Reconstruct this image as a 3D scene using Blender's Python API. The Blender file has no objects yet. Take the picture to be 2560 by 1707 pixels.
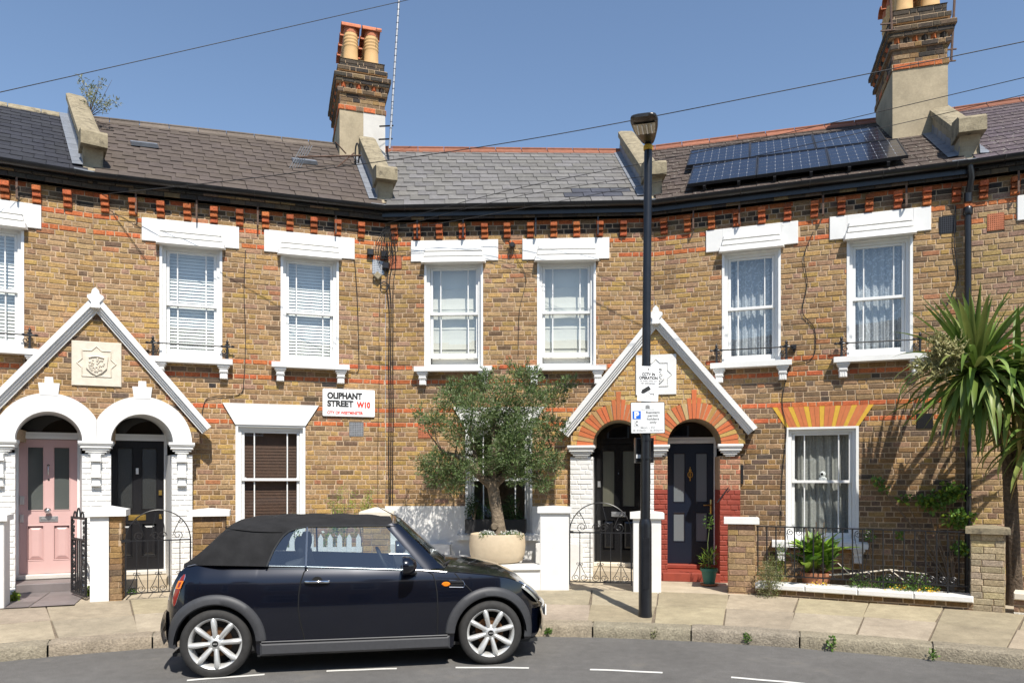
import bpy, math, random
from mathutils import Vector, Matrix
from math import sin, cos, pi, sqrt, atan2
rnd = random.Random(7)
R = math.radians
scene = bpy.context.scene
C = scene.collection

# ---------------------------------------------------------------- camera
cam_d = bpy.data.cameras.new('camera')
cam_d.sensor_width = 36.0
cam_d.lens = 26.0
cam_d.shift_y = 0.1354
cam_d.clip_start = 0.1
cam_d.clip_end = 3000
cam = bpy.data.objects.new('camera', cam_d)
C.objects.link(cam)
cam.location = (0, 0, 1.77)
cam.rotation_euler = (R(90), 0, 0)
scene.camera = cam
CAMZ = 1.77
FPX = 26.0 / 36.0 * 2560

# ---------------------------------------------------------------- sky, sun, exposure
SUN_AZ, SUN_EL = R(20), R(53)          # azimuth: to the right of straight behind the camera
sun_vec = Vector((sin(SUN_AZ) * cos(SUN_EL), -cos(SUN_AZ) * cos(SUN_EL), sin(SUN_EL)))
world = bpy.data.worlds.new('World')
scene.world = world
world.use_nodes = True
wn = world.node_tree
bg = wn.nodes['Background']
sky = wn.nodes.new('ShaderNodeTexSky')
sky.sky_type = 'NISHITA'
sky.sun_disc = False
sky.sun_elevation = SUN_EL
sky.sun_rotation = atan2(sun_vec.x, sun_vec.y)
sky.air_density = 1.0
sky.dust_density = 0.15
sky.ozone_density = 1.2
wn.links.new(sky.outputs[0], bg.inputs[0])
bg.inputs[1].default_value = 0.125
sun_d = bpy.data.lights.new('sun', 'SUN')
sun_d.energy = 5.0
sun_d.angle = R(0.53)
sun_d.color = (1.0, 0.945, 0.86)
sun = bpy.data.objects.new('sun', sun_d)
C.objects.link(sun)
sun.rotation_euler = sun_vec.to_track_quat('Z', 'Y').to_euler()
scene.view_settings.view_transform = 'Standard'
scene.view_settings.look = 'None'
scene.view_settings.gamma = 1.0
scene.view_settings.exposure = 0.42

# ---------------------------------------------------------------- helpers
WM = {}

def place(o, W, parent=None):
    """link o with world matrix W under parent"""
    C.objects.link(o)
    if parent is not None:
        o.parent = parent
        o.matrix_basis = WM[parent].inverted() @ W
    else:
        o.matrix_basis = W
    WM[o] = W
    return o

def tag(o, label=None, cat=None, group=None, kind=None):
    if label: o['label'] = label
    if cat: o['category'] = cat
    if group: o['group'] = group
    if kind: o['kind'] = kind
    return o

def empty(name, W, label=None, cat=None, group=None, kind=None):
    o = bpy.data.objects.new(name, None)
    o.empty_display_size = 0.2
    place(o, W)
    return tag(o, label, cat, group, kind)

def at(x, y, z, rz=0.0):
    return Matrix.Translation((x, y, z)) @ Matrix.Rotation(rz, 4, 'Z')

def unit(v):
    v = Vector(v)
    return v.normalized() if v.length > 1e-9 else Vector((0, 0, 1))

class MB:
    def __init__(s, m=None):
        s.v = []; s.f = []; s.col = []; s.cc = (1, 1, 1); s.m = m; s.anyc = False
    def color(s, c):
        s.cc = c; s.anyc = True
    def add(s, vs, fs):
        b = len(s.v)
        if s.m is not None:
            vs = [tuple(s.m @ Vector(p)) for p in vs]
        s.v += [tuple(p) for p in vs]
        for f in fs:
            s.f.append(tuple(i + b for i in f)); s.col.append(s.cc)
    def box(s, x0, x1, y0, y1, z0, z1):
        s.add([(x0,y0,z0),(x1,y0,z0),(x1,y1,z0),(x0,y1,z0),(x0,y0,z1),(x1,y0,z1),(x1,y1,z1),(x0,y1,z1)],
              [(0,1,5,4),(1,2,6,5),(2,3,7,6),(3,0,4,7),(4,5,6,7),(3,2,1,0)])
    def bbox(s, x0, x1, y0, y1, z0, z1, b=0.004):
        """box with chamfered front (low y) edges"""
        s.add([(x0,y0+b,z0),(x1,y0+b,z0),(x1,y0+b,z1),(x0,y0+b,z1),
               (x0+b,y0,z0+b),(x1-b,y0,z0+b),(x1-b,y0,z1-b),(x0+b,y0,z1-b),
               (x0,y1,z0),(x1,y1,z0),(x1,y1,z1),(x0,y1,z1)],
              [(4,5,6,7),(0,1,5,4),(1,2,6,5),(2,3,7,6),(3,0,4,7),(8,9,1,0),(9,10,2,1),(10,11,3,2),(11,8,0,3)])
    def prism(s, poly, y0, y1, back=True):
        """poly in (x,z), extruded along y"""
        n = len(poly)
        vs = [(x, y0, z) for x, z in poly] + [(x, y1, z) for x, z in poly]
        fs = [tuple(range(n))]
        if back: fs.append(tuple(range(2*n-1, n-1, -1)))
        for i in range(n):
            j = (i+1) % n
            fs.append((i, n+i, n+j, j))
        s.add(vs, fs)
    def hprism(s, poly, z0, z1):
        n = len(poly)
        vs = [(x, y, z0) for x, y in poly] + [(x, y, z1) for x, y in poly]
        fs = [tuple(range(n-1, -1, -1)), tuple(range(n, 2*n))]
        for i in range(n):
            j = (i+1) % n
            fs.append((i, j, n+j, n+i))
        s.add(vs, fs)
    def tube(s, pts, r, n=6, cap=True, flat=1.0):
        pts = [Vector(p) for p in pts]
        k = len(pts)
        rs = r if isinstance(r, (list, tuple)) else [r]*k
        vs = []; up = None
        for i, p in enumerate(pts):
            d = unit(pts[min(i+1, k-1)] - pts[max(i-1, 0)])
            if up is None:
                up = Vector((0,0,1)) if abs(d.z) < .9 else Vector((1,0,0))
            a = d.cross(up)
            if a.length < 1e-4: a = d.cross(Vector((0,1,0)))
            a.normalize(); b = a.cross(d).normalized(); up = b
            for j in range(n):
                t = 2*pi*j/n
                vs.append(p + a*(cos(t)*rs[i]) + b*(sin(t)*rs[i]*flat))
        fs = []
        for i in range(k-1):
            for j in range(n):
                jj = (j+1) % n
                fs.append((i*n+j, i*n+jj, (i+1)*n+jj, (i+1)*n+j))
        if cap:
            fs.append(tuple(range(n-1, -1, -1))); fs.append(tuple(range((k-1)*n, k*n)))
        s.add(vs, fs)
    def lathe(s, prof, n=16, c=(0,0,0), axis='z', cap=True):
        vs = []
        for r, h in prof:
            for j in range(n):
                t = 2*pi*j/n
                if axis == 'z': p = (c[0]+r*cos(t), c[1]+r*sin(t), c[2]+h)
                elif axis == 'y': p = (c[0]+r*cos(t), c[1]+h, c[2]+r*sin(t))
                else: p = (c[0]+h, c[1]+r*cos(t), c[2]+r*sin(t))
                vs.append(p)
        fs = []
        for i in range(len(prof)-1):
            for j in range(n):
                jj = (j+1) % n
                fs.append((i*n+j, i*n+jj, (i+1)*n+jj, (i+1)*n+j))
        if cap:
            fs.append(tuple(range(n-1, -1, -1))); fs.append(tuple(range((len(prof)-1)*n, len(prof)*n)))
        s.add(vs, fs)
    def sheet(s, fn, nu, nv):
        vs = [fn(i/nu, j/nv) for j in range(nv+1) for i in range(nu+1)]
        fs = [(j*(nu+1)+i, j*(nu+1)+i+1, (j+1)*(nu+1)+i+1, (j+1)*(nu+1)+i) for j in range(nv) for i in range(nu)]
        s.add(vs, fs)
    def mesh(s, name, mat, smooth=None):
        me = bpy.data.meshes.new(name)
        me.from_pydata(s.v, [], s.f)
        if s.anyc:
            ca = me.color_attributes.new('Col', 'FLOAT_COLOR', 'CORNER')
            buf = []
            for p in me.polygons:
                c = s.col[p.index]
                buf += [c[0], c[1], c[2], 1.0] * p.loop_total
            ca.data.foreach_set('color', buf)
        me.materials.append(mat)
        if smooth is not None:
            me.shade_smooth()
            if smooth > 0: me.set_sharp_from_angle(angle=R(smooth))
        me.update()
        return me
    def build(s, name, mat, parent=None, W=None, smooth=None):
        me = s.mesh(name, mat, smooth)
        o = bpy.data.objects.new(name, me)
        if W is None: W = WM[parent] if parent is not None else Matrix.Identity(4)
        return place(o, W, parent)

# ---------------------------------------------------------------- materials
def mat(name, col, rough=0.6, metal=0.0, n=None, n2=None, b=None, oc=False, vc=False, coat=0.0, spec=0.5, trans=0.0, rs=None):
    """n=(scale,lo,hi): world-space noise that multiplies the colour; n2=(scale,thr,width,colour): patches of another colour"""
    m = bpy.data.materials.new(name)
    m.use_nodes = True
    t = m.node_tree; N = t.nodes; L = t.links
    p = N['Principled BSDF']
    p.inputs['Roughness'].default_value = rough
    p.inputs['Metallic'].default_value = metal
    p.inputs['Specular IOR Level'].default_value = spec
    p.inputs['Coat Weight'].default_value = coat
    p.inputs['Coat Roughness'].default_value = 0.04
    geo = N.new('ShaderNodeNewGeometry')
    pos = geo.outputs['Position']
    rgb = N.new('ShaderNodeRGB'); rgb.outputs[0].default_value = (col[0], col[1], col[2], 1)
    cur = rgb.outputs[0]
    def mul(a, bsock):
        x = N.new('ShaderNodeMix'); x.data_type = 'RGBA'; x.blend_type = 'MULTIPLY'
        x.inputs[0].default_value = 1.0
        L.new(a, x.inputs[6]); L.new(bsock, x.inputs[7])
        return x.outputs[2]
    if oc:
        oi = N.new('ShaderNodeObjectInfo'); cur = mul(cur, oi.outputs['Color'])
    if vc:
        at_ = N.new('ShaderNodeAttribute'); at_.attribute_name = 'Col'; cur = mul(cur, at_.outputs['Color'])
    def noise(sc, det=5.0, ro=0.6):
        x = N.new('ShaderNodeTexNoise'); x.inputs['Scale'].default_value = sc
        x.inputs['Detail'].default_value = det; x.inputs['Roughness'].default_value = ro
        if rs:
            mp = N.new('ShaderNodeVectorMath'); mp.operation = 'MULTIPLY'; mp.inputs[1].default_value = rs
            L.new(pos, mp.inputs[0]); L.new(mp.outputs[0], x.inputs['Vector'])
        else:
            L.new(pos, x.inputs['Vector'])
        return x.outputs[0]
    for q in (n if isinstance(n, list) else [n] if n else []):
        mr = N.new('ShaderNodeMapRange'); mr.inputs['From Min'].default_value = 0.3; mr.inputs['From Max'].default_value = 0.7
        mr.inputs['To Min'].default_value = q[1]; mr.inputs['To Max'].default_value = q[2]
        L.new(noise(q[0]), mr.inputs['Value'])
        cur = mul(cur, mr.outputs[0])
    for q in (n2 if isinstance(n2, list) else [n2] if n2 else []):
        mr = N.new('ShaderNodeMapRange'); mr.inputs['From Min'].default_value = q[1]; mr.inputs['From Max'].default_value = q[1] + q[2]
        L.new(noise(q[0], 6.0, 0.65), mr.inputs['Value'])
        x = N.new('ShaderNodeMix'); x.data_type = 'RGBA'
        L.new(mr.outputs[0], x.inputs[0]); L.new(cur, x.inputs[6]); x.inputs[7].default_value = (*q[3], 1)
        cur = x.outputs[2]
    L.new(cur, p.inputs['Base Color'])
    if b:
        bp = N.new('ShaderNodeBump'); bp.inputs['Strength'].default_value = b[1]; bp.inputs['Distance'].default_value = b[2]
        L.new(noise(b[0], 6.0), bp.inputs['Height']); L.new(bp.outputs[0], p.inputs['Normal'])
    if trans:
        tr = N.new('ShaderNodeBsdfTranslucent'); L.new(cur, tr.inputs[0])
        mx = N.new('ShaderNodeMixShader'); mx.inputs[0].default_value = trans
        out = N['Material Output']
        L.new(p.outputs[0], mx.inputs[1]); L.new(tr.outputs[0], mx.inputs[2]); L.new(mx.outputs[0], out.inputs[0])
    return m

def glass_mat(name, tint=(1, 1, 1), boost=1.0, rough=0.0):
    """thin pane: clear, with a mirror coat that grows towards grazing angles"""
    m = bpy.data.materials.new(name); m.use_nodes = True
    t = m.node_tree; N = t.nodes; L = t.links
    N.remove(N['Principled BSDF'])
    tr = N.new('ShaderNodeBsdfTransparent'); tr.inputs[0].default_value = (*tint, 1)
    gl = N.new('ShaderNodeBsdfGlossy'); gl.inputs['Roughness'].default_value = rough
    lw = N.new('ShaderNodeLayerWeight'); lw.inputs[0].default_value = 0.5
    pw = N.new('ShaderNodeMath'); pw.operation = 'POWER'; pw.inputs[1].default_value = 5.0
    ma = N.new('ShaderNodeMath'); ma.operation = 'MULTIPLY_ADD'; ma.use_clamp = True; ma.inputs[1].default_value = 0.9; ma.inputs[2].default_value = 0.08*boost
    mx = N.new('ShaderNodeMixShader')
    L.new(lw.outputs['Facing'], pw.inputs[0]); L.new(pw.outputs[0], ma.inputs[0]); L.new(ma.outputs[0], mx.inputs[0])
    L.new(tr.outputs[0], mx.inputs[1]); L.new(gl.outputs[0], mx.inputs[2])
    L.new(mx.outputs[0], N['Material Output'].inputs[0])
    return m

def lace_mat(name, col, open_amt, scale):
    """net curtain: threads let light through, woven floral patches are denser"""
    m = bpy.data.materials.new(name); m.use_nodes = True
    t = m.node_tree; N = t.nodes; L = t.links
    p = N['Principled BSDF']; p.inputs['Base Color'].default_value = (*col, 1); p.inputs['Roughness'].default_value = 0.9
    tl = N.new('ShaderNodeBsdfTranslucent'); tl.inputs[0].default_value = (*col, 1)
    cl = N.new('ShaderNodeMixShader'); cl.inputs[0].default_value = 0.35
    L.new(p.outputs[0], cl.inputs[1]); L.new(tl.outputs[0], cl.inputs[2])
    geo = N.new('ShaderNodeNewGeometry')
    vo = N.new('ShaderNodeTexVoronoi'); vo.inputs['Scale'].default_value = scale
    no = N.new('ShaderNodeTexNoise'); no.inputs['Scale'].default_value = scale * 0.4; no.inputs['Distortion'].default_value = 2.5
    L.new(geo.outputs['Position'], vo.inputs['Vector']); L.new(geo.outputs['Position'], no.inputs['Vector'])
    a = N.new('ShaderNodeMapRange'); a.inputs['From Min'].default_value = 0.52; a.inputs['From Max'].default_value = 0.6
    a.inputs['To Min'].default_value = open_amt; a.inputs['To Max'].default_value = 0.04
    L.new(no.outputs[0], a.inputs['Value'])
    tr = N.new('ShaderNodeBsdfTransparent')
    mx = N.new('ShaderNodeMixShader')
    L.new(a.outputs[0], mx.inputs[0]); L.new(cl.outputs[0], mx.inputs[1]); L.new(tr.outputs[0], mx.inputs[2])
    L.new(mx.outputs[0], N['Material Output'].inputs[0])
    return m

K = {}
K['brick'] = mat('brick', (1, 1, 1), 0.85, n=[(60, .62, 1.32), (22, .78, 1.2), (1.1, .86, 1.1)], n2=[(75, .64, .06, (.15, .095, .058)), (34, .70, .05, (.06, .045, .035)), (48, .70, .05, (.50, .38, .25))], b=(90, .8, .007), oc=True, vc=True, spec=.25)
K['brick_smooth'] = mat('brick_smooth', (1, 1, 1), 0.8, n=[(45, .88, 1.1)], b=(120, .3, .003), oc=True, vc=True, spec=.3)
K['mortar'] = mat('mortar', (.50, .37, .245), 0.95, n=[(25, .75, 1.15), (1.5, .8, 1.12)], b=(160, .6, .004), spec=.1)
K['white'] = mat('white_paint', (.74, .735, .71), 0.5, n=[(4, .93, 1.03)], n2=[(13, .68, .06, (.50, .46, .39)), (45, .74, .03, (.36, .31, .25))], b=(35, .12, .004))
K['white_joinery'] = mat('white_joinery', (.76, .76, .74), 0.35, n=[(6, .97, 1.02)])
K['white_brick'] = mat('white_painted_brick', (.74, .73, .70), 0.55, n=[(7, .94, 1.02)], n2=[(14, .70, .05, (.55, .5, .42))], b=(45, .35, .006))
K['render_white'] = mat('white_render', (.73, .72, .69), 0.7, n=[(5, .93, 1.03)], n2=[(7, .68, .08, (.6, .55, .46))], b=(60, .3, .004))
K['stone'] = mat('weathered_stone', (.29, .245, .165), 0.9, n=[(8, .7, 1.2), (40, .85, 1.12)], n2=[(9, .56, .1, (.13, .11, .078)), (60, .70, .04, (.42, .40, .30))], b=(45, .6, .01), spec=.2)
K['plaque_stone'] = mat('plaque_stone', (.66, .595, .485), 0.8, n=[(12, .9, 1.06)], b=(80, .3, .003))
K['cement'] = mat('cement_render', (.38, .315, .215), 0.9, n=[(3, .75, 1.15), (30, .9, 1.08)], n2=[(6, .64, .1, (.30, .25, .17))], b=(60, .4, .006), spec=.2)
K['cement_pale'] = mat('pale_cement_render', (.56, .54, .50), 0.85, n=[(3, .88, 1.06)], b=(60, .2, .004))
K['lead'] = mat('lead_flashing', (.19, .205, .23), 0.5, n=[(7, .8, 1.15)], b=(18, .3, .006))
K['slate'] = mat('slate', (1, 1, 1), 0.85, n=[(22, .82, 1.14), (4, .85, 1.12)], n2=[(38, .70, .03, (.33, .31, .27))], b=(40, .3, .005), oc=True, spec=.15)
K['slate_moss'] = mat('mossy_slate', (1, 1, 1), 0.9, n=[(22, .85, 1.14), (4, .88, 1.12)], n2=[(16, .685, .04, (.035, .022, .014)), (60, .72, .03, (.36, .33, .28))], b=(40, .3, .005), oc=True, spec=.15)
K['slate_lichen'] = mat('lichen_slate', (1, 1, 1), 0.9, n=[(22, .82, 1.14), (4, .85, 1.12)], n2=[(26, .62, .03, (.42, .40, .33))], b=(40, .3, .005), oc=True, spec=.15)
K['underlay'] = mat('roof_underlay', (.03, .027, .025), 0.95)
K['black_gutter'] = mat('black_gutter', (.012, .012, .013), 0.32, n=[(5, .7, 1.3)])
K['black_iron'] = mat('black_iron', (.014, .014, .016), 0.4, b=(60, .2, .003))
K['cable'] = mat('cable', (.012, .011, .011), 0.6)
K['rust'] = mat('rusty_metal', (.10, .055, .035), 0.7, n=[(40, .6, 1.4)])
K['galv'] = mat('galvanised_metal', (.46, .46, .46), 0.4, metal=.7, n=[(20, .8, 1.1)])
K['terracotta'] = mat('terracotta', (.46, .155, .075), 0.85, n=[(12, .8, 1.15), (60, .9, 1.1)], b=(50, .3, .004), oc=True)
K['buff_pot'] = mat('buff_pot', (.55, .345, .15), 0.8, n=[(6, .85, 1.08)], n2=[(9, .66, .1, (.36, .25, .12))], b=(50, .2, .003))
K['glass'] = glass_mat('window_glass', (.93, .96, .95), 1.9)
K['dark_glass'] = glass_mat('dark_glass', (.22, .23, .23), .8)
K['frost'] = mat('frosted_glass', (.16, .18, .19), 0.25, spec=.6)
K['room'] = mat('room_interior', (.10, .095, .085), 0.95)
K['blind_white'] = mat('white_blind', (.80, .80, .78), 0.5)
K['blind_wood'] = mat('wood_blind', (.075, .030, .013), 0.6, n=[(14, .8, 1.2)])
K['linen'] = mat('linen_blind', (.70, .68, .62), 0.95, n=[(160, .88, 1.08)])
K['lace'] = lace_mat('lace_curtain', (.80, .83, .88), 0.32, 30)
K['lace_grey'] = lace_mat('grey_lace_curtain', (.62, .61, .57), 0.22, 45)
K['asphalt'] = mat('asphalt', (.128, .123, .116), 0.92, n=[(130, .5, 1.5), (1.0, .85, 1.12), (9, .88, 1.1)], n2=[(190, .66, .05, (.36, .34, .31)), (2.0, .60, .12, (.16, .148, .13)), (5, .70, .04, (.09, .086, .08))], b=(260, .55, .006), spec=.3)
K['granite'] = mat('granite_kerb', (.31, .275, .215), 0.9, n=[(45, .6, 1.25), (6, .8, 1.15)], n2=[(90, .62, .05, (.16, .13, .10))], b=(60, .9, .016), oc=True, spec=.2)
K['flag'] = mat('york_paving', (.36, .305, .222), 0.88, n=[(2.0, .78, 1.12), (60, .86, 1.1), (9, .86, 1.1)], n2=[(5, .66, .06, (.27, .225, .165)), (28, .72, .03, (.22, .19, .145)), (110, .70, .03, (.52, .47, .38))], b=(70, .35, .005), oc=True, spec=.25)
K['joint_dirt'] = mat('paving_joint_dirt', (.17, .135, .095), 0.95, n=[(15, .6, 1.3)])
K['path'] = mat('concrete_path', (.44, .37, .27), 0.9, n=[(3, .8, 1.12), (50, .9, 1.08)], b=(70, .4, .005))
K['grey_tile'] = mat('grey_tile', (.18, .155, .15), 0.55, n=[(4, .8, 1.15)], oc=True)
K['soil'] = mat('soil', (.045, .033, .022), 0.98, n=[(20, .6, 1.4)], b=(30, 1.0, .02))
K['road_paint'] = mat('road_paint', (.68, .67, .63), 0.75, n=[(90, .85, 1.05)], n2=[(70, .66, .05, (.16, .155, .15))])
K['red_paint'] = mat('red_painted_brick', (.27, .045, .024), 0.65, n=[(9, .85, 1.1)], b=(40, .35, .006))
K['yellow_paint'] = mat('yellow_voussoir', (.60, .36, .035), 0.75, n=[(15, .88, 1.08)], b=(60, .25, .004))
K['orange_paint'] = mat('orange_voussoir', (.52, .155, .052), 0.75, n=[(15, .88, 1.1)], b=(60, .25, .004))
K['sign_white'] = mat('sign_white', (.84, .84, .83), 0.4)
K['sign_grey'] = mat('sign_grey_white', (.72, .73, .72), 0.4)
K['ink'] = mat('sign_black', (.02, .02, .02), 0.5)
K['ink_soft'] = mat('sign_faded_grey', (.13, .13, .13), 0.5)
K['ink_pale'] = mat('sign_pale_grey', (.36, .36, .36), 0.5)
K['ink_red'] = mat('sign_red', (.72, .045, .022), 0.45)
K['ink_blue'] = mat('sign_blue', (.012, .13, .60), 0.4)
K['brass'] = mat('brass', (.62, .42, .12), 0.3, metal=.9)
K['chrome'] = mat('chrome', (.72, .72, .73), 0.12, metal=1.0)
K['steel'] = mat('satin_steel', (.55, .56, .57), 0.35, metal=.85)
print('materials ok')
# ---------------------------------------------------------------- the setting: ground, road, kerb, pavement
CK = (-0.36, -1.14); RK = 9.56            # kerb face circle
CF = (-0.41, -0.52); RF = 10.84           # front garden line circle
def arcp(c, r, ph):
    return Vector((c[0] + r*sin(ph), c[1] + r*cos(ph)))
g = MB(); g.box(-900, 900, -900, 900, -0.5, -0.06)
tag(g.build('ground', K['asphalt']), kind='structure')
g = MB()
g.hprism([(CK[0] + 26*sin(2*pi*i/180)*(1 if abs(i-90) < 60 else RK/26 if (i < 26 or i > 154) else 1), 0) for i in range(0)] or
         [tuple(arcp(CK, RK + 0.02, R(a))) for a in range(-50, 51, 1)] + [(40, 3), (40, -9), (-40, -9), (-40, 3)], -0.05, 0.0)
road = g.build('road', K['asphalt']); tag(road, kind='structure')
CD = (-0.31, -0.57); RD = 7.56
for x0, x1 in [(-2.875, -2.254), (-1.72, -1.083), (-0.533, 0.16), (0.729, 1.384), (1.967, 2.55), (3.05, 3.6), (-4.0, -3.42)]:
    a0 = math.asin((x0 - CD[0]) / RD); a1 = math.asin((x1 - CD[0]) / RD)
    m = MB()
    def fd(u, v, a0=a0, a1=a1):
        p = arcp(CD, RD + (v - .5)*.052 + 0.004*sin(u*9 + x0*7), a0 + (a1-a0)*u)
        return (p.x, p.y, 0.004)
    m.sheet(fd, 10, 1)
    m.build('road_marking', K['road_paint'], road)
# drain cover style patch of older asphalt
kerb = MB()
kerb.sheet(lambda u, v: (*arcp(CK, RK + .03 + .25*v, R(-48 + 96*u)), 0.115), 96, 1)
kerb = kerb.build('kerb', K['granite']); tag(kerb, kind='structure')
a = -47.0; i = 0
while a < 47:
    da = rnd.uniform(5.4, 7.6); a1 = a + da
    m = MB(); ga = 0.0009
    ph0, ph1 = R(a) + ga, R(a1) - ga
    jr = rnd.uniform(-.008, .008); jz = rnd.uniform(-.006, .006)
    prof = [(-.002, -.04), (.0, .05), (.004, .10), (.016, .126), (.045, .134), (.15, .136), (.295, .135)]
    nu = 14
    def fk(u, v):
        k = v * (len(prof)-1); j = min(int(k), len(prof)-2); f = k - j
        dr = prof[j][0]*(1-f) + prof[j+1][0]*f; z = prof[j][1]*(1-f) + prof[j+1][1]*f
        e = min(u, 1-u)*nu
        if e < .5: dr += .008*(1-e/.5); z -= .005*(1-e/.5)
        ph = ph0 + (ph1-ph0)*u
        w = .006*sin(ph*173 + a) + .004*sin(ph*391 + v*5) + rnd.uniform(-.003, .003)
        p = arcp(CK, RK + dr + jr + (w if v < .75 else 0), ph)
        return (p.x, p.y, z + jz*(v > .3) + (rnd.uniform(-.003, .002) if v > .4 else 0))
    m.sheet(fk, nu, 6)
    o = m.build('kerb_stone', K['granite'], kerb, smooth=40)
    s_ = rnd.uniform(.88, 1.1); o.color = (s_*rnd.uniform(.97, 1.06), s_, s_*rnd.uniform(.9, 1.0), 1)
    a = a1
# pavement bed and flagstones
ZB, ZF = 0.132, 0.26
def pav(u, v, dz=0.0):
    """u = angle in degrees, v = 0 at the kerb, 1 at the garden walls"""
    p = arcp(CK, RK + .298, R(u)).lerp(arcp(CF, RF, R(u*1.1)), v)
    return (p.x, p.y, ZB + (ZF - ZB)*v + dz)
m = MB(); m.sheet(lambda u, v: pav(-48 + 96*u, v*1.02, -.014), 96, 4)
pavement = m.build('pavement', K['joint_dirt']); tag(pavement, kind='structure')
a = -46.0
while a < 46:
    da = rnd.uniform(3.7, 4.5); sp = .5 + rnd.uniform(-.03, .03)
    for v0, v1 in ((0.0, sp), (sp, 1.0)):
        m = MB(); ga = .035; gv = .004
        jz = rnd.uniform(-.003, .003)
        sk = rnd.uniform(-.12, .12)
        c = [pav(a + ga + sk, v0 + gv, jz), pav(a + da - ga + sk, v0 + gv, jz + rnd.uniform(-.003, .003)), pav(a + da - ga, v1 - gv, jz), pav(a + ga, v1 - gv, jz + rnd.uniform(-.003, .003))]
        ctr = sum((Vector(q) for q in c), Vector()) / 4
        inner = [tuple(Vector(q) + (ctr - Vector(q)).normalized()*.006 + Vector((0, 0, 0))) for q in c]
        outer = [(q[0], q[1], q[2] - .004) for q in c]
        low = [(q[0], q[1], q[2] - .04) for q in c]
        m.add(inner + outer + low, [(0,1,2,3)] + [(4+i, 4+(i+1) % 4, (i+1) % 4, i) for i in range(4)] + [(8+i, 8+(i+1) % 4, 4+(i+1) % 4, 4+i) for i in range(4)])
        o = m.build('paving_slab', K['flag'], pavement)
        s_ = rnd.uniform(.88, 1.08); o.color = (s_, s_*rnd.uniform(.97, 1.02), s_*rnd.uniform(.9, 1.04), 1)
    a += da
m = MB()
m.sheet(lambda u, v: (lambda q: (q[0], q[1], ZF - .004))(tuple(arcp(CF, RF - .02 + v*3.0, R(-50 + 100*u)))), 60, 2)
tag(m.build('front_garden_ground', K['path']), kind='structure')

# ---------------------------------------------------------------- terrace frames
V = [(-9.834, 8.45), (-5.9, 10.42), (-2.0, 11.68), (2.2, 11.45), (6.2, 10.02), (10.2, 8.34)]
def hframe(i):
    a, b = V[i], V[i+1]
    return at(a[0], a[1], 0, atan2(b[1]-a[1], b[0]-a[0])), math.hypot(b[0]-a[0], b[1]-a[1])
HL = ['yellow stock brick house behind the pink front door at the left edge',
      'brick terraced house with white slatted blinds upstairs and scuffed black front door',
      'brick terraced house with pale linen blinds upstairs behind the olive tree',
      'brick terraced house with lace curtains and solar panels on its roof',
      'brick house at the right edge behind the spiky palm-like tree']
HN = []; HLEN = []
for i in range(5):
    W, L_ = hframe(i)
    HN.append(empty('terrace_house', W, HL[i], 'house', 'houses of the terrace')); HLEN.append(L_)

PORCH = [at(-5.68, 10.12, 0, R(22)), at(2.17, 11.15, 0, R(-12))]

# ---------------------------------------------------------------- bricks
def srgbmix(a, b, t): return tuple(a[i]*(1-t) + b[i]*t for i in range(3))
PAL = [((.395, .24, .092), 6), ((.38, .245, .12), 5), ((.325, .195, .088), 5), ((.35, .215, .11), 4), ((.26, .155, .075), 3), ((.415, .258, .085), 3), ((.33, .19, .115), 2), ((.16, .10, .058), 1), ((.37, .16, .075), 1)]
PALD = [((.27, .155, .062), 4), ((.25, .16, .08), 4), ((.20, .12, .062), 4), ((.19, .118, .07), 3), ((.15, .10, .065), 3), ((.10, .072, .052), 1), ((.31, .185, .075), 2)]
PALP = [((.37, .245, .12), 4), ((.34, .22, .115), 4), ((.39, .26, .10), 3), ((.31, .19, .12), 3), ((.26, .16, .095), 2)]
PALY = [((.50, .31, .10), 4), ((.46, .28, .105), 4), ((.42, .235, .07), 3), ((.52, .36, .15), 3)]
PALK = [((.045, .037, .03), 5), ((.07, .052, .036), 3), ((.11, .075, .045), 2), ((.18, .12, .06), 1)]
def pick(pal):
    t = rnd.uniform(0, sum(w for _, w in pal))
    for c, w in pal:
        t -= w
        if t <= 0: break
    s_ = rnd.uniform(.84, 1.16)
    return (c[0]*s_*.95, c[1]*s_*rnd.uniform(.95, 1.01), c[2]*s_*rnd.uniform(.95, 1.12))
def red():
    s_ = rnd.uniform(.75, 1.15)
    return (.50*s_, .135*s_*rnd.uniform(.9, 1.15), .05*s_)
GA = 0.075; ZO = -0.02; JT = 0.0145
def brick_mb(L_, h, d=.03, j=.0028, b=.0045):
    m = MB(); m.color((1, 1, 1)); m.bbox(0, L_, 0, d, 0, h, b)
    m.v = [(x + rnd.uniform(-j, j), y + (rnd.uniform(-.0015, .0015) if y < .02 else 0), z + rnd.uniform(-j, j)*.7) for x, y, z in m.v]
    return m
BM = {'s': [brick_mb(.214, GA-JT).mesh('brick', K['brick']) for _ in range(5)], 'h': [brick_mb(.102, GA-JT).mesh('brick', K['brick']) for _ in range(4)]}
def brick_obj(parent, W, x, z, L_, col, y=0.0, h=None, ln='brick'):
    k = 's' if L_ > .15 else 'h'
    o = bpy.data.objects.new(ln, rnd.choice(BM[k]))
    o.color = (*col, 1)
    sz = 1 if h is None else h/(GA-JT)
    return place(o, W @ Matrix.Translation((x, y + rnd.uniform(-.002, .0025), z)) @ Matrix.Rotation(R(rnd.uniform(-.35, .35)), 4, 'Y') @ Matrix.Diagonal((L_/(.214 if k == 's' else .102), 1, sz, 1)), parent)
def subtract(iv, cuts):
    out = [iv]
    for c0, c1 in cuts:
        nx = []
        for a0, a1 in out:
            if c1 <= a0 or c0 >= a1: nx.append((a0, a1)); continue
            if c0 > a0: nx.append((a0, c0))
            if c1 < a1: nx.append((c1, a1))
        out = nx
    return [q for q in out if q[1]-q[0] > .012]
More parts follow.
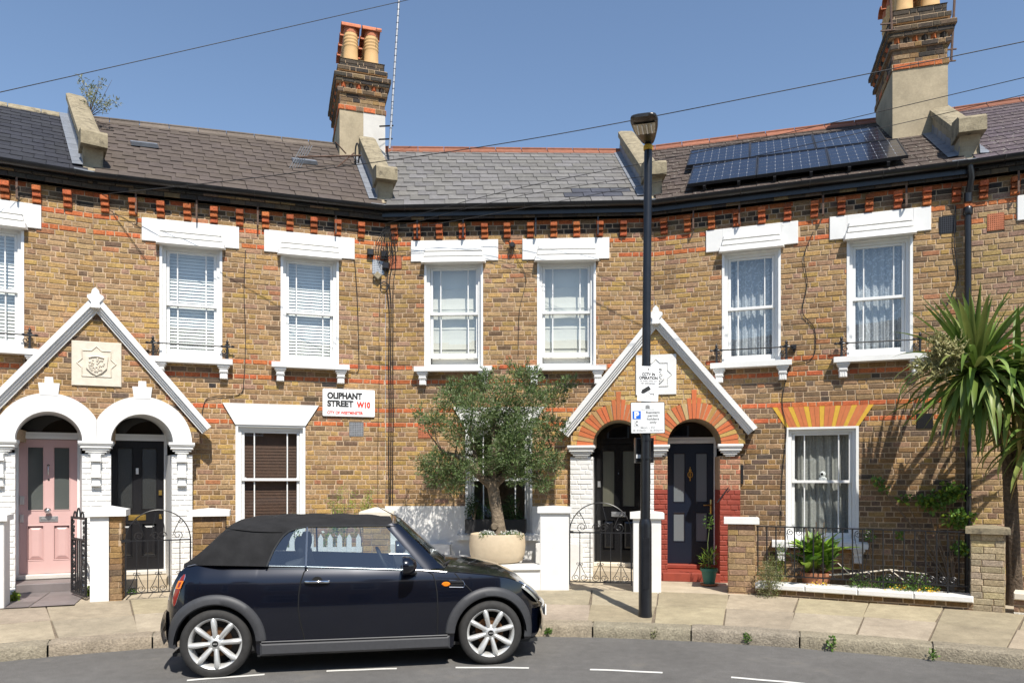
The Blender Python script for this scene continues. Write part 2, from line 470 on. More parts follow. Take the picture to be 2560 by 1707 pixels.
def pix(W, x, y, z):
    p = W @ Vector((x, y, z))
    if p.y < .5: return None
    return 1280 + FPX*p.x/p.y, 1200 - FPX*(p.z - CAMZ)/p.y, FPX/p.y
def brick_wall(part_parent, W, x0, x1, z0, z1, openings, colf, name='wall', cap=300, gable=None, mortar='mortar', stuff=True, off=0):
    """Flemish bond; openings = (z0,z1,xl0,xr0,xl1,xr1). Largest bricks in view are objects, the rest one mesh."""
    mb = MB(); items = []
    k0 = int(round((z0 - ZO)/GA)); k1 = int(math.ceil((z1 - ZO)/GA))
    for k in range(k0, k1):
        za = ZO + k*GA; zc = za + GA/2; zb = min(za + GA, z1)
        lo, hi = (x0, x1) if gable is None else gable(zc)
        if hi - lo < .03: continue
        cuts = []
        for o in openings:
            if o[0] <= zc <= o[1]:
                if callable(o[2]):
                    q = o[2](zc)
                    if q: cuts.append(q)
                else:
                    t = (zc - o[0])/(o[1]-o[0]); cuts.append((o[2] + (o[4]-o[2])*t, o[3] + (o[5]-o[3])*t))
        ivs = subtract((lo, hi), cuts)
        for a0, a1 in ivs:
            mb.add([(a0, .008, za), (a1, .008, za), (a1, .008, zb), (a0, .008, zb)], [(0,1,2,3)])
        # Flemish bond positions
        x = x0 - .35 + (0 if k % 2 else .1695) + rnd.uniform(-.012, .012); st = (k // 2) % 2 == 0
        jx = rnd.uniform(0, .05)
        while x < hi:
            L_ = (.225 if st else .113) + rnd.uniform(-.006, .006); st = not st
            for a0, a1 in ivs:
                b0 = max(x, a0); b1 = min(x + L_, a1)
                if b1 - b0 > .03:
                    l0 = b0 + (JT/2 if b0 > a0 else .001); l1 = b1 - (JT/2 if b1 < a1 else .001)
                    items.append((l0, l1-l0, za + JT/2, zc, k, min(zb - za, GA) - JT))
            x += L_
    wall = mb.build(name, K[mortar], part_parent, W)
    sc = []
    for it in items:
        q = pix(W, it[0] + it[1]/2, 0, it[3])
        s_ = 0
        if q and -20 < q[0] < 2580 and -20 < q[1] < 1727: s_ = it[1]*q[2]*q[2]
        sc.append(s_)
    order = sorted(range(len(items)), key=lambda i: -sc[i])
    ind = set(order[:cap])
    rest = MB(); rest.color((1, 1, 1))
    for i, it in enumerate(items):
        c = colf(it[0] + it[1]/2, it[3], it[4])
        if it[5] < .02: continue
        if i in ind and sc[i] > 0:
            brick_obj(wall, W, it[0], it[2], it[1], c, h=it[5])
        else:
            rest.color(c)
            b0 = len(rest.v)
            j = .0028; y = rnd.uniform(-.002, .0025)
            rest.bbox(it[0], it[0]+it[1], y, .03, it[2], it[2]+it[5], .0045)
            for q in range(b0, len(rest.v)):
                a_, b_, c_ = rest.v[q]
                rest.v[q] = (a_ + rnd.uniform(-j, j), b_, c_ + rnd.uniform(-j, j)*.7)
    if rest.v:
        o = rest.build('brickwork', K['brick'], wall, W); tag(o, kind='stuff')
    return wall

# ---------------------------------------------------------------- windows
def scroll(m, c, r, turns=1.4, a0=0.0, sgn=1, t=.006, y=0.0, n=5, k=18):
    pts = []
    for i in range(k+1):
        f = i/k; a_ = a0 + sgn*f*turns*2*pi
        rr = r*(1-.78*f)
        pts.append((c[0] + rr*cos(a_), y, c[1] + rr*sin(a_)))
    m.tube(pts, t, n)

def wavy(x0, x1, z0, z1, y, folds, amp, seed):
    q = random.Random(seed)
    ph = [q.uniform(0, 6.28) for _ in range(3)]
    def f(u, v):
        w = amp*(sin(u*folds*6.28 + ph[0] + .6*sin(v*2 + ph[1])) + .45*sin(u*folds*2.3*6.28 + ph[2] + v))
        return (x0 + (x1-x0)*u, y + w*(1-.35*v), z0 + (z1-z0)*v)
    return f

def window(H, x0, x1, z0, z1, rail, inside, lintel=None, lx=None, gap=0.0, sill=(.12, .12), brackets=True, sill_z=None, guard=False, seed=1):
    W = WM[H]
    m = MB()
    # painted plaster reveal and box frame
    m.box(x0, x0+.035, -.005, .11, z0, z1); m.box(x1-.035, x1, -.005, .11, z0, z1); m.box(x0+.035, x1-.035, -.004, .11, z1-.03, z1)
    fx0, fx1, fz0, fz1 = x0+.035, x1-.035, z0+.0, z1-.03
    m.box(fx0, fx0+.045, .058, .17, fz0, fz1); m.box(fx1-.045, fx1, .058, .17, fz0, fz1); m.box(fx0+.045, fx1-.045, .058, .17, fz1-.05, fz1); m.box(fx0+.045, fx1-.045, .05, .17, fz0, fz0+.035)
    win = m.build('window', K['white_joinery'], H, W)
    gx0, gx1 = fx0+.047, fx1-.047
    b0 = gx0 + (gx1-gx0)*.215; b1 = gx1 - (gx1-gx0)*.215
    def sash(name, za, zb, y0, bot, top):
        s = MB(); st = .04
        s.bbox(gx0, gx0+st, y0, y0+.036, za, zb); s.bbox(gx1-st, gx1, y0, y0+.036, za, zb)
        s.bbox(gx0+st, gx1-st, y0+.0005, y0+.036, za, za+bot); s.bbox(gx0+st, gx1-st, y0+.0005, y0+.036, zb-top, zb)
        so = s.build(name, K['white_joinery'], win, W)
        for b in (b0, b1):
            s = MB(); s.bbox(b-.009, b+.009, y0+.004, y0+.03, za+bot, zb-top); s.build('glazing_bar', K['white_joinery'], win, W)
        xs = [gx0+st, b0-.009, b0+.009, b1-.009, b1+.009, gx1-st]
        for i in range(3):
            s = MB(); yy = y0+.018
            s.add([(xs[2*i], yy, za+bot), (xs[2*i+1], yy+rnd.uniform(-.0006, .0006), za+bot), (xs[2*i+1], yy+rnd.uniform(-.0006, .0006), zb-top), (xs[2*i], yy, zb-top)], [(0,1,2,3)])
            s.build('pane', K['glass'], win, W)
    sash('upper_sash', rail-.02, fz1-.05, .085, .04, .035)
    sash('lower_sash', fz0+.036+gap, rail+.02, .124, .075, .04)
    for sx in (gx0+.03, gx1-.05):
        s = MB(); s.bbox(sx, sx+.035, .10, .124, rail+.021, rail+.033); s.build('sash_catch', K['white_joinery'], win, W)
    # room behind
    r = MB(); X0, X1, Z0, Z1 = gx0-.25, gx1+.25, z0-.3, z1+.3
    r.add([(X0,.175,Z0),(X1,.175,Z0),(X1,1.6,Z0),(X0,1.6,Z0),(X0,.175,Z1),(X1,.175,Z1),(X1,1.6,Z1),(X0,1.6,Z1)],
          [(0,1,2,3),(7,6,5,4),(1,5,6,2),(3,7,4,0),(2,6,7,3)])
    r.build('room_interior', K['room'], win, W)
    ix0, ix1 = gx0+.005, gx1-.005
    if inside in ('venetian', 'wood'):
        s = MB(); z = z0+.05; th = R(66 if inside == 'venetian' else 80)
        while z < z1-.09:
            dy, dz = .0265*cos(th), .0265*sin(th)
            s.add([(ix0, .20-dy, z-dz), (ix1, .20-dy, z-dz+rnd.uniform(-.001, .001)), (ix1, .20+dy, z+dz), (ix0, .20+dy, z+dz)], [(0,1,2,3)])
            z += .0475
        s.box(ix0, ix1, .18, .23, z1-.10, z1-.06)
        s.build('slatted_blind', K['blind_white' if inside == 'venetian' else 'blind_wood'], win, W)
    elif inside == 'roman':
        s = MB(); zz = [z0+.30, z0+.62, z0+.94, z0+1.26, z1-.05]
        zz = [z for z in zz if z < z1-.04] + [z1-.05]
        for i in range(len(zz)-1):
            s.sheet(lambda u, v, i=i: (ix0+(ix1-ix0)*u, .205+.008*sin(v*pi)+.003*sin(u*9), zz[i]+(zz[i+1]-zz[i])*v), 8, 4)
            s.box(ix0, ix1, .198, .204, zz[i]-.004, zz[i]+.004)
        s.sheet(lambda u, v: (ix0+(ix1-ix0)*u, .215, z0+.03+(zz[0]-z0-.03)*v), 4, 2)
        s.build('roman_blind', K['linen'], win, W)
    elif inside in ('lace', 'lace_grey'):
        s = MB(); s.sheet(wavy(gx0-.06, gx1+.06, z0+.03, z1-.04, .23, 7, .022, seed), 110, 6)
        s.build('lace_curtain', K[inside], win, W, smooth=0)
    # sill
    sz = sill_z if sill_z else z0
    s = MB(); a0, a1 = x0-sill[0], x1+sill[1]
    s.add([(a0,-.15,sz-.095),(a1,-.15,sz-.095),(a1,.06,sz-.095),(a0,.06,sz-.095),(a0,-.15,sz-.018),(a1,-.15,sz-.018),(a1,.06,sz+.006),(a0,.06,sz+.006)],
          [(0,1,5,4),(1,2,6,5),(2,3,7,6),(3,0,4,7),(4,5,6,7),(3,2,1,0)])
    s.build('sill', K['white'], win, W)
    if brackets:
        for bx in (a0+.04, a1-.21):
            s = MB(); cx = bx+.085; zt = sz-.096
            for i, (wd, pr, za, zb) in enumerate([(.085, .13, zt-.035, zt), (.07, .115, zt-.06, zt-.035), (.057, .105, zt-.105, zt-.06), (.062, .10, zt-.118, zt-.105), (.053, .085, zt-.205, zt-.118)]):
                s.bbox(cx-wd, cx+wd, -pr, .02, za, zb, .006)
            for q in range(3): s.box(cx-.04+.03*q, cx-.022+.03*q, -.092, -.08, zt-.195, zt-.128)
            s.build('sill_bracket', K['white'], win, W)
    # lintel
    if lintel == 'band':
        bx0, bx1 = lx
        s = MB(); zb0, zb1 = 5.205, 5.535
        s.bbox(bx0, x0-.0, -.022, .03, zb0, zb1, .006); s.bbox(x1+.0, bx1, -.022, .03, zb0, zb1, .006); s.bbox(x0, x1, -.0225, .03, z1+.002, zb1-.0005, .004)
        l = s.build('lintel', K['white'], win, W)
        s = MB()
        for (za, zb, pr, ins) in [(5.165, 5.245, .13, -.03), (5.245, 5.272, .06, .0), (5.272, 5.332, .095, .006), (5.332, 5.358, .045, .02), (5.358, 5.41, .07, .024)]:
            e0, e1 = x0+ins, x1-ins
            s.add([(e0,-pr,za),(e1,-pr,za),(e1+.02,-.02,za),(e0-.02,-.02,za),(e0+.012,-pr+.012,zb),(e1-.012,-pr+.012,zb),(e1+.01,-.02,zb),(e0-.01,-.02,zb)],
                  [(0,1,5,4),(1,2,6,5),(2,3,7,6),(3,0,4,7),(4,5,6,7),(3,2,1,0)])
        s.build('hood_mould', K['white'], win, W)
    elif lintel == 'trap':
        s = MB(); s.prism([(x0-.004, z1), (x1+.004, z1), (lx[1], lx[3]), (lx[0], lx[3])], -.024, .03)
        s.build('lintel', K['white'], win, W)
    elif lintel == 'vous':
        n = 19; xa, xb = lx[0], lx[1]; za, zb = z1, lx[3]
        ym = [0, 3, 6, 9, 12, 15, 18]
        for i in range(n):
            t0, t1 = i/n, (i+1)/n; e = .0016
            p = [(x0-.004+(x1-x0+.008)*t0+e, za), (x0-.004+(x1-x0+.008)*t1-e, za), (xa+(xb-xa)*t1-e, zb), (xa+(xb-xa)*t0+e, zb)]
            s = MB(); s.prism(p, -.004+rnd.uniform(-.001, .001), .03)
            s.build('voussoir', K['yellow_paint' if i in ym else 'orange_paint'], win, W)
        s = MB(); s.prism([(x0-.004, za), (x1+.004, za), (xb, zb), (xa, zb)], .003, .03); s.build('lintel_bed', K['mortar'], win, W)
    if lintel in ('trap', 'vous'):
        s = MB(); s.prism([(x0-.08, z1), (x1+.08, z1), (lx[1]+.08, lx[3]+.04), (lx[0]-.08, lx[3]+.04)], .031, .05); s.build('lintel_backing', K['mortar'], win, W)
    if guard:
        s = MB(); zg = sz
        for gx in (x0-.075, x1+.075):
            s.tube([(gx, -.085, zg-.01), (gx, -.085, zg+.06), (gx, -.085, zg+.17)], [.02, .014, .018], 8)
            s.lathe([(.008, .17), (.03, .19), (.03, .205), (.014, .22), (.024, .24), (.008, .265), (.002, .285)], 8, (gx, -.085, zg))
            s.lathe([(.006, -.1), (.02, -.075), (.008, -.05), (.018, -.02), (.018, .02), (.008, .05), (.02, .075), (.006, .1)], 8, (gx, -.085, zg+.175), axis='x')
            sg = 1 if gx < x0 else -1
            scroll(s, (gx+sg*.05, zg+.10), .045, 1.3, 1.2, sg, .007, -.085); scroll(s, (gx+sg*.035, zg+.03), .03, 1.2, -1.2, -sg, .006, -.085)
        s.tube([(x0-.075, -.085, zg+.178), (x1+.075, -.085, zg+.172)], .010, 6)
        s.build('window_guard', K['black_iron'], win, W, smooth=40)
    return win

def air_brick(H, x0, x1, z0, z1, mt, name='air_brick'):
    m = MB(); n = 8
    m.box(x0, x1, .012, .02, z0, z1)
    sm = MB(); sm.box(x0-.06, x1+.06, .021, .03, z0-.07, z1+.07); sm.build('vent_bedding', K['mortar'], H)
    bk = m.build(name, K['room'], H)
    m = MB(); w = (x1-x0)/n; h = (z1-z0)/n; t = .28
    for i in range(n+1):
        m.box(max(x0, x0+i*w-w*t), min(x1, x0+i*w+w*t), -.006, .012, z0, z1)
        m.box(x0, x1, -.0055, .011, max(z0, z0+i*h-h*t), min(z1, z0+i*h+h*t))
    m.build('grille', K[mt], bk)

# ---------------------------------------------------------------- walls of the five houses
def gable_cut(u0, side=0):
    """region of the facade that is covered by the porch: not built"""
    def f(z):
        if z < 2.46: hw = 1.10
        else: hw = 1.08*(3.92 - z)/(3.92 - 2.46)
        return (u0 - hw, u0 + hw) if hw > 0 else None
    return (0, 3.92, f)
REDK = {35, 38, 44, 47, 70, 73}
def colf(hi):
    def f(x, z, k):
        if k in REDK and rnd.random() < .93: return red() if hi != 4 else srgbmix(red(), pick(PAL), .2)
        if k >= 75:
            if k in (77,) and rnd.random() < .75: c = red(); return tuple(q*.8 for q in c)
            return pick(PALD if rnd.random() < .5 else PALK)
        if hi == 3 and z < 3.35:
            t = min(1, (3.35-z)/.5); return pick(PALD) if rnd.random() < .25 + .6*t else pick(PAL)
        if 2.96 < z < 3.44 and rnd.random() < .75*(1 - (3.44-z)/.7):
            for a_, b_ in {1: ((.8, 1.8), (2.45, 3.48)), 2: ((.55, 1.62), (2.3, 3.38)), 3: ((.9, 1.95), (2.6, 3.65))}.get(hi, ()):
                if a_ < x < b_: return pick(PALD if rnd.random() < .88 else PALK)      # grime washed down from the sills
        if hi == 4: return pick(PALP)
        if hi == 2 and x > 2.9 and z < 3.4 and rnd.random() < .3: return pick(PALD)
        return pick(PAL)
    return f
OPEN = {0: [(3.53, 5.53, 2.74, 3.58, 2.74, 3.58), (5.21, 5.535, 2.52, 3.78, 2.52, 3.78)],
        1: [(3.53, 5.53, .85, 1.695, .85, 1.695), (5.21, 5.535, .62, 1.93, .62, 1.93), (3.53, 5.53, 2.52, 3.38, 2.52, 3.38), (5.21, 5.535, 2.283, 3.62, 2.283, 3.62),
            (.95, 2.60, 1.88, 2.88, 1.88, 2.88), (2.59, 2.915, 1.88, 2.88, 1.70, 3.08), (2.45, 2.68, 3.535, 3.76, 3.535, 3.76), (5.0, 5.24, 3.89, 4.08, 3.89, 4.08)],
        2: [(3.53, 5.53, .62, 1.548, .62, 1.548), (5.21, 5.535, .41, 1.787, .41, 1.787), (3.53, 5.53, 2.396, 3.309, 2.396, 3.309), (5.21, 5.535, 2.165, 3.517, 2.165, 3.517),
            (.95, 2.60, 1.27, 2.32, 1.27, 2.32), (2.59, 2.915, 1.27, 2.32, 1.08, 2.51), (2.43, 2.66, .52, .74, .52, .74), (5.1, 5.31, .07, .26, .07, .26)],
        3: [(3.51, 5.53, 1.014, 1.844, 1.014, 1.844), (5.21, 5.535, .78, 2.08, .78, 2.08), (3.51, 5.53, 2.727, 3.564, 2.727, 3.564), (5.21, 5.535, 2.50, 3.785, 2.50, 3.785),
            (.85, 2.54, 1.914, 2.882, 1.914, 2.882), (2.53, 2.84, 1.914, 2.882, 1.727, 3.075), (2.48, 2.69, 3.607, 3.81, 3.607, 3.81), (5.135, 5.38, 3.88, 4.09, 3.88, 4.09)],
        4: [(3.51, 5.53, .77, 1.6, .77, 1.6), (5.21, 5.535, .54, 1.84, .54, 1.84), (5.11, 5.34, .2, .4, .2, .4)]}
pc = {0: 4.46, 1: .117, 2: 4.19, 3: .07}
WALLS = []
for i, H in enumerate(HN):
    ops = list(OPEN[i])
    if i in pc: ops.append(gable_cut(pc[i]))
    z0 = 1.36 if i == 2 else .2
    WALLS.append(brick_wall(H, WM[H], 0, HLEN[i], z0, 5.83, ops, colf(i)))
# white rendered plinth of the third house
H = HN[2]; m = MB()
m.box(0, 1.27, -.03, .05, .2, 1.365); m.box(2.32, 3.1, -.03, .05, .2, 1.365); m.box(1.27, 2.32, -.029, .05, .2, .94)
m.build('rendered_plinth', K['render_white'], H)
for a_, b_, z_ in ((0, 1.05, .78), (2.38, 3.1, .80)):
    m = MB(); m.box(a_, b_, -.22, -.03, .2, z_); m.build('rendered_ledge', K['render_white'], H)

# windows
window(HN[0], 2.74, 3.58, 3.56, 5.20, 4.34, 'venetian', 'band', (2.52, 3.78), guard=True, sill=(.14, .23))
window(HN[1], .85, 1.695, 3.56, 5.205, 4.34, 'venetian', 'band', (.62, 1.93), guard=True, sill=(.11, .15))
window(HN[1], 2.52, 3.38, 3.56, 5.205, 4.34, 'venetian', 'band', (2.283, 3.62), sill=(.13, .15))
window(HN[1], 1.88, 2.88, .95, 2.60, 1.78, 'wood', 'trap', (1.70, 3.08, 0, 2.915))
window(HN[2], .62, 1.548, 3.56, 5.205, 4.40, 'roman', 'band', (.41, 1.787), gap=.11, sill=(.14, .15))
window(HN[2], 2.396, 3.309, 3.56, 5.205, 4.40, 'roman', 'band', (2.165, 3.517), gap=.11, sill=(.17, .15))
window(HN[2], 1.27, 2.32, .94, 2.60, 1.78, 'dark', 'trap', (1.08, 2.51, 0, 2.915), brackets=False)
window(HN[3], 1.014, 1.844, 3.53, 5.18, 4.34, 'lace', 'band', (.78, 2.08), guard=True, sill=(.16, .15), seed=3)
window(HN[3], 2.727, 3.564, 3.53, 5.18, 4.35, 'lace', 'band', (2.50, 3.785), guard=True, sill=(.18, .16), seed=5)
window(HN[3], 1.914, 2.882, .90, 2.54, 1.75, 'lace_grey', 'vous', (1.727, 3.075, 0, 2.837), sill=(.19, .11), seed=8)
window(HN[4], .77, 1.6, 3.53, 5.19, 4.35, 'lace', 'band', (.54, 1.84), seed=9)
air_brick(HN[1], 3.54, 3.755, 2.456, 2.673, 'galv'); air_brick(HN[1], 3.895, 4.075, 5.01, 5.23, 'galv')
air_brick(HN[2], .525, .735, 2.435, 2.655, 'terracotta'); air_brick(HN[2], .075, .255, 5.105, 5.305, 'terracotta')
air_brick(HN[3], 3.61, 3.81, 2.482, 2.69, 'black_iron'); air_brick(HN[3], 3.885, 4.085, 5.14, 5.375, 'black_iron')
air_brick(HN[4], .205, .395, 5.115, 5.34, 'terracotta')

# eaves: oversailing courses, corbels, gutter
cb = []
for pr in (.045, .075, .105):
    q = MB(); q.color((1, 1, 1)); q.bbox(0, .1, -pr, .02, 0, .066, .006)
    q.v = [(x + rnd.uniform(-.003, .003), y, z + rnd.uniform(-.003, .003)) for x, y, z in q.v]
    cb.append(q.mesh('corbel_brick', K['brick']))
for i, H in enumerate(HN):
    W = WM[H]; L_ = HLEN[i]
    m = MB()
    x = 0
    while x < L_:
        d = rnd.uniform(.2, .235)
        m.color(pick(PALK)); m.bbox(x+.003, min(x+d-.004, L_), -.115, .02, 5.832, 5.897)
        m.color(pick(PALK) if rnd.random() < .8 else pick(PALD)); m.bbox(x+.08, min(x+d+.07, L_), -.135, .02, 5.905, 5.965)
        x += d
    m.color((.05, .04, .035)); m.box(0, L_, -.105, .02, 5.832, 5.964)
    cor = m.build('cornice', K['brick'], H)
    u = .155
    while u < L_-.05:
        for j in range(3):
            o = bpy.data.objects.new('corbel_brick', cb[j])
            c = tuple(q*.82 for q in red()) if rnd.random() < .8 else tuple(q*.45 for q in red()); o.color = (*c, 1)
            place(o, W @ Matrix.Translation((u-.05+rnd.uniform(-.003, .003), 0, 5.553+j*.0765)), cor)
        u += .357 + rnd.uniform(-.006, .006)
    # fascia board and half-round gutter
    m = MB(); m.box(-.02, L_+.02, -.15, -.136, 5.87, 5.99) if i in (2, 3) else m.box(-.02, L_+.02, -.15, -.136, 5.93, 5.99)
    m.build('fascia', K['black_gutter'], H)
    m = MB(); n = 9
    prof = [(-.205 + .062*cos(pi + pi*j/(n-1)), 6.012 + .066*sin(pi + pi*j/(n-1))) for j in range(n)]
    prof2 = [(-.205 + .056*cos(pi + pi*j/(n-1)), 6.014 + .060*sin(pi + pi*j/(n-1))) for j in range(n)][::-1]
    loop = prof + prof2; N_ = len(loop)
    m.add([(-.04, y, z) for y, z in loop] + [(L_+.04, y, z) for y, z in loop], [(q, (q+1) % N_, N_+(q+1) % N_, N_+q) for q in range(N_)])
    for bx in [L_*t for t in (.08, .3, .52, .74, .95)]:
        m.tube([(bx+.02*cos(0), -.205+.068*cos(pi+pi*j/8), 6.012+.072*sin(pi+pi*j/8)) for j in range(9)], .008, 5)
    m.build('gutter', K['black_gutter'], H, smooth=35)
    for bx in [L_*t + rnd.uniform(-.1, .1) for t in (.12, .32, .55, .8)]:
        m = MB(); m.box(bx-.012, bx+.012, -.105, -.099, 5.56, 5.84); m.box(bx-.012, bx+.012, -.099, -.02, 5.56, 5.568)
        m.build('gutter_strap', K['rust' if i != 2 else 'black_iron'], H)
print('walls ok', len(bpy.data.objects))
# ---------------------------------------------------------------- porches
SPZ = 2.30; AC = .56; RI = .39; RO = .635
DEP = .63                       # recess of the front doors
SKEW = {}                       # the passages run along the party wall, not square to the gable
def set_mat(o, m):
    o.material_slots[0].link = 'OBJECT'; o.material_slots[0].material = m
def arch_cut(c, r):
    def f(z):
        d = z - SPZ
        if d > r or d < -.05: return None
        w = sqrt(max(0, r*r - max(d, 0)**2)); return (c-w, c+w)
    return (SPZ-.05, SPZ+r, f)
def ring_pts(c, r, a0, a1, n):
    return [(c + r*cos(a0+(a1-a0)*i/n), SPZ + r*sin(a0+(a1-a0)*i/n)) for i in range(n+1)]
def clampx(p, c):
    return (max(p[0], .0015), p[1]) if c > 0 else (min(p[0], -.0015), p[1])

def pillar(P, W, x0, x1, zones, hold):
    """zones: (z0, z1, material key or None for bare brick, palette)"""
    for (z0, z1, mk, pal) in zones:
        wall = brick_wall(P, W, x0, x1, z0, z1, [], (lambda x, z, k: (1, 1, 1)) if mk else (lambda x, z, k: pick(pal)), name='pillar_face', mortar=mk or 'mortar', cap=60)
        if mk:
            for ch in wall.children: set_mat(ch, K[mk])
        m = MB(); sk = SKEW[P]*.72
        m.hprism([(x0, .0085), (x1, .0085), (x1+sk, .72), (x0+sk, .72)], z0, z1)
        m.build('pillar', K[mk] if mk else K['mortar'], P, W)
def capital(P, W, x0, x1, bracket):
    m = MB()
    for (e, pr, za, zb) in [(.035, .105, 2.262, 2.302), (.028, .095, 2.245, 2.262), (.012, .08, 2.205, 2.245), (-.012, .06, 2.175, 2.205), (-.045, .045, 2.145, 2.175), (-.075, .03, 2.12, 2.145)]:
        m.bbox(x0-e, x1+e, -pr, .08 if za > 2.2 else .05, za, zb, .008)
    m.build('capital', K['white'], P, W)
    if bracket:
        c = (x0+x1)/2; m = MB()
        for (w, pr, za, zb) in [(.062, .085, 2.05, 2.12), (.07, .095, 2.02, 2.05), (.056, .06, 1.85, 2.02), (.064, .075, 1.80, 1.85), (.05, .045, 1.725, 1.80), (.06, .06, 1.685, 1.725)]:
            m.bbox(c-w, c+w, -pr, .02, za, zb, .008)
        m.build('bracket', K['white'], P, W)

def porch(W, white, label):
    P = empty('entrance_porch', W, label, 'porch', 'gabled double porches')
    SKEW[P] = -.19 if white else -.065
    gab = lambda z: (-1.29, 1.29) if z < 2.44 else (-1.30*(4.14-z)/1.70, 1.30*(4.14-z)/1.70)
    colp = (lambda x, z, k: pick(PALD if rnd.random() < .35 else PAL)) if white else (lambda x, z, k: pick(PALY))
    brick_wall(P, W, -1.3, 1.3, SPZ, 4.12, [arch_cut(-AC, RO-.02), arch_cut(AC, RO-.02), (3.05, 3.66, -.30, .30, -.30, .30)], colp, name='gable_wall', gable=gab)
    m = MB()  # solid behind the brick face
    m.prism([(-1.06, 2.72), (0, 4.14), (1.06, 2.72)], .02, .72)
    m.box(-.16, .16, .0605, .72, SPZ, 2.72)
    m.box(-1.29, -AC-RI, .01, .72, SPZ, 2.46); m.box(AC+RI, 1.29, .01, .72, SPZ, 2.46)
    m.build('porch_return', K['mortar'], P, W)
    for c in (-AC, AC):
        if white:
            m = MB(); o_ = ring_pts(c, RO, 0, pi, 40); i_ = ring_pts(c, RI, 0, pi, 40)
            for q in range(40):
                p4 = [clampx(i_[q], c), clampx(o_[q], c), clampx(o_[q+1], c), clampx(i_[q+1], c)]
                m.prism(p4, -.03, .06)
            m.build('arch', K['white'], P, W, smooth=30)
            for (xa, xb, xc, xd, za, zb) in [(-.052, .052, -.048, .048, 3.07, 3.15), (-.105, .105, -.125, .125, RO+SPZ-.03, 3.07)]:
                m = MB(); m.prism([(c+xa, za), (c+xb, za), (c+xd, zb), (c+xc, zb)], -.034, .03); m.build('keystone', K['white'], P, W)
        else:
            n = 25
            for q in range(n):
                a0, a1 = pi*q/n + .010, pi*(q+1)/n - .010
                key = 11 <= q <= 13
                ro = RO if not key else {11: .70, 12: .82, 13: .70}[q]
                if key:
                    p4 = [(c + RI*cos(a0), SPZ+RI*sin(a0)), (c + (ro)*cos(a0)*.86, SPZ+ro*sin(a0)), (c + ro*cos(a1)*.86, SPZ+ro*sin(a1)), (c + RI*cos(a1), SPZ+RI*sin(a1))]
                else:
                    p4 = [clampx(p, c) for p in ((c+RI*cos(a0), SPZ+RI*sin(a0)), (c+RO*cos(a0), SPZ+RO*sin(a0)), (c+RO*cos(a1), SPZ+RO*sin(a1)), (c+RI*cos(a1), SPZ+RI*sin(a1)))]
                if max(p[0] for p in p4) - min(p[0] for p in p4) < .01: continue
                m = MB(); m.color((1, 1, 1)); m.prism(p4, -.006+rnd.uniform(-.002, .002), .05)
                o = m.build('voussoir', K['brick_smooth'], P, W)
                col = pick(PALY) if q % 3 == 2 and not key else (.50*rnd.uniform(.85, 1.12), .145, .055)
                o.color = (*col, 1)
            m = MB(); o_ = ring_pts(c, RO, 0, pi, 40); i_ = ring_pts(c, RI+.004, 0, pi, 40)
            for q in range(40):
                m.prism([clampx(i_[q], c), clampx(o_[q], c), clampx(o_[q+1], c), clampx(i_[q+1], c)], .004, .06)
            m.build('arch_bed', K['mortar'], P, W)
        m = MB()
        for q in range(24):
            a0, a1 = pi*q/24, pi*(q+1)/24
            m.add([(c+RI*cos(a0), .055, SPZ+RI*sin(a0)), (c+RI*cos(a1), .055, SPZ+RI*sin(a1)), (c+RI*cos(a1)+SKEW[P]*.72, .72, SPZ+RI*sin(a1)), (c+RI*cos(a0)+SKEW[P]*.72, .72, SPZ+RI*sin(a0))], [(0,1,2,3)])
        m.build('arch_soffit', K['white'] if white else K['cement'], P, W, smooth=0)
    # coping of the gable, three stepped mouldings, and the finial
    for s_ in (-1, 1):
        m = MB()
        d = Vector((1.41, 0, -1.71)).normalized(); nrm = Vector((-d.z, 0, d.x))*1.0
        nrm = Vector((1.71, 0, 1.41)).normalized()
        A = Vector((0, 0, 4.185)); B = Vector((1.395, 0, 2.493))
        for (t0, t1, y0) in [(.0, .07, -.125), (-.028, .0, -.095), (-.052, -.028, -.07), (-.085, -.052, -.04)]:
            q = [A + nrm*t0, B + nrm*t0, B + nrm*t1, A + nrm*t1]
            q[0].x = 0; q[3].x = 0
            q[0].z = 4.185 + t0*2.216/1.71*1.0; q[3].z = 4.185 + t1*2.216/1.41*1.0 if t1 > 0 else 4.185 + t1*2.216/1.71
            if t0 < 0: q[0].z = 4.185 + t0*2.216/1.41; q[3].z = 4.185 + t1*2.216/1.41
            poly = [(s_*p.x, p.z) for p in q]
            if s_ < 0: poly = poly[::-1]
            m.prism(poly, y0, .10)
        m.build('gable_coping', K['white'], P, W)
    m = MB()
    fin = [(-.055, 4.10), (.055, 4.10), (.05, 4.17), (.075, 4.20), (.10, 4.235), (.095, 4.265), (.05, 4.285), (.04, 4.335), (.0, 4.375), (-.04, 4.335), (-.05, 4.285), (-.095, 4.265), (-.10, 4.235), (-.075, 4.20), (-.05, 4.17)]
    m.prism(fin, -.15, -.05)
    m.box(-.03, .03, -.05, .2, 4.2, 4.3)
    m.build('finial', K['white'], P, W)
    # plaque with eight-pointed star moulding and relief shield
    km = K['plaque_stone'] if white else K['white']
    m = MB(); m.bbox(-.30, .30, -.022, .03, 3.055, 3.66, .006); pq = m.build('plaque', km, P, W)
    m = MB(); cz = 3.36
    st = [(0, .235), (.06, .175), (.175, .175), (.175, .06), (.235, 0), (.175, -.06), (.175, -.175), (-.175, -.175), (-.175, -.06), (-.235, 0), (-.175, .06), (-.175, .175), (-.06, .175)]
    for a_, b_ in zip(st, st[1:] + st[:1]):
        m.tube([(a_[0], -.024, cz+a_[1]), (b_[0], -.024, cz+b_[1])], .010, 4)
    m.build('star_moulding', km, pq, W)
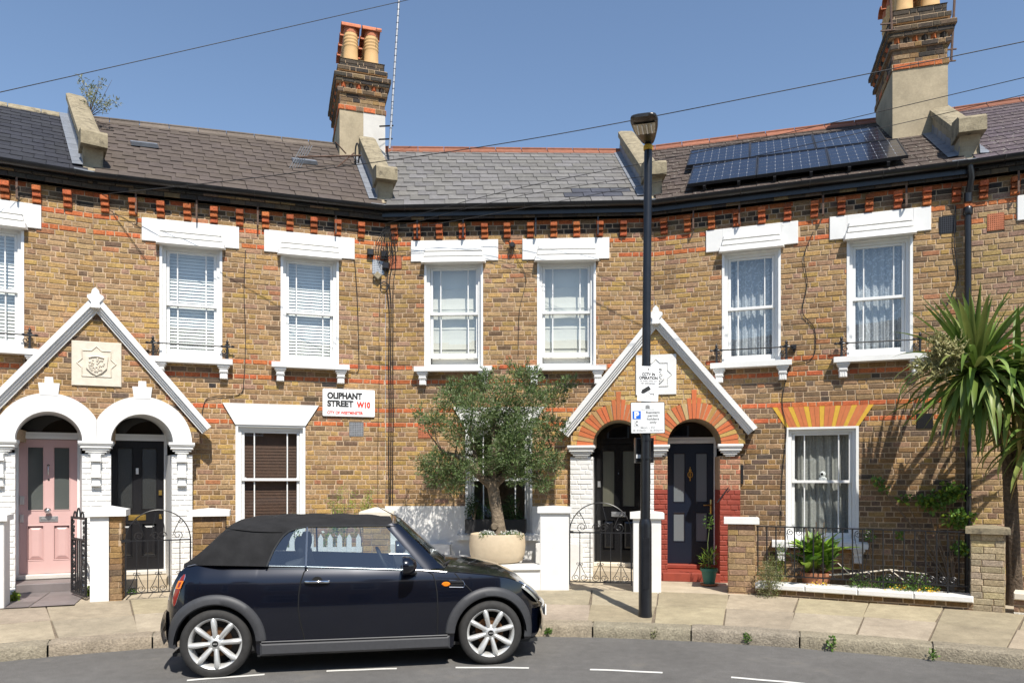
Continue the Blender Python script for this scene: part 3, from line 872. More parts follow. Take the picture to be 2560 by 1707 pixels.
    m = MB(); sh = [(-.14, .10), (-.09, .085), (-.05, .13), (.05, .13), (.09, .085), (.14, .10), (.125, -.06), (.07, -.12), (0, -.165), (-.07, -.12), (-.125, -.06)]
    m.prism([(x, cz+z) for x, z in sh][::-1], -.045, -.02)
    for q in range(46):
        a_ = rnd.uniform(0, 6.28); r_ = .10*sqrt(rnd.random())
        m.lathe([(.012, -.012), (.009, -.02), (.003, -.024)], 6, (r_*cos(a_)*.95, -.035, cz-.02+r_*sin(a_)*.95), axis='y')
    for dx in (-.06, -.02, .02, .06): scroll(m, (dx, cz-.085), .016, 1.1, dx*30, 1, .005, -.05)
    m.tube([(-.09+.18*t/8, -.05, cz+.075+.02*sin(t/8*pi)) for t in range(9)], .014, 5)
    m.build('shield', km, pq, W)
    return P

PL = porch(PORCH[0], True, 'white trimmed brick gable porch over the pink door and its black neighbour')
W = PORCH[0]
for x0, x1 in ((-1.30, -.95), (-.18, .17), (.93, 1.20)):
    pillar(PL, W, x0, x1, [(.24, 2.13, 'white_brick', None)], 0); capital(PL, W, x0, x1, True)
PR = porch(PORCH[1], False, 'brick gable porch with striped red and yellow arches behind the lamp post')
W = PORCH[1]
pillar(PR, W, -1.30, -.95, [(.24, 2.13, 'white_brick', None)], 0); capital(PR, W, -1.30, -.95, False)
PALR = [((.42, .16, .085), 3), ((.38, .20, .12), 3), ((.34, .21, .11), 2)]
pillar(PR, W, -.18, -.03, [(.24, 2.13, 'white_brick', None)], 0)
pillar(PR, W, -.03, .17, [(.24, 1.63, 'red_paint', None), (1.63, 2.13, None, PALR)], 0); capital(PR, W, -.18, .17, False)
pillar(PR, W, .93, 1.22, [(.24, 1.63, 'red_paint', None), (1.63, 2.13, None, PALR)], 0); capital(PR, W, .93, 1.22, False)

# ---------------------------------------------------------------- front doors
K['pink'] = mat('pink_door_paint', (.58, .38, .36), 0.4, n=[(3, .96, 1.03)])
K['black_door'] = mat('black_door_paint', (.012, .012, .014), 0.28, n2=[(60, .75, .02, (.3, .29, .27))])
K['black_gloss'] = mat('black_gloss_paint', (.008, .008, .009), 0.15)
K['navy_door'] = mat('navy_door_paint', (.0055, .010, .023), 0.35, b=(30, .1, .002))
K['frost_dark'] = mat('dark_obscured_glass', (.035, .037, .036), 0.12, spec=.7, b=(90, .5, .01))
K['frost_pink'] = mat('grey_obscured_glass', (.085, .095, .09), 0.18, spec=.6)
K['ribbed'] = mat('ribbed_glass', (.10, .10, .075), 0.3, spec=.6, n=[(60, .75, 1.2)], rs=(6, 6, .02))
def door(H, P, cx, paint, glass, style):
    y = DEP
    W = WM[P] @ Matrix.Translation((cx + SKEW[P]*y, 0, 0))
    m = MB(); x0, x1, z0, z1 = -.355, .355, .46, 2.345
    if style == 'navy': cols = [(-.265, -.075), (.075, .265)]; rows = [(1.42, 2.2), (.80, 1.27)]
    else: cols = [(-.265, -.055), (.055, .265)]; rows = [(1.34, 2.245), (.64, 1.14)]
    # stiles and rails around the panels
    xs = [x0, cols[0][0], cols[0][1], cols[1][0], cols[1][1], x1]
    m.box(xs[0], xs[1], y, y+.045, z0, z1); m.box(xs[2], xs[3], y, y+.045, z0, z1); m.box(xs[4], xs[5], y, y+.045, z0, z1)
    for c in cols:
        zz = [z0, rows[1][0], rows[1][1], rows[0][0], rows[0][1], z1]
        for a_, b_ in ((zz[0], zz[1]), (zz[2], zz[3]), (zz[4], zz[5])): m.box(c[0], c[1], y+.0005, y+.045, a_, b_)
    d = m.build('front_door', K[paint], H, W)
    for c in cols:
        for ri, r_ in enumerate(rows):
            # beads
            b = MB(); t = .013
            b.bbox(c[0], c[0]+t, y-.006, y+.02, r_[0], r_[1]); b.bbox(c[1]-t, c[1], y-.006, y+.02, r_[0], r_[1])
            b.bbox(c[0]+t, c[1]-t, y-.006, y+.02, r_[0], r_[0]+t); b.bbox(c[0]+t, c[1]-t, y-.006, y+.02, r_[1]-t, r_[1])
            b.build('panel_bead', K[paint], d, W)
            p = MB()
            if ri == 0 or style == 'navy':
                p.box(c[0], c[1], y+.015, y+.025, r_[0], r_[1]); p.build('door_pane', K[glass], d, W)
            else:
                ca, cb_ = c[0]+.014, c[1]-.014; za, zb = r_[0]+.014, r_[1]-.014; i = .05
                p.add([(ca, y+.03, za), (cb_, y+.03, za), (cb_, y+.03, zb), (ca, y+.03, zb), (ca+i, y+.008, za+i), (cb_-i, y+.008, za+i), (cb_-i, y+.008, zb-i), (ca+i, y+.008, zb-i)],
                      [(4,5,6,7),(0,1,5,4),(1,2,6,5),(2,3,7,6),(3,0,4,7)])
                p.build('door_panel', K[paint], d, W)
    # letter plate, knob, knocker, locks
    lz = 1.225
    m = MB()
    m.bbox(-.115, .115, y-.012, y, lz-.04, lz+.04); l = m.build('letter_plate', K['steel' if style in ('pink', 'black3') else 'brass'], d, W) if style != 'navy' else None
    if l:
        m = MB(); m.bbox(-.085, .085, y-.018, y-.012, lz-.018, lz+.018); m.build('letter_flap', K['steel' if style in ('pink', 'black3') else 'brass'], l, W)
    if style == 'pink':
        m = MB(); m.lathe([(.02, 0), (.02, -.02), (.014, -.03), (.038, -.05), (.044, -.075), (.03, -.1), (.0, -.108)], 16, (0, y, 1.345), axis='y'); m.build('door_knob', K['chrome'], d, W, smooth=50)
        m = MB(); m.tube([(0, y-.012, 1.98), (0, y-.035, 1.96), (0, y-.035, 1.87), (0, y-.012, 1.85)], .009, 8); m.lathe([(.016, 0), (.016, -.02)], 10, (0, y, 1.98), axis='y'); m.build('door_knocker', K['chrome'], d, W, smooth=50)
        m = MB(); m.lathe([(.014, 0), (.014, -.006), (.0, -.007)], 10, (0, y, 1.78), axis='y'); m.build('spy_hole', K['ink'], d, W)
        m = MB(); m.bbox(-.345, -.29, y-.03, y, 1.43, 1.55); m.bbox(-.345, -.30, y-.02, y, 1.18, 1.29); m.build('lock', K['steel'], d, W)
    elif style == 'black2':
        m = MB(); m.bbox(-.018, .018, y-.012, y, 1.86, 1.95); m.build('door_bell', K['sign_white'], d, W)
        m = MB(); m.bbox(.285, .33, y-.03, y, 1.55, 1.62); m.bbox(.29, .335, y-.012, y, 1.2, 1.265); m.build('lock', K['brass'], d, W)
    elif style == 'black3':
        m = MB(); m.bbox(-.335, -.285, y-.04, y, 1.66, 1.76, .01); m.bbox(-.33, -.29, y-.03, y, 1.02, 1.12); m.build('lock', K['steel'], d, W)
        m = MB(); m.lathe([(.008, 0), (.008, -.006), (0, -.007)], 8, (0, y, 1.88), axis='y'); m.build('spy_hole', K['chrome'], d, W)
    else:
        m = MB(); m.lathe([(.012, 0), (.02, -.012), (.0, -.02)], 10, (0, y, 1.93), axis='y')
        m.tube([(.035*sin(t*2*pi/14), y-.018, 1.86+.05*cos(t*2*pi/14)) for t in range(15)], .007, 6); m.tube([(0, y-.015, 1.98), (0, y-.02, 1.76)], [.006, .009], 6)
        m.build('door_knocker', K['brass'], d, W, smooth=50)
        m = MB(); m.bbox(.30, .335, y-.008, y, 1.24, 1.47); m.tube([(.317, y-.01, 1.385), (.317, y-.05, 1.385), (.2, y-.055, 1.38)], .010, 8); m.build('door_handle', K['brass'], d, W, smooth=50)
    # frame, transom and fanlight
    fm = K['white_joinery']; m = MB()
    if style == 'black3': fm = K['black_gloss']
    m.box(-.40, -.357, y-.03, y+.06, .44, 2.75); m.box(.357, .40, y-.03, y+.06, .44, 2.75); m.box(-.357, .357, y-.04, y+.06, 2.35, 2.40); m.box(-.357, .357, y-.025, y+.06, 2.40, 2.445)
    m.build('door_frame', fm, H, W)
    m = MB(); m.add([(-.357, y+.02, 2.445), (.357, y+.02, 2.445), (.357, y+.02, 2.80), (-.357, y+.02, 2.80)], [(0,1,2,3)]); m.build('fanlight', K['dark_glass'], H, W)
    m = MB(); m.add([(-.6, y+.9, .3), (.6, y+.9, .3), (.6, y+.9, 3.0), (-.6, y+.9, 3.0), (-.6, y+.1, 3.0), (.6, y+.1, 3.0), (-.6, y+.1, .3), (.6, y+.1, .3)], [(0,1,2,3), (3,2,5,4), (0,3,4,6), (1,7,5,2)]); m.build('hall_interior', K['room'], H, W)
    # threshold and step
    m = MB(); m.bbox(-.40, .40, y-.12, y+.1, .39, .455, .01)
    m.build('threshold', K['cement_pale' if style in ('pink', 'black2') else 'red_paint' if style == 'navy' else 'plaque_stone'], H, W)
    m = MB(); m.bbox(-.42, .42, -.02 if style == 'navy' else .05, y+.05, .255, .385, .008)
    m.build('door_step', K['grey_tile' if style == 'pink' else 'red_paint' if style == 'navy' else 'path'], H, W)
door(HN[0], PL, -AC, 'pink', 'frost_pink', 'pink')
door(HN[1], PL, AC, 'black_door', 'frost_dark', 'black2')
door(HN[2], PR, -AC, 'black_gloss', 'ribbed', 'black3')
door(HN[3], PR, AC, 'navy_door', 'frost', 'navy')

# ---------------------------------------------------------------- roofs
RG = [(-11.6, 11.05), (-7.64, 12.96), (-2.85, 14.19), (2.21, 14.31), (7.11, 12.89), (11.2, 11.4)]
ZE, ZR = 6.03, 8.10
def roofpt(i, s, t, lift=0.0):
    a, b, c, d = Vector(V[i]), Vector(V[i+1]), Vector(RG[i]), Vector(RG[i+1])
    e = (b-a).normalized(); n = Vector((e.y, -e.x))*.17
    p = (a+n).lerp(b+n, s).lerp(c.lerp(d, s), t)
    return Vector((p.x, p.y, ZE + (ZR-ZE)*t + lift))
def slate_mesh(mt):
    m = MB(); m.color((1, 1, 1))
    m.add([(0,0,0),(1,0,0),(1,1,0),(0,1,0),(.004,.003,1),(.996,.003,1),(1,1,.4),(0,1,.4)], [(0,1,5,4),(1,2,6,5),(3,0,4,7),(4,5,6,7)])
    return m.mesh('slate', mt)
def roof_of(i, mt, base, rows, sw, var, patch=None):
    H = HN[i]; Wi = Matrix.Identity(4)
    m = MB(); m.sheet(lambda u, v: tuple(roofpt(i, u, v, -.02)), 6, 4)
    bk0, bk1 = roofpt(i, 0, 1), roofpt(i, 1, 1)
    e0, e1 = roofpt(i, 0, 0), roofpt(i, 1, 0)
    m.add([bk0, bk1, bk1 + (bk1-e1)*Vector((1, 1, -1)), bk0 + (bk0-e0)*Vector((1, 1, -1))], [(0,1,2,3)])
    rf = m.build('roof', K['underlay'], H, Wi)
    ms = slate_mesh(K[mt])
    for r_ in range(rows):
        t0 = r_/rows; t1 = min(1.0, (r_+1.12)/rows)
        Lr = (roofpt(i, 1, t0) - roofpt(i, 0, t0)).length
        n = max(4, int(round(Lr/sw))); off = .5 if r_ % 2 else 0.0
        k = -1
        while k < n+1:
            s0 = (k + off)/n; s1 = (k+1+off)/n; k += 1
            s0 = max(s0, .012); s1 = min(s1, .988)
            if s1 - s0 < .15/n: continue
            g_ = .0028/Lr
            a_ = roofpt(i, s0+g_, t0); b_ = roofpt(i, s1-g_, t0); c_ = roofpt(i, s0+g_, t1)
            X = b_-a_; Y = c_-a_; N_ = X.cross(Y).normalized()
            lf = .012
            M_ = Matrix(((X.x, Y.x, N_.x*.009, a_.x + N_.x*.006), (X.y, Y.y - 0, N_.y*.009, a_.y + N_.y*.006), (X.z, Y.z, N_.z*.009, a_.z + N_.z*.006), (0, 0, 0, 1)))
            # tilt: tail lies on the course below
            Yt = Y - N_*.010
            M_ = Matrix(((X.x, Yt.x, N_.x*.009, a_.x + N_.x*.012), (X.y, Yt.y, N_.y*.009, a_.y + N_.y*.012), (X.z, Yt.z, N_.z*.009, a_.z + N_.z*.012), (0, 0, 0, 1)))
            o = bpy.data.objects.new('slate', ms)
            s_ = 1 + rnd.uniform(-var, var)
            col = base
            if patch and patch[0] < (s0+s1)/2 < patch[1] and patch[2] < t0 < patch[3] and rnd.random() < .95: col = patch[4]
            o.color = (col[0]*s_, col[1]*s_, col[2]*s_*rnd.uniform(.97, 1.04), 1)
            C.objects.link(o); o.parent = rf
            o.matrix_parent_inverse = Matrix.Identity(4)
            o.matrix_basis = M_          # roof sits at the world origin frame
            WM[o] = M_
    return rf
# the roof parts live under houses whose frames are rotated; keep them in world space
def roof_fix(rf, H):
    pass
ROOFS = []
def ridge(i, rf, mt, col, roll):
    a_, b_ = roofpt(i, .01, 1.0), roofpt(i, .99, 1.0)
    L_ = (b_-a_).length; n = int(L_/.46); d = (b_-a_)/n
    h = Vector((d.y, -d.x, 0)).normalized()
    fr = (roofpt(i, .5, 1) - roofpt(i, .5, 0)).normalized()
    for k in range(n):
        p0 = a_ + d*(k+.012); p1 = a_ + d*(k+.988)
        m = MB(); w = .17; th = .02
        hw = fr*w
        up = Vector((0, 0, .035)); bk = Vector((-hw.x*1, -hw.y*1, hw.z))
        q = []
        for p in (p0, p1):
            q += [p - hw + up, p + up + Vector((0, 0, .022)), p - Vector((-hw.x, -hw.y, hw.z)) + up, p - hw + up*.2]
        m.add([tuple(x) for x in q], [(0,4,5,1),(1,5,6,2),(3,7,4,0),(0,1,2,3),(7,6,5,4)])
        if roll: m.tube([p0 + Vector((0, 0, .055)), p1 + Vector((0, 0, .055))], .028, 8)
        m.color((1, 1, 1))
        o = m.build('ridge_tile', K[mt], rf, Matrix.Identity(4))
        s_ = rnd.uniform(.8, 1.12); o.color = (col[0]*s_, col[1]*s_, col[2]*s_, 1)
for i, (mt, base, rows, sw, var, patch, rm, rc, roll) in enumerate([
    ('slate', (.040, .041, .048), 15, .27, .10, None, 'stone', (1, 1, 1), False),
    ('slate_moss', (.098, .079, .067), 15, .33, .07, None, 'slate_moss', (.14, .115, .095), True),
    ('slate', (.165, .158, .15), 14, .315, .10, (.70, .95, .0, .16, (.07, .073, .088)), 'terracotta', (.55, .62, .72), True),
    ('slate_lichen', (.085, .066, .056), 16, .30, .10, None, 'terracotta', (.55, .62, .72), True),
    ('slate_lichen', (.10, .08, .086), 16, .30, .12, None, 'terracotta', (.55, .62, .72), True)]):
    rf = roof_of(i, mt, base, rows, sw, var, patch)
    ROOFS.append(rf)
    ridge(i, rf, rm, rc, roll)
for i, s_, t_ in ((1, .20, .52), (1, .75, .54)):      # low slate vents
    a_ = roofpt(i, s_-.045, t_, .03); b_ = roofpt(i, s_+.045, t_, .03); c_ = roofpt(i, s_-.045, t_+.09, .03)
    X = b_-a_; Y = c_-a_; N_ = X.cross(Y).normalized()
    m = MB(Matrix(((X.x, Y.x, N_.x, a_.x), (X.y, Y.y, N_.y, a_.y), (X.z, Y.z, N_.z, a_.z), (0, 0, 0, 1))))
    m.add([(0,0,0),(1,0,0),(1,1,0),(0,1,0),(.03,.02,.06),(.97,.02,.06),(.97,1,.005),(.03,1,.005)], [(0,1,5,4),(1,2,6,5),(3,0,4,7),(4,5,6,7)])
    m.build('roof_vent', K['lead'], ROOFS[i], Matrix.Identity(4))

# ---------------------------------------------------------------- party wall parapets
def parapet(i, Hn, tmax, w=.115, lead=True):
    B = Vector(V[i]); Rg = Vector(RG[i]); d = Rg-B; L_ = d.length
    W = at(B.x, B.y, 0, atan2(d.y, d.x))      # local x runs up the roof, y across (left is +)
    sl = (ZR-ZE)/(L_+.17)
    rz = lambda s: ZE + sl*(s+.17)
    m = MB()
    e = L_*tmax
    def prism_y(poly, w_, m=m): m.prism(poly, -w_, w_)
    prism_y([(.12, rz(.12)-.15), (e, rz(e)-.15), (e, rz(e)+.30), (.12, rz(.12)+.30)], w)
    pw = m.build('parapet', K['cement'], HN[Hn], W)
    n = 3
    for k in range(n):      # coping stones
        s0 = .20 + (e-.20)*k/n; s1 = .20 + (e-.20)*(k+1)/n - .006
        m = MB(); z = lambda s, h: rz(s)+h
        lo, hi = .29, .41
        vs = []
        for s in (s0, s1):
            vs += [(s, -w-.035, z(s, lo)), (s, w+.035, z(s, lo)), (s, w+.035, z(s, hi-.02)), (s, w-.01, z(s, hi)), (s, -w+.01, z(s, hi)), (s, -w-.035, z(s, hi-.02))]
        m.add(vs, [(0,1,2,3,4,5)[::-1], (6,7,8,9,10,11)] + [(q, (q+1) % 6, 6+(q+1) % 6, 6+q) for q in range(6)])
        m.build('coping_stone', K['stone'], pw, W)
    m = MB(); zt = rz(.2)+.42      # kneeler: capped head over a curved neck
    head = [(-.16, zt-.26), (.26, zt-.26), (.26, zt-.02), (.20, zt+.03), (-.10, zt-.03), (-.16, zt-.08)]
    m.prism(head, -w-.05, w+.05)
    m.build('kneeler', K['stone'], pw, W)
    m = MB(); neck = [(-.03, ZE-.03)] + [(-.03 + .07*sin(q/6*pi), ZE+.02+(zt-.26-ZE-.02)*q/6) for q in range(7)] + [(.24, zt-.26), (.24, ZE)]
    m.prism(neck, -w-.01, w+.01); m.build('kneeler_neck', K['cement'], pw, W)
    if lead:
        for s_ in (-1, 1):
            m = MB(); k = 9
            for q in range(k):
                a_, b_ = e*q/k, e*(q+1)/k - .008
                y0, y1 = s_*(w+.004), s_*(w+.012); y2 = s_*(w+.14)
                st = .03*(q % 2)
                m.add([(a_, y0, rz(a_)+.17+st*0), (b_, y0, rz(b_)+.15), (b_, y1, rz(b_)+.045), (a_, y1, rz(a_)+.045), (b_, y2, rz(b_)+.035), (a_, y2, rz(a_)+.035)], [(0,1,2,3), (3,2,4,5)])
            o = m.build('lead_flashing', K['lead'], pw, W)
        m = MB(); m.box(-.17, .0, -w-.13, w+.13, ZE+.012, ZE+.03); m.build('lead_apron', K['lead'], pw, W)
    return pw
parapet(1, 1, 1.02); parapet(2, 2, .80); parapet(3, 3, 1.02); parapet(4, 4, .72)

# ---------------------------------------------------------------- chimney stacks
def brick_small(parent, W, x, y, z, L_, h, d, col):
    o = brick_obj(parent, W @ Matrix.Translation((0, y, 0)), x, z, L_, col, h=h)
    return o
def ring_course(st, W, w, dp, e, z, h, palf, skip=False):
    """one course of bricks round a stack of plan w x dp, oversailing by e"""
    m = MB(); m.box(-e+.01, w+e-.01, -e+.01, dp+e-.01, z-.004, z+h+.006); m.build('mortar_bed', K['mortar'], st, W)
    faces = [(Matrix.Translation((-e, -e, 0)), w+2*e), (Matrix.Translation((-e, dp+e, 0)) @ Matrix.Rotation(R(-90), 4, 'Z'), dp+2*e),
             (Matrix.Translation((w+e, -e, 0)) @ Matrix.Rotation(R(90), 4, 'Z'), dp+2*e)]
    for F, L_ in faces:
        x = rnd.choice((0, -.11)); n = 0
        while x < L_-.02:
            l = (.225 if n % 2 else .115) + rnd.uniform(-.02, .02); n += 1
            a_, b_ = max(0, x), min(L_, x+l)
            if b_-a_ > .04: brick_obj(st, W @ F, a_+.004, z, b_-a_-.009, palf(), h=h-.004)
            x += l
def chimney(i, W, zs, w, dp, pots, pale_patch, pot_rows=4):
    H = HN[i]; base = zs - 1.7
    m = MB(); m.box(0, w, 0, dp, base, zs); st = m.build('chimney_stack', K['cement'], H, W)
    if pale_patch:
        m = MB(); m.box(w*.52, w+.003, -.004, .3, base, zs-.005); m.build('render_patch', K['cement_pale'], st, W)
    mix = lambda: pick(PALD) if rnd.random() < .75 else pick(PALK)
    dark = lambda: pick(PALK)
    z = zs
    ring_course(st, W, w, dp, .02, z, .085, lambda: red() if rnd.random() < .75 else pick(PALD)); z += .087
    for q in range(3): ring_course(st, W, w, dp, .0, z, .072, mix); z += .077
    ring_course(st, W, w, dp, .045, z, .07, lambda: pick(PALD if rnd.random() < .4 else PALK)); z += .08
    # dog-tooth course
    m = MB(); m.box(.0, w, .0, dp, z-.01, z+.10); m.build('mortar_bed', K['mortar'], st, W)
    dt = MB(); dt.color((1, 1, 1)); dt.prism([(-.055, 0), (.055, 0), (.055, .07), (-.055, .07)], 0, .001)
    tooth = MB(); tooth.color((1, 1, 1)); tooth.hprism([(-.06, .03), (0, -.05), (.06, .03)], 0, .075); tm = tooth.mesh('dog_tooth_brick', K['brick'])
    for F, L_ in [(Matrix.Identity(4), w), (Matrix.Translation((0, dp, 0)) @ Matrix.Rotation(R(-90), 4, 'Z'), dp)]:
        n = int(L_/.13)
        for q in range(n):
            o = bpy.data.objects.new('dog_tooth_brick', tm); c = red() if q % 2 == 0 else pick(PALK); o.color = (*c, 1)
            place(o, W @ F @ Matrix.Translation(((q+.5)*L_/n, -.01, z+.005)), st)
    z += .09
    for e in (.075, .105): ring_course(st, W, w, dp, e, z, .07, dark); z += .077
    ring_course(st, W, w, dp, .0, z, .07, dark); z += .077
    ring_course(st, W, w, dp, .045, z, .07, dark); z += .077
    for q in range(2): ring_course(st, W, w, dp, -.01, z, .07, dark); z += .076
    m = MB(); m.add([(.0, .0, z), (w, 0, z), (w, dp, z), (0, dp, z), (.12, .12, z+.07), (w-.12, .12, z+.07), (w-.12, dp-.12, z+.07), (.12, dp-.12, z+.07)], [(0,1,5,4),(1,2,6,5),(2,3,7,6),(3,0,4,7),(4,5,6,7)]); m.build('flaunching', K['stone'], st, W)
    for px, py, hh in pots:
        p = MB(); prof = [(.145, 0), (.145, .05), (.135, .07), (.13, .26)]
        for q in range(4): prof += [(.13, .27+.06*q), (.138, .285+.06*q), (.138, .30+.06*q), (.13, .315+.06*q)]
        prof += [(.125, .53), (.125, .56)]
        p.lathe(prof, 18, (px, py, z+.02))
        po = p.build('chimney_pot', K['buff_pot'], st, W, smooth=40)
        c = MB(); zz = z+.55
        c.lathe([(.13, 0), (.128, .05), (.115, .12)], 14, (px, py, zz))
        n = 8; arc = [(.15*cos(pi*q/n), .085+.115*sin(pi*q/n)) for q in range(n+1)]; arc2 = [(.13*cos(pi*q/n), .08+.10*sin(pi*q/n)) for q in range(n+1)][::-1]
        c.m = Matrix.Translation((px, py, zz)) @ Matrix.Rotation(R(90), 4, 'Z')
        c.prism(arc + arc2, -.175, .175)
        o = c.build('pot_cowl', K['terracotta'], st, W); o.color = (1, 1, 1, 1)
    return st, z
K['rust_stain'] = mat('rust_stain', (.38, .20, .075), 0.9, n=[(9, .6, 1.3)])
W1 = at(-3.16, 13.55, 0, R(17.9))
st1, zt1 = chimney(1, W1, 8.57, .83, 1.45, [(.22+.38*c_, .20+.345*r_, 0) for r_ in range(4) for c_ in range(2)], True)
W2 = at(6.02, 11.70, 0, R(-16))
st2, zt2 = chimney(3, W2, 8.24, .78, 1.35, [(.20+.38*c_, .20+.32*r_, 0) for r_ in range(4) for c_ in range(2)], False)

# ---------------------------------------------------------------- solar panels
K['cell'] = mat('solar_cell_glass', (.012, .0145, .026), 0.2, n=[(9, .85, 1.15)], n2=[(45, .73, .03, (.30, .28, .24))], coat=.3)
K['panel_frame'] = mat('black_anodised_frame', (.02, .02, .022), 0.4)
K['cell_line'] = mat('cell_grid_line', (.24, .25, .27), 0.5)
def solar(s0, s1, t0, t1, label):
    a_ = roofpt(3, s0, t0, .0); b_ = roofpt(3, s1, t0, .0); c_ = roofpt(3, s0, t1, .0)
    X = (b_-a_); LX = X.length; X.normalize(); Y = c_-a_; Y = (Y - X*Y.dot(X)); LY = Y.length; Y.normalize(); N_ = X.cross(Y)
    a_ = a_ + N_*.10
    W = Matrix(((X.x, Y.x, N_.x, a_.x), (X.y, Y.y, N_.y, a_.y), (X.z, Y.z, N_.z, a_.z), (0, 0, 0, 1)))
    P = empty('solar_panel', W, label, 'solar panel', 'solar panels on the roof')
    m = MB(); f = .018
    m.box(0, LX, 0, f, 0, .045); m.box(0, LX, LY-f, LY, 0, .045); m.box(0, f, f, LY-f, 0, .045); m.box(LX-f, LX, f, LY-f, 0, .045); m.box(f, LX-f, f, LY-f, 0, .006)
    m.build('frame', K['panel_frame'], P, W)
    m = MB(); m.box(f, LX-f, f, LY-f, .03, .038); m.build('cell_glass', K['cell'], P, W)
    nx, ny = 8, 5
    m = MB()
    for q in range(1, nx):
        x = f+(LX-2*f)*q/nx
        for r_ in range(0, ny*2+1):
            y = f+(LY-2*f)*r_/(ny*2)
            hl = .011 if r_ % 2 == 0 else .003
            m.add([(x-hl*.45, max(f, y-.035 if r_ % 2 == 0 else y-.04), .0392), (x+hl*.45, max(f, y-.03), .0392), (x+hl*.4, min(LY-f, y+.035), .0392), (x-hl*.4, min(LY-f, y+.035), .0392)], [(0,1,2,3)])
    for r_ in range(1, ny):
        y = f+(LY-2*f)*r_/ny; m.box(f, LX-f, y-.0012, y+.0012, .0385, .0392)
    o = m.build('cell_grid', K['cell_line'], P, W); tag(o, kind='stuff')
    for q in (.25, .75):
        m = MB(); m.box(LX*q-.02, LX*q+.02, -.05, LY+.02, -.06, -.002); m.build('mounting_rail', K['panel_frame'], P, W)
names = ['left', 'middle', 'right']
for k in range(3):
    solar(.13+.232*k,   .13+.232*k+.2305, .04, .352, f'blue solar panel in the lower row, {names[k]} one of three')
    solar(.165+.216*k, .165+.216*k+.2145, .372, .67, f'blue solar panel in the upper row, {names[k]} one of three')
print('roofs ok', len(bpy.data.objects))
# ---------------------------------------------------------------- the row across the street (behind the camera, seen only as reflection)
K['far_brick'] = mat('shaded_stock_brick', (.27, .165, .085), 0.9, n=[(18, .7, 1.25), (3, .85, 1.1)])
K['far_glass'] = mat('far_window_glass', (.03, .035, .04), 0.06)
K['far_slate'] = mat('far_slate', (.10, .09, .085), 0.8)
def opposite(x0, k):
    W = at(x0, -7.0, 0, R(180))     # local x to the left, y away from the street
    P = empty('terrace_house', W, 'brick house across the street, ' + ('at the far right', 'right of the middle one', 'straight behind the camera', 'left of the middle one', 'at the far left')[k-1], 'house', 'houses across the street')
    tag(P, None, None)
    m = MB(); m.box(0, 5.0, 0, 6.5, 0, 6.0); m.build('wall', K['far_brick'], P, W)
    m = MB(); m.add([(0, -.2, 5.95), (5.0, -.2, 5.95), (5.0, 3.2, 8.1), (0, 3.2, 8.1), (5.0, 6.6, 5.95), (0, 6.6, 5.95)], [(0,1,2,3), (3,2,4,5), (0,3,5), (1,4,2)]); m.build('roof', K['far_slate'], P, W)
    for wx, wz, ww, wh in ((.7, 3.5, .95, 1.7), (3.2, 3.5, .95, 1.7), (3.0, .9, 1.1, 1.7)):
        m = MB(); m.box(wx, wx+ww, -.04, .02, wz, wz+wh); f = m.build('window', K['white'], P, W)
        m = MB(); m.box(wx+.08, wx+ww-.08, -.05, -.041, wz+.08, wz+wh/2-.03); m.box(wx+.08, wx+ww-.08, -.05, -.041, wz+wh/2+.03, wz+wh-.08); m.build('pane', K['far_glass'], f, W)
    m = MB(); m.box(.9, 1.8, -.05, .02, .3, 2.4); m.build('door', K['navy_door'], P, W)
    m = MB(); m.box(4.6, 5.3, 2.6, 3.9, 7.2, 9.3); m.build('chimney', K['far_brick'], P, W)
for k in range(5): opposite(12.5 - 5.0*k + .01*k, k+1)

# ---------------------------------------------------------------- garden piers and walls
def cap_slab(P, W, w, d, z, h, e, mt, pitch=0.0):
    m = MB()
    m.add([(-e, -e, z), (w+e, -e, z), (w+e, d+e, z), (-e, d+e, z), (-e, -e, z+h), (w+e, -e, z+h), (w+e, d+e, z+h), (-e, d+e, z+h), (w/2-.03, d/2, z+h+pitch), (w/2+.03, d/2, z+h+pitch)],
          [(0,1,5,4), (1,2,6,5), (2,3,7,6), (3,0,4,7), (3,2,1,0), (4,5,9,8), (5,6,9), (6,7,8,9), (7,4,8)])
    m.build('pier_cap', K[mt], P, W, smooth=20)
def pier(cx, cy, rz, w, z0, z1, face, label, capm, capz=.07, e=.04, pitch=.02, pal=None):
    W = at(cx, cy, 0, rz) @ Matrix.Translation((-w/2, 0, 0))
    P = empty('gate_pier', W, label, 'pier', 'piers along the front gardens')
    if face == 'brick':
        n = int(round((z1-z0)/.075)); h = (z1-z0)/n
        for k in range(n): ring_course(P, W, w, w, 0.0, z0+k*h, h-.004, lambda: pick(pal))
    elif face == 'half':
        m = MB(); m.box(.001, w*.58, 0, w, z0, z1); m.build('pier_body', K['white_brick'], P, W)
        n = int(round((z1-z0)/.075)); h = (z1-z0)/n
        W2_ = W @ Matrix.Translation((w*.58, 0, 0))
        for k in range(n): ring_course(P, W2_, w*.42, w, -.004, z0+k*h, h-.004, lambda: pick(PALD))
        for ch in P.children:
            pass
    else:
        m = MB(); m.bbox(0, w, 0, w, z0, z1, .008); m.build('pier_body', K[face], P, W)
    cap_slab(P, W, w, w, z1, capz, e, capm, pitch)
    return P
pier(-6.16, 8.62, R(26), .40, .2, 1.29, 'white_brick', 'white painted brick pier at the left edge beside the tiled path', 'white', .07, .035, .05)
pier(-5.07, 9.24, R(21), .36, .2, 1.32, 'half', 'pier half white paint half bare brick between pink and black doors', 'white', .08, .045, .05)
pier(-3.97, 9.70, R(19), .40, .2, 1.30, 'brick', 'dark brick pier with rough white cap behind the car boot', 'white_brick', .07, .05, .03, pal=PALD)
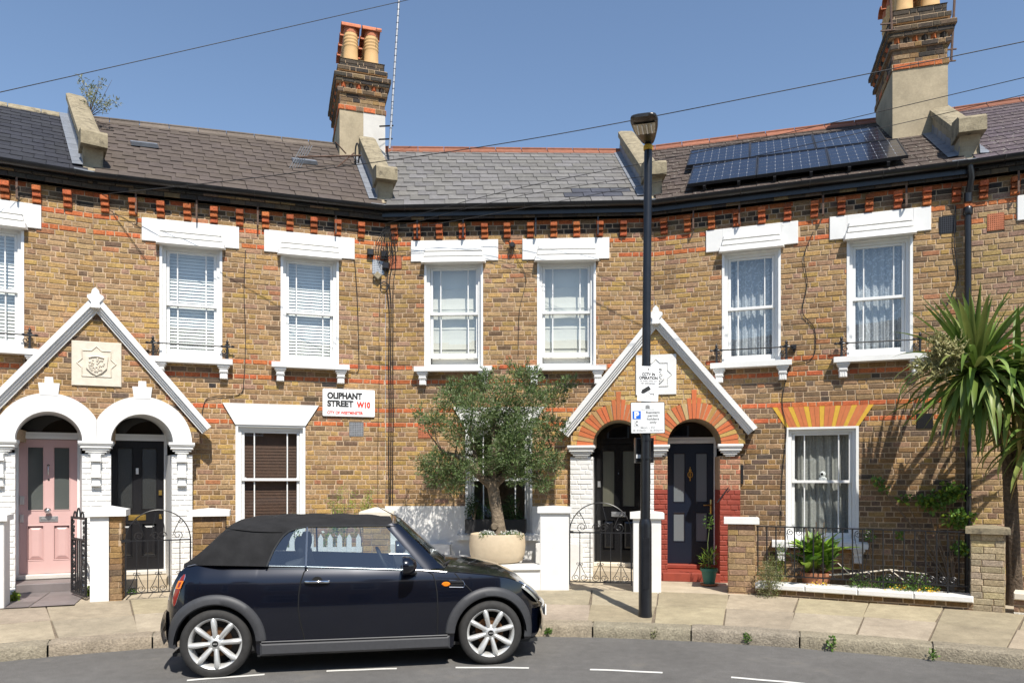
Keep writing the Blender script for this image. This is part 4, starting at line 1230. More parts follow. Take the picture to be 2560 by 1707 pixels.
pier(-1.83, 9.98, R(8), .36, .2, 1.28, 'brick', 'yellow brick pier with buff cap behind the car windscreen', 'plaque_stone', .06, .05, .06, pal=PALY)
pier(.586, 10.20, R(-3), .40, .2, 1.32, 'white', 'smooth white gate pier right of the olive tree planter', 'white', .075, .035, .02)
pier(1.83, 10.02, R(-9), .375, .2, 1.25, 'white', 'smooth white gate pier half hidden behind the lamp post', 'white', .075, .04, .03)
pier(3.06, 9.86, R(-16), .35, .2, 1.19, 'brick', 'weathered brick pier with flat white cap left of the railings', 'white', .075, .05, .0, pal=PALP)
pier(5.50, 8.55, R(-32), .34, .18, 1.15, 'brick', 'buff brick pier with grey weathered cap at right end of the railings', 'stone', .065, .05, .035, pal=[((.40, .315, .19), 4), ((.37, .29, .175), 4), ((.43, .33, .175), 3), ((.33, .26, .17), 2)])

def line_frame(a, b):
    d = Vector(b)-Vector(a)
    return at(a[0], a[1], 0, atan2(d.y, d.x)), d.length
# white wall and raised bed in front of the third house
W, L_ = line_frame((-1.62, 10.04), (.40, 10.22))
P = empty('garden_wall', W, 'low white rendered front wall below the olive tree planter', 'wall')
m = MB(); m.bbox(0, L_, 0, .2, .18, .53, .006); m.build('wall_body', K['render_white'], P, W)
m = MB(); m.bbox(-.0, L_-.01, -.03, .23, .531, .60, .008); m.build('wall_coping', K['white'], P, W)
m = MB(); m.box(.02, L_-.02, .231, 1.2, .2, .565); m.build('raised_bed', K['cement_pale'], P, W)
# low wall with white coping below the railings
A_, B_ = (3.22, 9.78), (5.38, 8.62)
W, L_ = line_frame(A_, B_)
P = empty('garden_wall', W, 'low front wall with long white coping stones under the railings', 'wall')
wl = brick_wall(P, W, .0, L_, .18, .345, [], lambda x, z, k: tuple(q*.75 for q in pick(PALD)), name='wall_body', cap=120)
m = MB(); m.box(.0, L_, .02, .22, .18, .345); m.build('wall_core', K['cement'], P, W)
for k in range(4):
    s0, s1 = L_*k/4+.003, L_*(k+1)/4-.003
    m = MB(); m.bbox(s0, s1, -.05, .26, .346, .42+rnd.uniform(-.003, .003), .012); m.build('coping_stone', K['white_brick'], P, W)
W, L_ = line_frame((5.70, 8.40), (7.4, 7.1))
P = empty('garden_wall', W, 'low brick front wall with pale coping below the palm-like tree', 'wall')
brick_wall(P, W, .0, L_, .16, .42, [], lambda x, z, k: (.62, .58, .5) if z < .27 and rnd.random() < .5 else pick(PALP), name='wall_body', cap=100)
m = MB(); m.box(.0, L_, .02, .22, .16, .42); m.build('wall_core', K['cement'], P, W)
m = MB(); m.bbox(0, L_, -.04, .26, .421, .50, .01); m.build('coping_stone', K['plaque_stone'], P, W)

# picket fence behind the car
W, L_ = line_frame((-3.74, 9.80), (-2.03, 10.03))
P = empty('picket_fence', W, 'white picket fence seen through the car windows', 'fence')
n = 14
for k in range(n):
    x = .05 + (L_-.1)*k/(n-1); m = MB()
    m.prism([(x-.033, .27), (x+.033, .27), (x+.033, .99), (x, 1.05), (x-.033, .99)], -.012, .010); m.build('picket', K['white_joinery'], P, W)
for z in (.42, .80):
    m = MB(); m.box(0, L_, .0105, .04, z, z+.07); m.build('fence_rail', K['white_joinery'], P, W)

# grey tiled path to the pink door
W = PORCH[0] @ Matrix.Translation((-AC, 0, 0))
P = empty('tiled_path', W, kind='structure')
for ix in range(2):
    for iy in range(3):
        m = MB(); x0 = -.47+.475*ix; y0 = -1.22+.42*iy
        m.add([(x0+.004, y0+.004, .268), (x0+.469, y0+.004, .268), (x0+.469, y0+.414, .27), (x0+.004, y0+.414, .27)], [(0,1,2,3)])
        o = m.build('path_tile', K['grey_tile'], P, W); s_ = rnd.uniform(.8, 1.15); o.color = (s_, s_, s_, 1)

# ---------------------------------------------------------------- gates and railings
def iron_gate(name, W, w, z0, zr, zt, label, bars):
    P = empty(name, W, label, 'gate', 'wrought iron gates')
    m = MB(); t = .008
    m.box(0, w, -.006, .006, zr-.008, zr+.008); m.box(0, w, -.006, .006, z0, z0+.016); m.box(-.009, .009, -.009, .009, z0-.03, zr+.03); m.box(w-.009, w+.009, -.009, .009, z0-.03, zr+.03)
    P_f = m.build('gate_frame', K['black_iron'], P, W)
    m = MB(); n = 22
    m.tube([(w/2 - w/2*cos(pi*q/n), 0, zr + (zt-zr)*sin(pi*q/n)) for q in range(n+1)], .008, 6); m.build('top_bow', K['black_iron'], P, W, smooth=50)
    for k in range(1, bars):
        x = w*k/bars; m = MB(); m.tube([(x, 0, z0), (x, 0, zr)], .0065, 6); m.build('bar', K['black_iron'], P, W)
    # scrolls in the bow
    for s_ in (-1, 1):
        c = w/2
        m = MB(); r_ = w*.075
        m.tube([(c+s_*.03, 0, zt-.04), (c+s_*w*.09, 0, zr+(zt-zr)*.45), (c+s_*w*.10, 0, zr+.05)], .005, 5)
        scroll(m, (c+s_*w*.055, zr+r_*1.05), r_, 1.3, 0 if s_ > 0 else pi, s_, .005)
        scroll(m, (c+s_*w*.30, zr+r_*1.1), r_*1.1, 1.4, -pi/2, s_, .005); scroll(m, (c+s_*w*.34, zr+(zt-zr)*.62), r_*.6, 1.2, pi/2, -s_, .005)
        m.tube([(c+s_*w*.34, 0, zr+(zt-zr)*.70), (c+s_*w*.27, 0, zr+(zt-zr)*.42), (c+s_*w*.22, 0, zr+r_*1.0)], .005, 5)
        m.build('bow_scroll', K['black_iron'], P, W, smooth=50)
    for k in (1, 3, 5):
        if k >= bars: continue
        x = w*k/bars; m = MB(); hh = (zr-z0)*.36; r_ = w/bars*.40
        for s_ in (-1, 1):
            m.tube([(x+s_*.01, 0, z0+hh), (x+s_*r_*1.2, 0, z0+hh*.5), (x+s_*r_*1.95, 0, z0+r_*1.1)], .0045, 5)
            scroll(m, (x+s_*r_, z0+r_*.98+.012), r_*.95, 1.35, 0 if s_ > 0 else pi, s_*-1, .0045)
            scroll(m, (x+s_*r_*.5, z0+hh+.012), r_*.45, 1.2, pi/2+.8*s_, s_, .004)
        m.build('spear_scroll', K['black_iron'], P, W, smooth=50)
    m = MB(); m.box(-.05, .05, -.02, .02, zr-.012, zr+.02); m.build('latch', K['black_iron'], P, W)
W, L_ = line_frame((.80, 10.26), (1.63, 10.10))
iron_gate('garden_gate', W, L_, .36, 1.05, 1.46, 'black iron gate with bowed top between two white piers', 6)
W, L_ = line_frame((-4.88, 9.34), (-4.20, 9.66))
iron_gate('garden_gate', W, L_, .33, 1.0, 1.39, 'black iron bow-topped gate in front of the scuffed black door', 6)
# the open gate of the pink door
W, L_ = line_frame((-5.355, 9.30), (-5.80, 9.74))
P = empty('garden_gate', W, 'ornate black cast gate standing open beside the pink door', 'gate', 'wrought iron gates')
w = L_
m = MB()
for (a0, a1, b0, b1) in ((0, .03, .30, 1.30), (w-.03, w, .30, 1.30)): m.box(a0, a1, -.012, .012, b0, b1)
m.box(.03, w-.03, -.012, .012, .30, .33); m.box(.03, w-.03, -.012, .012, 1.27, 1.30); m.box(.03, w-.03, -.011, .011, 1.0, 1.025)
m.build('gate_frame', K['black_iron'], P, W)
m = MB()
for z in [.36+.058*k for k in range(16)]:
    for cx in (.10, w-.10):
        scroll(m, (cx, z), .027, 1.1, z*40, 1, .008)
m.build('cast_scrollwork', K['black_iron'], P, W)
for q in range(4):
    m = MB(); x = .18+(w-.36)*q/3; m.box(x-.01, x+.01, -.008, .008, .33, 1.0); m.build('bar', K['black_iron'], P, W)
m = MB()
for q in range(3):
    cx = w*(.25+.25*q); r_ = .07 if q == 1 else .055; m.tube([(cx+r_*cos(pi*t/10), 0, 1.30+(1.6 if q == 1 else 1.2)*r_*sin(pi*t/10)) for t in range(11)], .010, 6)
m.build('crest', K['black_iron'], P, W, smooth=50)
# railings of the fourth house
W, L_ = line_frame((3.27, 9.90), (5.44, 8.74))
P = empty('front_railings', W, 'black iron railings with scrolls above the white coping', 'railing')
m = MB(); m.box(0, L_, -.012, .012, 1.15, 1.166); m.build('top_rail', K['black_iron'], P, W)
m = MB(); m.box(0, L_, -.010, .010, .505, .52); m.build('bottom_rail', K['black_iron'], P, W)
n = 21
for k in range(n+1):
    x = .02 + (L_-.04)*k/n; m = MB(); m.tube([(x, 0, .42 if k % 6 == 1 else .52), (x, 0, 1.15)], .0095, 6); m.build('bar', K['black_iron'], P, W)
sp = (L_-.04)/n
for k in (4, 11):
    x = .02+sp*k; m = MB()
    for s_ in (-1, 1):
        scroll(m, (x+s_*.05, 1.09), .045, 1.4, pi/2, s_*-1, .005); scroll(m, (x+s_*.052, .575), .05, 1.3, -pi/2, s_, .005)
        m.tube([(x+s_*.095, 0, 1.08), (x+s_*.02, 0, .62)], .0045, 5)
    m.build('railing_scroll', K['black_iron'], P, W, smooth=50)
for k in (13, 15, 16, 17, 18, 19):
    x = .02+sp*(k+.5); m = MB(); scroll(m, (x, .573), .048, 1.6, -pi/2, 1, .006); m.build('railing_scroll', K['black_iron'], P, W, smooth=50)

# ---------------------------------------------------------------- lettering
def text_fit(body, x0, x1, z0, z1, y, mt, parent, W, bold=0.0, name='lettering', keep=False):
    cu = bpy.data.curves.new('t', 'FONT'); cu.body = body; cu.size = 1.0; cu.offset = bold; cu.resolution_u = 4
    ob = bpy.data.objects.new('t', cu)
    me = bpy.data.meshes.new_from_object(ob)
    bpy.data.objects.remove(ob)
    xs = [v.co.x for v in me.vertices]; ys = [v.co.y for v in me.vertices]
    ax, bx, ay, by = min(xs), max(xs), min(ys), max(ys)
    fx = (x1-x0)/(bx-ax); fz = (z1-z0)/(by-ay)
    for v in me.vertices: v.co = (x0+(v.co.x-ax)*fx, y, z0+(v.co.y-ay)*fz)
    me.materials.clear(); me.materials.append(mt); me.name = name
    o = bpy.data.objects.new(name, me)
    return place(o, W, parent)
def rounded_plate(x0, x1, z0, z1, y0, y1, r=.02, n=5):
    pts = []
    for cx, cz, a0 in ((x1-r, z1-r, 0), (x0+r, z1-r, pi/2), (x0+r, z0+r, pi), (x1-r, z0+r, 1.5*pi)):
        pts += [(cx+r*cos(a0+pi/2*q/n), cz+r*sin(a0+pi/2*q/n)) for q in range(n+1)]
    m = MB(); m.prism(pts[::-1], y0, y1); return m
# street nameplate on the second house
W = WM[HN[1]] @ Matrix.Translation((3.135, -.03, 2.76))
P = empty('street_nameplate', W, 'white street nameplate with black and red lettering on the brickwork', 'sign')
rounded_plate(0, .794, 0, .42, 0, .022).build('plate', K['sign_white'], P, W)
w = .794/464
text_fit('OLIPHANT', 40*w, 350*w, .42-92*w, .42-30*w, -.002, K['ink'], P, W, .055)
text_fit('STREET', 40*w, 272*w, .42-162*w, .42-102*w, -.002, K['ink'], P, W, .055)
text_fit('W10', 300*w, 423*w, .42-168*w, .42-110*w, -.002, K['ink_red'], P, W, .055)
text_fit('CITY OF WESTMINSTER', 40*w, 358*w, .42-228*w, .42-200*w, -.002, K['ink_red'], P, W, .04)
m = MB(); m.box(.004, .79, -.001, .001, .42-187*w, .42-185*w); m.build('rule', K['ink_blue'], P, W)

# ---------------------------------------------------------------- street lamp and its signs
LX, LY, LZ = 1.585, 8.80, .17
W = at(LX, LY, LZ)
P = empty('street_lamp', W, 'tall black street lamp post on the pavement', 'street lamp')
K['post'] = mat('black_post_paint', (.010, .011, .014), 0.3, n=[(6, .7, 1.4)], n2=[(50, .76, .02, (.2, .19, .18))])
m = MB(); m.lathe([(.085, -.04), (.085, .0), (.078, .05), (.076, 1.05), (.074, 1.09), (.060, 1.14)], 20); m.build('base', K['post'], P, W, smooth=40)
m = MB(); m.box(-.035, .035, -.080, -.07, .32, .92); m.build('access_door', K['post'], P, W)
m = MB(); m.tube([(0, 0, 1.12), (.012, 0, 2.9), (.012, 0, 3.0), (.035, 0, 5.48), (.035, 0, 5.62)], [.058, .057, .050, .048, .038], 18); m.build('shaft', K['post'], P, W, smooth=40)
m = MB(); m.lathe([(.052, 0), (.056, .012), (.056, .05), (.05, .06)], 16, (.035, 0, 5.52)); m.build('identification_band', K['yellow_paint'], P, W)
K['lamp_body'] = mat('lantern_body', (.045, .04, .035), 0.3, metal=.4)
K['lamp_glass'] = mat('lantern_lens', (.45, .42, .34), 0.25, n=[(60, .7, 1.1)])
Wl = W @ Matrix.Translation((.035, 0, 5.60)) @ Matrix.Rotation(R(-15), 4, 'Z') @ Matrix.Rotation(R(4), 4, 'X')
m = MB(); secs = [(.09, .055, .05), (.0, .075, .075), (-.15, .105, .085), (-.35, .14, .075), (-.55, .155, .055), (-.66, .14, .035), (-.69, .11, .02)]
vs = []; n = 14
for (yy, hw, hh) in secs:
    for q in range(n):
        t = 2*pi*q/n; cx = cos(t); sz = sin(t)
        vs.append((hw*math.copysign(abs(cx)**.6, cx), yy, .06 + hh*(math.copysign(abs(sz)**.8, sz) if sz > 0 else -.75*abs(sz)**.35)))
m.add(vs, [(i*n+q, i*n+(q+1) % n, (i+1)*n+(q+1) % n, (i+1)*n+q) for i in range(len(secs)-1) for q in range(n)] + [tuple(range(n)), tuple(range((len(secs)-1)*n, len(secs)*n))])
m.build('lantern', K['lamp_body'], P, Wl, smooth=50)
m = MB(); m.add([(-.105, -.34, -.012), (.105, -.34, -.012), (.125, -.58, .008), (-.125, -.58, .008)], [(0,3,2,1)]); m.build('lens', K['lamp_glass'], P, Wl)
for q in range(4):
    m = MB(); x = -.075+.05*q; m.tube([(x, -.36, -.018), (x, -.56, .0)], .008, 5); m.build('lens_rib', K['sign_grey'], P, Wl)

W = at(LX+.015, LY-.075, 2.70, R(3)) @ Matrix.Rotation(R(1.6), 4, 'Y')
P = empty('cctv_sign', W, 'white camera surveillance notice on the lamp post', 'sign')
rounded_plate(-.125, .125, 0, .415, 0, .004, .012).build('plate', K['sign_white'], P, W)
text_fit('CCTV IN', -.075, .08, .302, .338, -.002, K['ink'], P, W, .035); text_fit('OPERATION', -.108, .112, .258, .295, -.002, K['ink'], P, W, .035)
text_fit('For public safety and', -.10, .10, .228, .25, -.002, K['ink_soft'], P, W, .008); text_fit('law enforcement', -.08, .085, .203, .226, -.002, K['ink_soft'], P, W, .008)
for k, wd in enumerate((.03, .055, .09, .045)): text_fit(('Operated by', 'Westminster City Council', 'For information about this scheme please contact', 'westminster.gov.uk')[k], -wd, wd, .062-.013*k, .070-.013*k, -.002, K['ink_soft'], P, W)
text_fit('City of Westminster', -.035, .035, .358, .366, -.002, K['ink_soft'], P, W)
m = MB(); m.prism([(-.009, .372), (.009, .372), (.009, .38), (0, .387), (-.009, .38)], -.002, .0); m.build('crest', K['ink'], P, W)
m = MB(Matrix.Rotation(0, 4, 'Y')); rot = Matrix.Translation((-.02, 0, .135)) @ Matrix.Rotation(R(-32), 4, 'Y')
def rp(x, z):
    v = rot @ Vector((x, 0, z)); return (v.x, v.z)
m.prism([rp(-.05, -.022), rp(.05, -.022), rp(.05, .026), rp(-.05, .026)], -.002, 0); m.prism([rp(-.066, -.014), rp(-.052, -.014), rp(-.052, .012), rp(-.066, .012)], -.002, 0)
m.prism([(.005, .118), (.012, .113), (.034, .085), (.027, .089)], -.002, 0); m.box(.028, .072, -.002, 0, .083, .09); m.box(.07, .074, -.002, 0, .066, .107)
m.build('camera_pictogram', K['ink'], P, W)
W = at(LX+.02, LY-.07, 2.325, R(2)) @ Matrix.Rotation(R(-.8), 4, 'Y')
P = empty('parking_sign', W, 'grey resident parking sign with blue P on the lamp post', 'sign')
rounded_plate(-.203, .203, -.003, .368, .001, .006, .012).build('plate_edge', K['ink'], P, W); rounded_plate(-.197, .197, .003, .362, -.002, .004, .010).build('plate', K['sign_grey'], P, W)
m = MB(); m.box(-.18, -.083, -.004, -.001, .168, .262); m.build('blue_panel', K['ink_blue'], P, W)
text_fit('P', -.16, -.103, .175, .256, -.0055, K['sign_white'], P, W, .045)
m = MB(); m.box(-.163, -.103, -.0035, -.001, .08, .155); zb_ = m.build('zone_panel_edge', K['ink_pale'], P, W)
m = MB(); m.box(-.1605, -.1055, -.0045, -.002, .083, .152); m.build('zone_panel', K['sign_grey'], P, W)
text_fit('C', -.146, -.12, .09, .146, -.0055, K['ink'], P, W, .03)
for k, (t_, a_, b_) in enumerate([('Resident', -.02, .143), ('permit', .0, .122), ('holders', -.01, .132), ('only', .022, .105)]):
    z = .232-.0385*k; text_fit(t_, a_, b_, z-(.008 if t_ in ('permit', 'only') else 0), z+.027, -.0035, K['ink_soft'], P, W, .015)
text_fit('Mon - Fri', -.085, .085, .054, .08, -.0035, K['ink_pale'], P, W, .012); text_fit('8.30am - 6.30pm', -.175, .18, .018, .045, -.0035, K['ink_pale'], P, W, .012)
text_fit('City of Westminster', -.08, .08, .272, .284, -.0035, K['ink_soft'], P, W)
m = MB()
for q in range(5): m.box(-.024+.01*q, -.017+.01*q, -.0035, -.0015, .30, .325+.008*sin(q/4*pi))
m.box(-.026, .026, -.0035, -.0015, .292, .30); m.build('crest', K['ink_soft'], P, W)
W = at(LX+.0, LY+.06, 1.98)
P = empty('control_box', W, 'small black box strapped behind the lamp post', 'box')
m = MB(); m.bbox(-.10, .12, .02, .14, 0, .30, .012); m.build('housing', K['post'], P, W)
m = MB(); m.box(-.095, -.03, .012, .0195, .055, .10); m.build('data_label', K['sign_grey'], P, W)
m = MB(); m.lathe([(.066, 0), (.066, .02)], 16, (.01, -.06, .26)); m.lathe([(.066, 0), (.066, .02)], 16, (.01, -.06, .04)); m.build('strap', K['post'], P, W)

# ---------------------------------------------------------------- cables, boxes, aerials, pipes
def px(x, y, Y):
    return Vector(((x-1280)/FPX*Y, Y, CAMZ + (1200-y)/FPX*Y))
def cable(pts, r, name, label, cat='cable', group=None, n=6, mt='cable'):
    m = MB(); P3 = [Vector(p) for p in pts]
    # Catmull-Rom through the points
    out = []
    Q = [P3[0]*2-P3[1]] + P3 + [P3[-1]*2-P3[-2]]
    for i in range(1, len(Q)-2):
        for k in range(8):
            t = k/8; p0, p1, p2, p3 = Q[i-1], Q[i], Q[i+1], Q[i+2]
            out.append(.5*((2*p1) + (p2-p0)*t + (2*p0-5*p1+4*p2-p3)*t*t + (3*p1-p0-3*p2+p3)*t*t*t))
    out.append(P3[-1])
    m.tube(out, r, n)
    return tag(m.build(name, K[mt], smooth=60), label, cat, group)
ov = 'overhead wires'
cable([px(-250, 287, 8.5), px(400, 141, 10.6), px(1250, -52, 13.5)], .0055, 'overhead_cable', 'thin overhead wire crossing the sky at upper left', group=ov)
cable([px(255, 486, 10.36), px(700, 437, 10.1), px(1300, 352, 9.7), px(2000, 219, 9.0), px(2800, 55, 8.2)], .0055, 'overhead_cable', 'longest overhead wire rising from left eaves past the lamp head', group=ov)
cable([px(960, 560, 11.45), px(1300, 470, 10.9), px(1860, 357, 9.8), px(2800, 138, 8.2)], .0045, 'overhead_cable', 'overhead wire passing over the solar panels to upper right', group=ov)
cable([px(965, 575, 11.45), px(1300, 490, 11.0), px(1750, 418, 10.1), px(2235, 313, 9.2), px(2800, 180, 8.2)], .004, 'overhead_cable', 'lowest overhead wire crossing the grey roof and right parapet', group=ov)
cable([px(955, 585, 11.48), px(1300, 522, 11.2), px(1700, 445, 10.5)], .004, 'overhead_cable', 'faint short wire across the foot of the grey slates', group=ov)
def wall_line(i, pts, r, label, off=.012, grp='cables clipped to the brickwork'):
    W = WM[HN[i]]
    return cable([W @ Vector((u, -off-.008*(q % 2), z)) for q, (u, z) in enumerate(pts)], r, 'wall_cable', label, 'cable', grp, 5)
L2 = HLEN[1]
wall_line(2, [(.03, 5.5), (.05, 5.2), (.03, 4.8), (.07, 4.4), (.06, 3.6), (.07, 2.9), (.06, 2.2), (.07, 1.38)], .008, 'black cable left of the twisted bundle down the house joint', .02)
wall_line(2, [(.10, 5.5), (.12, 5.2), (.07, 4.9), (.10, 4.5), (.09, 3.7), (.10, 3.0), (.095, 2.3), (.09, 1.38)], .007, 'black cable in the middle of the bundle down the house joint', .02)
wall_line(2, [(.16, 5.5), (.17, 5.15), (.13, 4.8), (.13, 4.3), (.125, 3.5), (.135, 2.8), (.12, 2.0), (.125, 1.38)], .006, 'black cable right of the bundle down the house joint', .02)
wall_line(1, [(2.02, 5.2), (2.0, 4.6), (2.02, 3.9), (2.0, 3.3), (1.94, 3.05), (1.6, 3.0), (1.45, 2.9), (1.4, 2.45)], .006, 'wall cable between the slatted windows running down to the porch')
wall_line(1, [(3.62, 5.2), (3.66, 4.6), (3.68, 3.9), (3.68, 3.5), (3.6, 3.45), (3.4, 3.52)], .006, 'wall cable right of the slatted window curling onto its sill')
wall_line(1, [(4.02, 5.0), (4.0, 4.2), (4.0, 3.3), (3.98, 2.3), (3.98, 1.4)], .003, 'very thin wall cable beside the street nameplate')
wall_line(1, [(.25, 5.55), (.7, 4.9), (1.3, 4.0)][:2], .004, 'thin slanting wire from the eaves above the left gable')
wall_line(3, [(2.28, 5.35), (2.16, 5.0), (2.2, 4.6), (2.14, 4.2), (2.3, 3.95), (2.28, 3.55), (2.0, 3.46), (1.93, 3.3), (1.86, 2.9), (1.92, 2.5), (1.86, 1.8), (1.84, 1.0)], .006, 'wavy wall cable between the lace windows down to the sill')
wall_line(3, [(4.08, 5.5), (4.06, 5.0), (4.1, 4.5), (3.95, 4.1)], .008, 'short dark cable left of the downpipe')
wall_line(2, [(2.0, 5.45), (2.1, 5.2), (2.22, 4.9), (2.12, 4.4), (2.1, 3.7)], .004, 'thin wall cable between the linen windows')
for k, (i, u, z, s_, rz, lb) in enumerate([(1, 3.86, 5.33, .10, 0, 'square black junction box under the corbels, left'), (2, .0, 5.32, .10, 0, 'square black junction box under the corbels, right'), (2, .02, 5.14, .10, 5, 'black junction box below the right one of the cable cluster'), (1, 3.97, 4.97, .10, 40, 'tilted dusty junction box hanging in front of the metal grille'), (3, 2.02, 3.70, .07, 0, 'little black box beside the iron window guard')]):
    W = WM[HN[i]] @ Matrix.Translation((u, -.05, z)) @ Matrix.Rotation(R(rz), 4, 'Y')
    m = MB(); m.bbox(-s_/2, s_/2, -.03, .05, -s_/2, s_/2, .012); m.box(-.012, .012, -.0, .03, -s_/2-.03, -s_/2-.001)
    tag(m.build('junction_box', K['stone' if rz == 40 else 'black_iron'], None, W), lb, 'junction box', 'boxes on the brickwork')
W = WM[HN[2]]; PC_ = empty('cable_cluster', W @ Matrix.Translation((0, 0, 5.2)), 'tangle of black looping cables below the chimney parapet', 'cable')
for k in range(9):
    u0 = -.12+.04*k
    m = MB(); pts = [W @ Vector((u0*.3+.04, -.06, 5.75)), W @ Vector((u0, -.09, 5.5)), W @ Vector((u0*1.1, -.10, 5.36)), W @ Vector((u0*.6-.02, -.08, 5.24)), W @ Vector((-.05+rnd.uniform(-.1, .12), -.06, 5.2+rnd.uniform(-.1, .1)))]
    m.tube(pts, .0055, 5); m.build('cable', K['cable'], PC_, Matrix.Identity(4), smooth=60)
m = MB(); W = WM[HN[1]]; m.tube([W @ Vector((4.08+.06*cos(2*pi*q/20), -.03, 4.83+.06*sin(2*pi*q/20))) for q in range(21)], .009, 6)
tag(m.build('cable_coil', K['cable'], smooth=60), 'small coil of black cable below the junction boxes', 'cable')
# security light bracket and small floodlight
W = WM[HN[2]] @ Matrix.Translation((1.98, -.03, 5.42))
m = MB(); m.lathe([(.045, 0), (.05, -.05), (.03, -.09)], 12, (.03, 0, 0), axis='y'); m.tube([(.03, 0, 0), (-.03, -.03, .06)], .01, 6)
tag(m.build('security_light', K['black_iron'], None, W), 'small black floodlight between the linen windows', 'light')
W = WM[HN[3]] @ Matrix.Translation((1.30, -.01, 1.86))
m = MB(); m.box(-.02, .02, -.02, .012, -.14, .14); m.tube([(0, -.02, .1), (-.16, -.12, -.16), (-.34, -.25, -.42)], .008, 5); m.tube([(0, -.02, -.1), (-.2, -.15, -.26)], .007, 5)
tag(m.build('hanging_bracket', K['black_iron'], None, W), 'black basket bracket on the wall right of the striped porch', 'bracket')
m = MB(); W = WM[HN[3]]
m.tube([(4.21, -.10, 5.62), (4.21, -.10, 5.50)], .05, 12); m.tube([(4.21, -.09, 5.44), (4.21, -.09, .2)], .042, 12); m.lathe([(.052, 0), (.06, .02), (.06, .09), (.05, .11)], 12, (4.21, -.09, 5.33)); m.lathe([(.052, 0), (.052, .08)], 12, (4.21, -.09, 3.6))
m.tube([(4.21, -.2, 5.98), (4.23, -.19, 5.8), (4.21, -.10, 5.6)], .04, 10)
m.build('downpipe', K['black_gutter'], HN[3], smooth=50)
# aerials
m = MB(); a_, b_ = px(974, 372, 13.5), px(1000, -40, 13.5); m.tube([a_, b_], .021, 8)
P = empty('aerial_mast', Matrix.Translation(a_), 'tall pale television mast beside the left chimney', 'aerial')
m.build('mast', K['galv'], P, Matrix.Identity(4), smooth=50)
for q in range(22):
    p = a_.lerp(b_, .12+.04*q); m = MB(); m.tube([p, p+Vector((0, 0, .012))], .0225, 8); m.build('mast_band', K['black_iron'], P, Matrix.Identity(4))
m = MB(); p = a_.lerp(b_, .965); m.tube([p+Vector((-.35, -.1, .02)), p+Vector((.35, .1, .1))], .009, 6)
for q in range(6):
    c = p+Vector((-.33+.13*q, -.09+.038*q, .022+.015*q)); m.tube([c+Vector((-.06, .2, 0)), c+Vector((.06, -.2, 0))], .005, 5)
m.build('aerial_head', K['galv'], P, Matrix.Identity(4))
for t in (.06, .14):
    p = a_.lerp(b_, t); m = MB(); m.tube([p+Vector((.04, 0, 0)), p+Vector((-.22, .05, .01))], .014, 6); m.build('mast_bracket', K['black_iron'], P, Matrix.Identity(4))
for (q0, q1, lb) in ((px(2378, 152, 11.55), px(2388, -30, 11.55), 'thin rusty aerial mast right of the right chimney'), (px(2229, 75, 11.6), px(2226, -30, 11.6), 'short rusty aerial mast left of the right chimney pots')):
    m = MB(); m.tube([q0, q1], .018, 6); P = empty('aerial_mast', Matrix.Translation(q0), lb, 'aerial'); m.build('mast', K['rust'], P, Matrix.Identity(4))
    for t in (.0, .16):
        p = q0.lerp(q1, t); m = MB(); m.tube([p+Vector((.07, 0, .0)), p+Vector((-.17, 0, -.02))], .013, 5); m.build('mast_bracket', K['rust'], P, Matrix.Identity(4))
a_, b_ = px(885, 383, 13.1), px(745, 393, 12.3)
P = empty('roof_aerial', Matrix.Translation(a_), 'old aerial on a rusty arm sticking out over the brown slates', 'aerial')
m = MB(); m.tube([a_+Vector((.1, .1, 0)), b_], .016, 6); m.tube([a_, a_.lerp(b_, .35)+Vector((0, 0, -.25))], .012, 5); m.tube([a_.lerp(b_, .15), a_.lerp(b_, .35)+Vector((0, 0, .22))], .012, 5); m.build('arm', K['rust'], P, Matrix.Identity(4))
m = MB()
for q in range(5): c = a_.lerp(b_, .86+.045*q); m.tube([c+Vector((-.1, 0, -.18)), c+Vector((.1, 0, .18))], .006, 5)
m.build('aerial_head', K['galv'], P, Matrix.Identity(4))
m = MB(); c = px(893, 385, 13.2); m.tube([c+Vector((.035*cos(t*pi/8), 0, .19*sin(t*pi/8))) for t in range(17)], .014, 6)
tag(m.build('cable_coil', K['cable'], smooth=60), 'coil of dark cable hanging on the left chimney breast', 'cable')
print('street ok', len(bpy.data.objects))
# ---------------------------------------------------------------- the parked convertible
K['car_paint'] = mat('navy_metallic_paint', (.0025, .004, .011), 0.25, metal=.35, coat=1.0, n=[(2.5, .9, 1.1)])
K['car_paint'].node_tree.nodes['Principled BSDF'].inputs['Coat Roughness'].default_value = 0.06
K['plastic'] = mat('dark_grey_plastic', (.045, .046, .05), 0.55, n=[(30, .9, 1.1)])
K['trim'] = mat('dull_chrome_trim', (.30, .30, .31), 0.3, metal=.9)
K['gap'] = mat('panel_gap', (.002, .002, .002), 0.8)
K['fabric'] = mat('black_roof_fabric', (.020, .020, .021), 0.95, n=[(7, .8, 1.25), (300, .75, 1.25)], b=(6, .35, .02), spec=.2)
K['rubber'] = mat('tyre_rubber', (.024, .023, .022), 0.8, n=[(25, .8, 1.3)], b=(60, .3, .004))
K['alloy'] = mat('silver_alloy', (.58, .58, .565), 0.36, metal=.4, n=[(18, .9, 1.05)])
K['disc'] = mat('rusty_disc', (.16, .075, .03), 0.6, metal=.4, n=[(30, .7, 1.3)])
K['car_glass'] = glass_mat('car_glass', (.78, .85, .87), 2.3)
K['seat'] = mat('grey_seat_fabric', (.045, .048, .052), 0.85)
K['seat_light'] = mat('pale_seat_panel', (.22, .23, .24), 0.85)
K['cabin'] = mat('cabin_plastic', (.02, .021, .022), 0.6)
K['amber'] = mat('amber_lens', (.75, .20, .01), 0.15, spec=.6)
K['red_lens'] = mat('red_lens', (.22, .02, .014), 0.1, spec=.6)
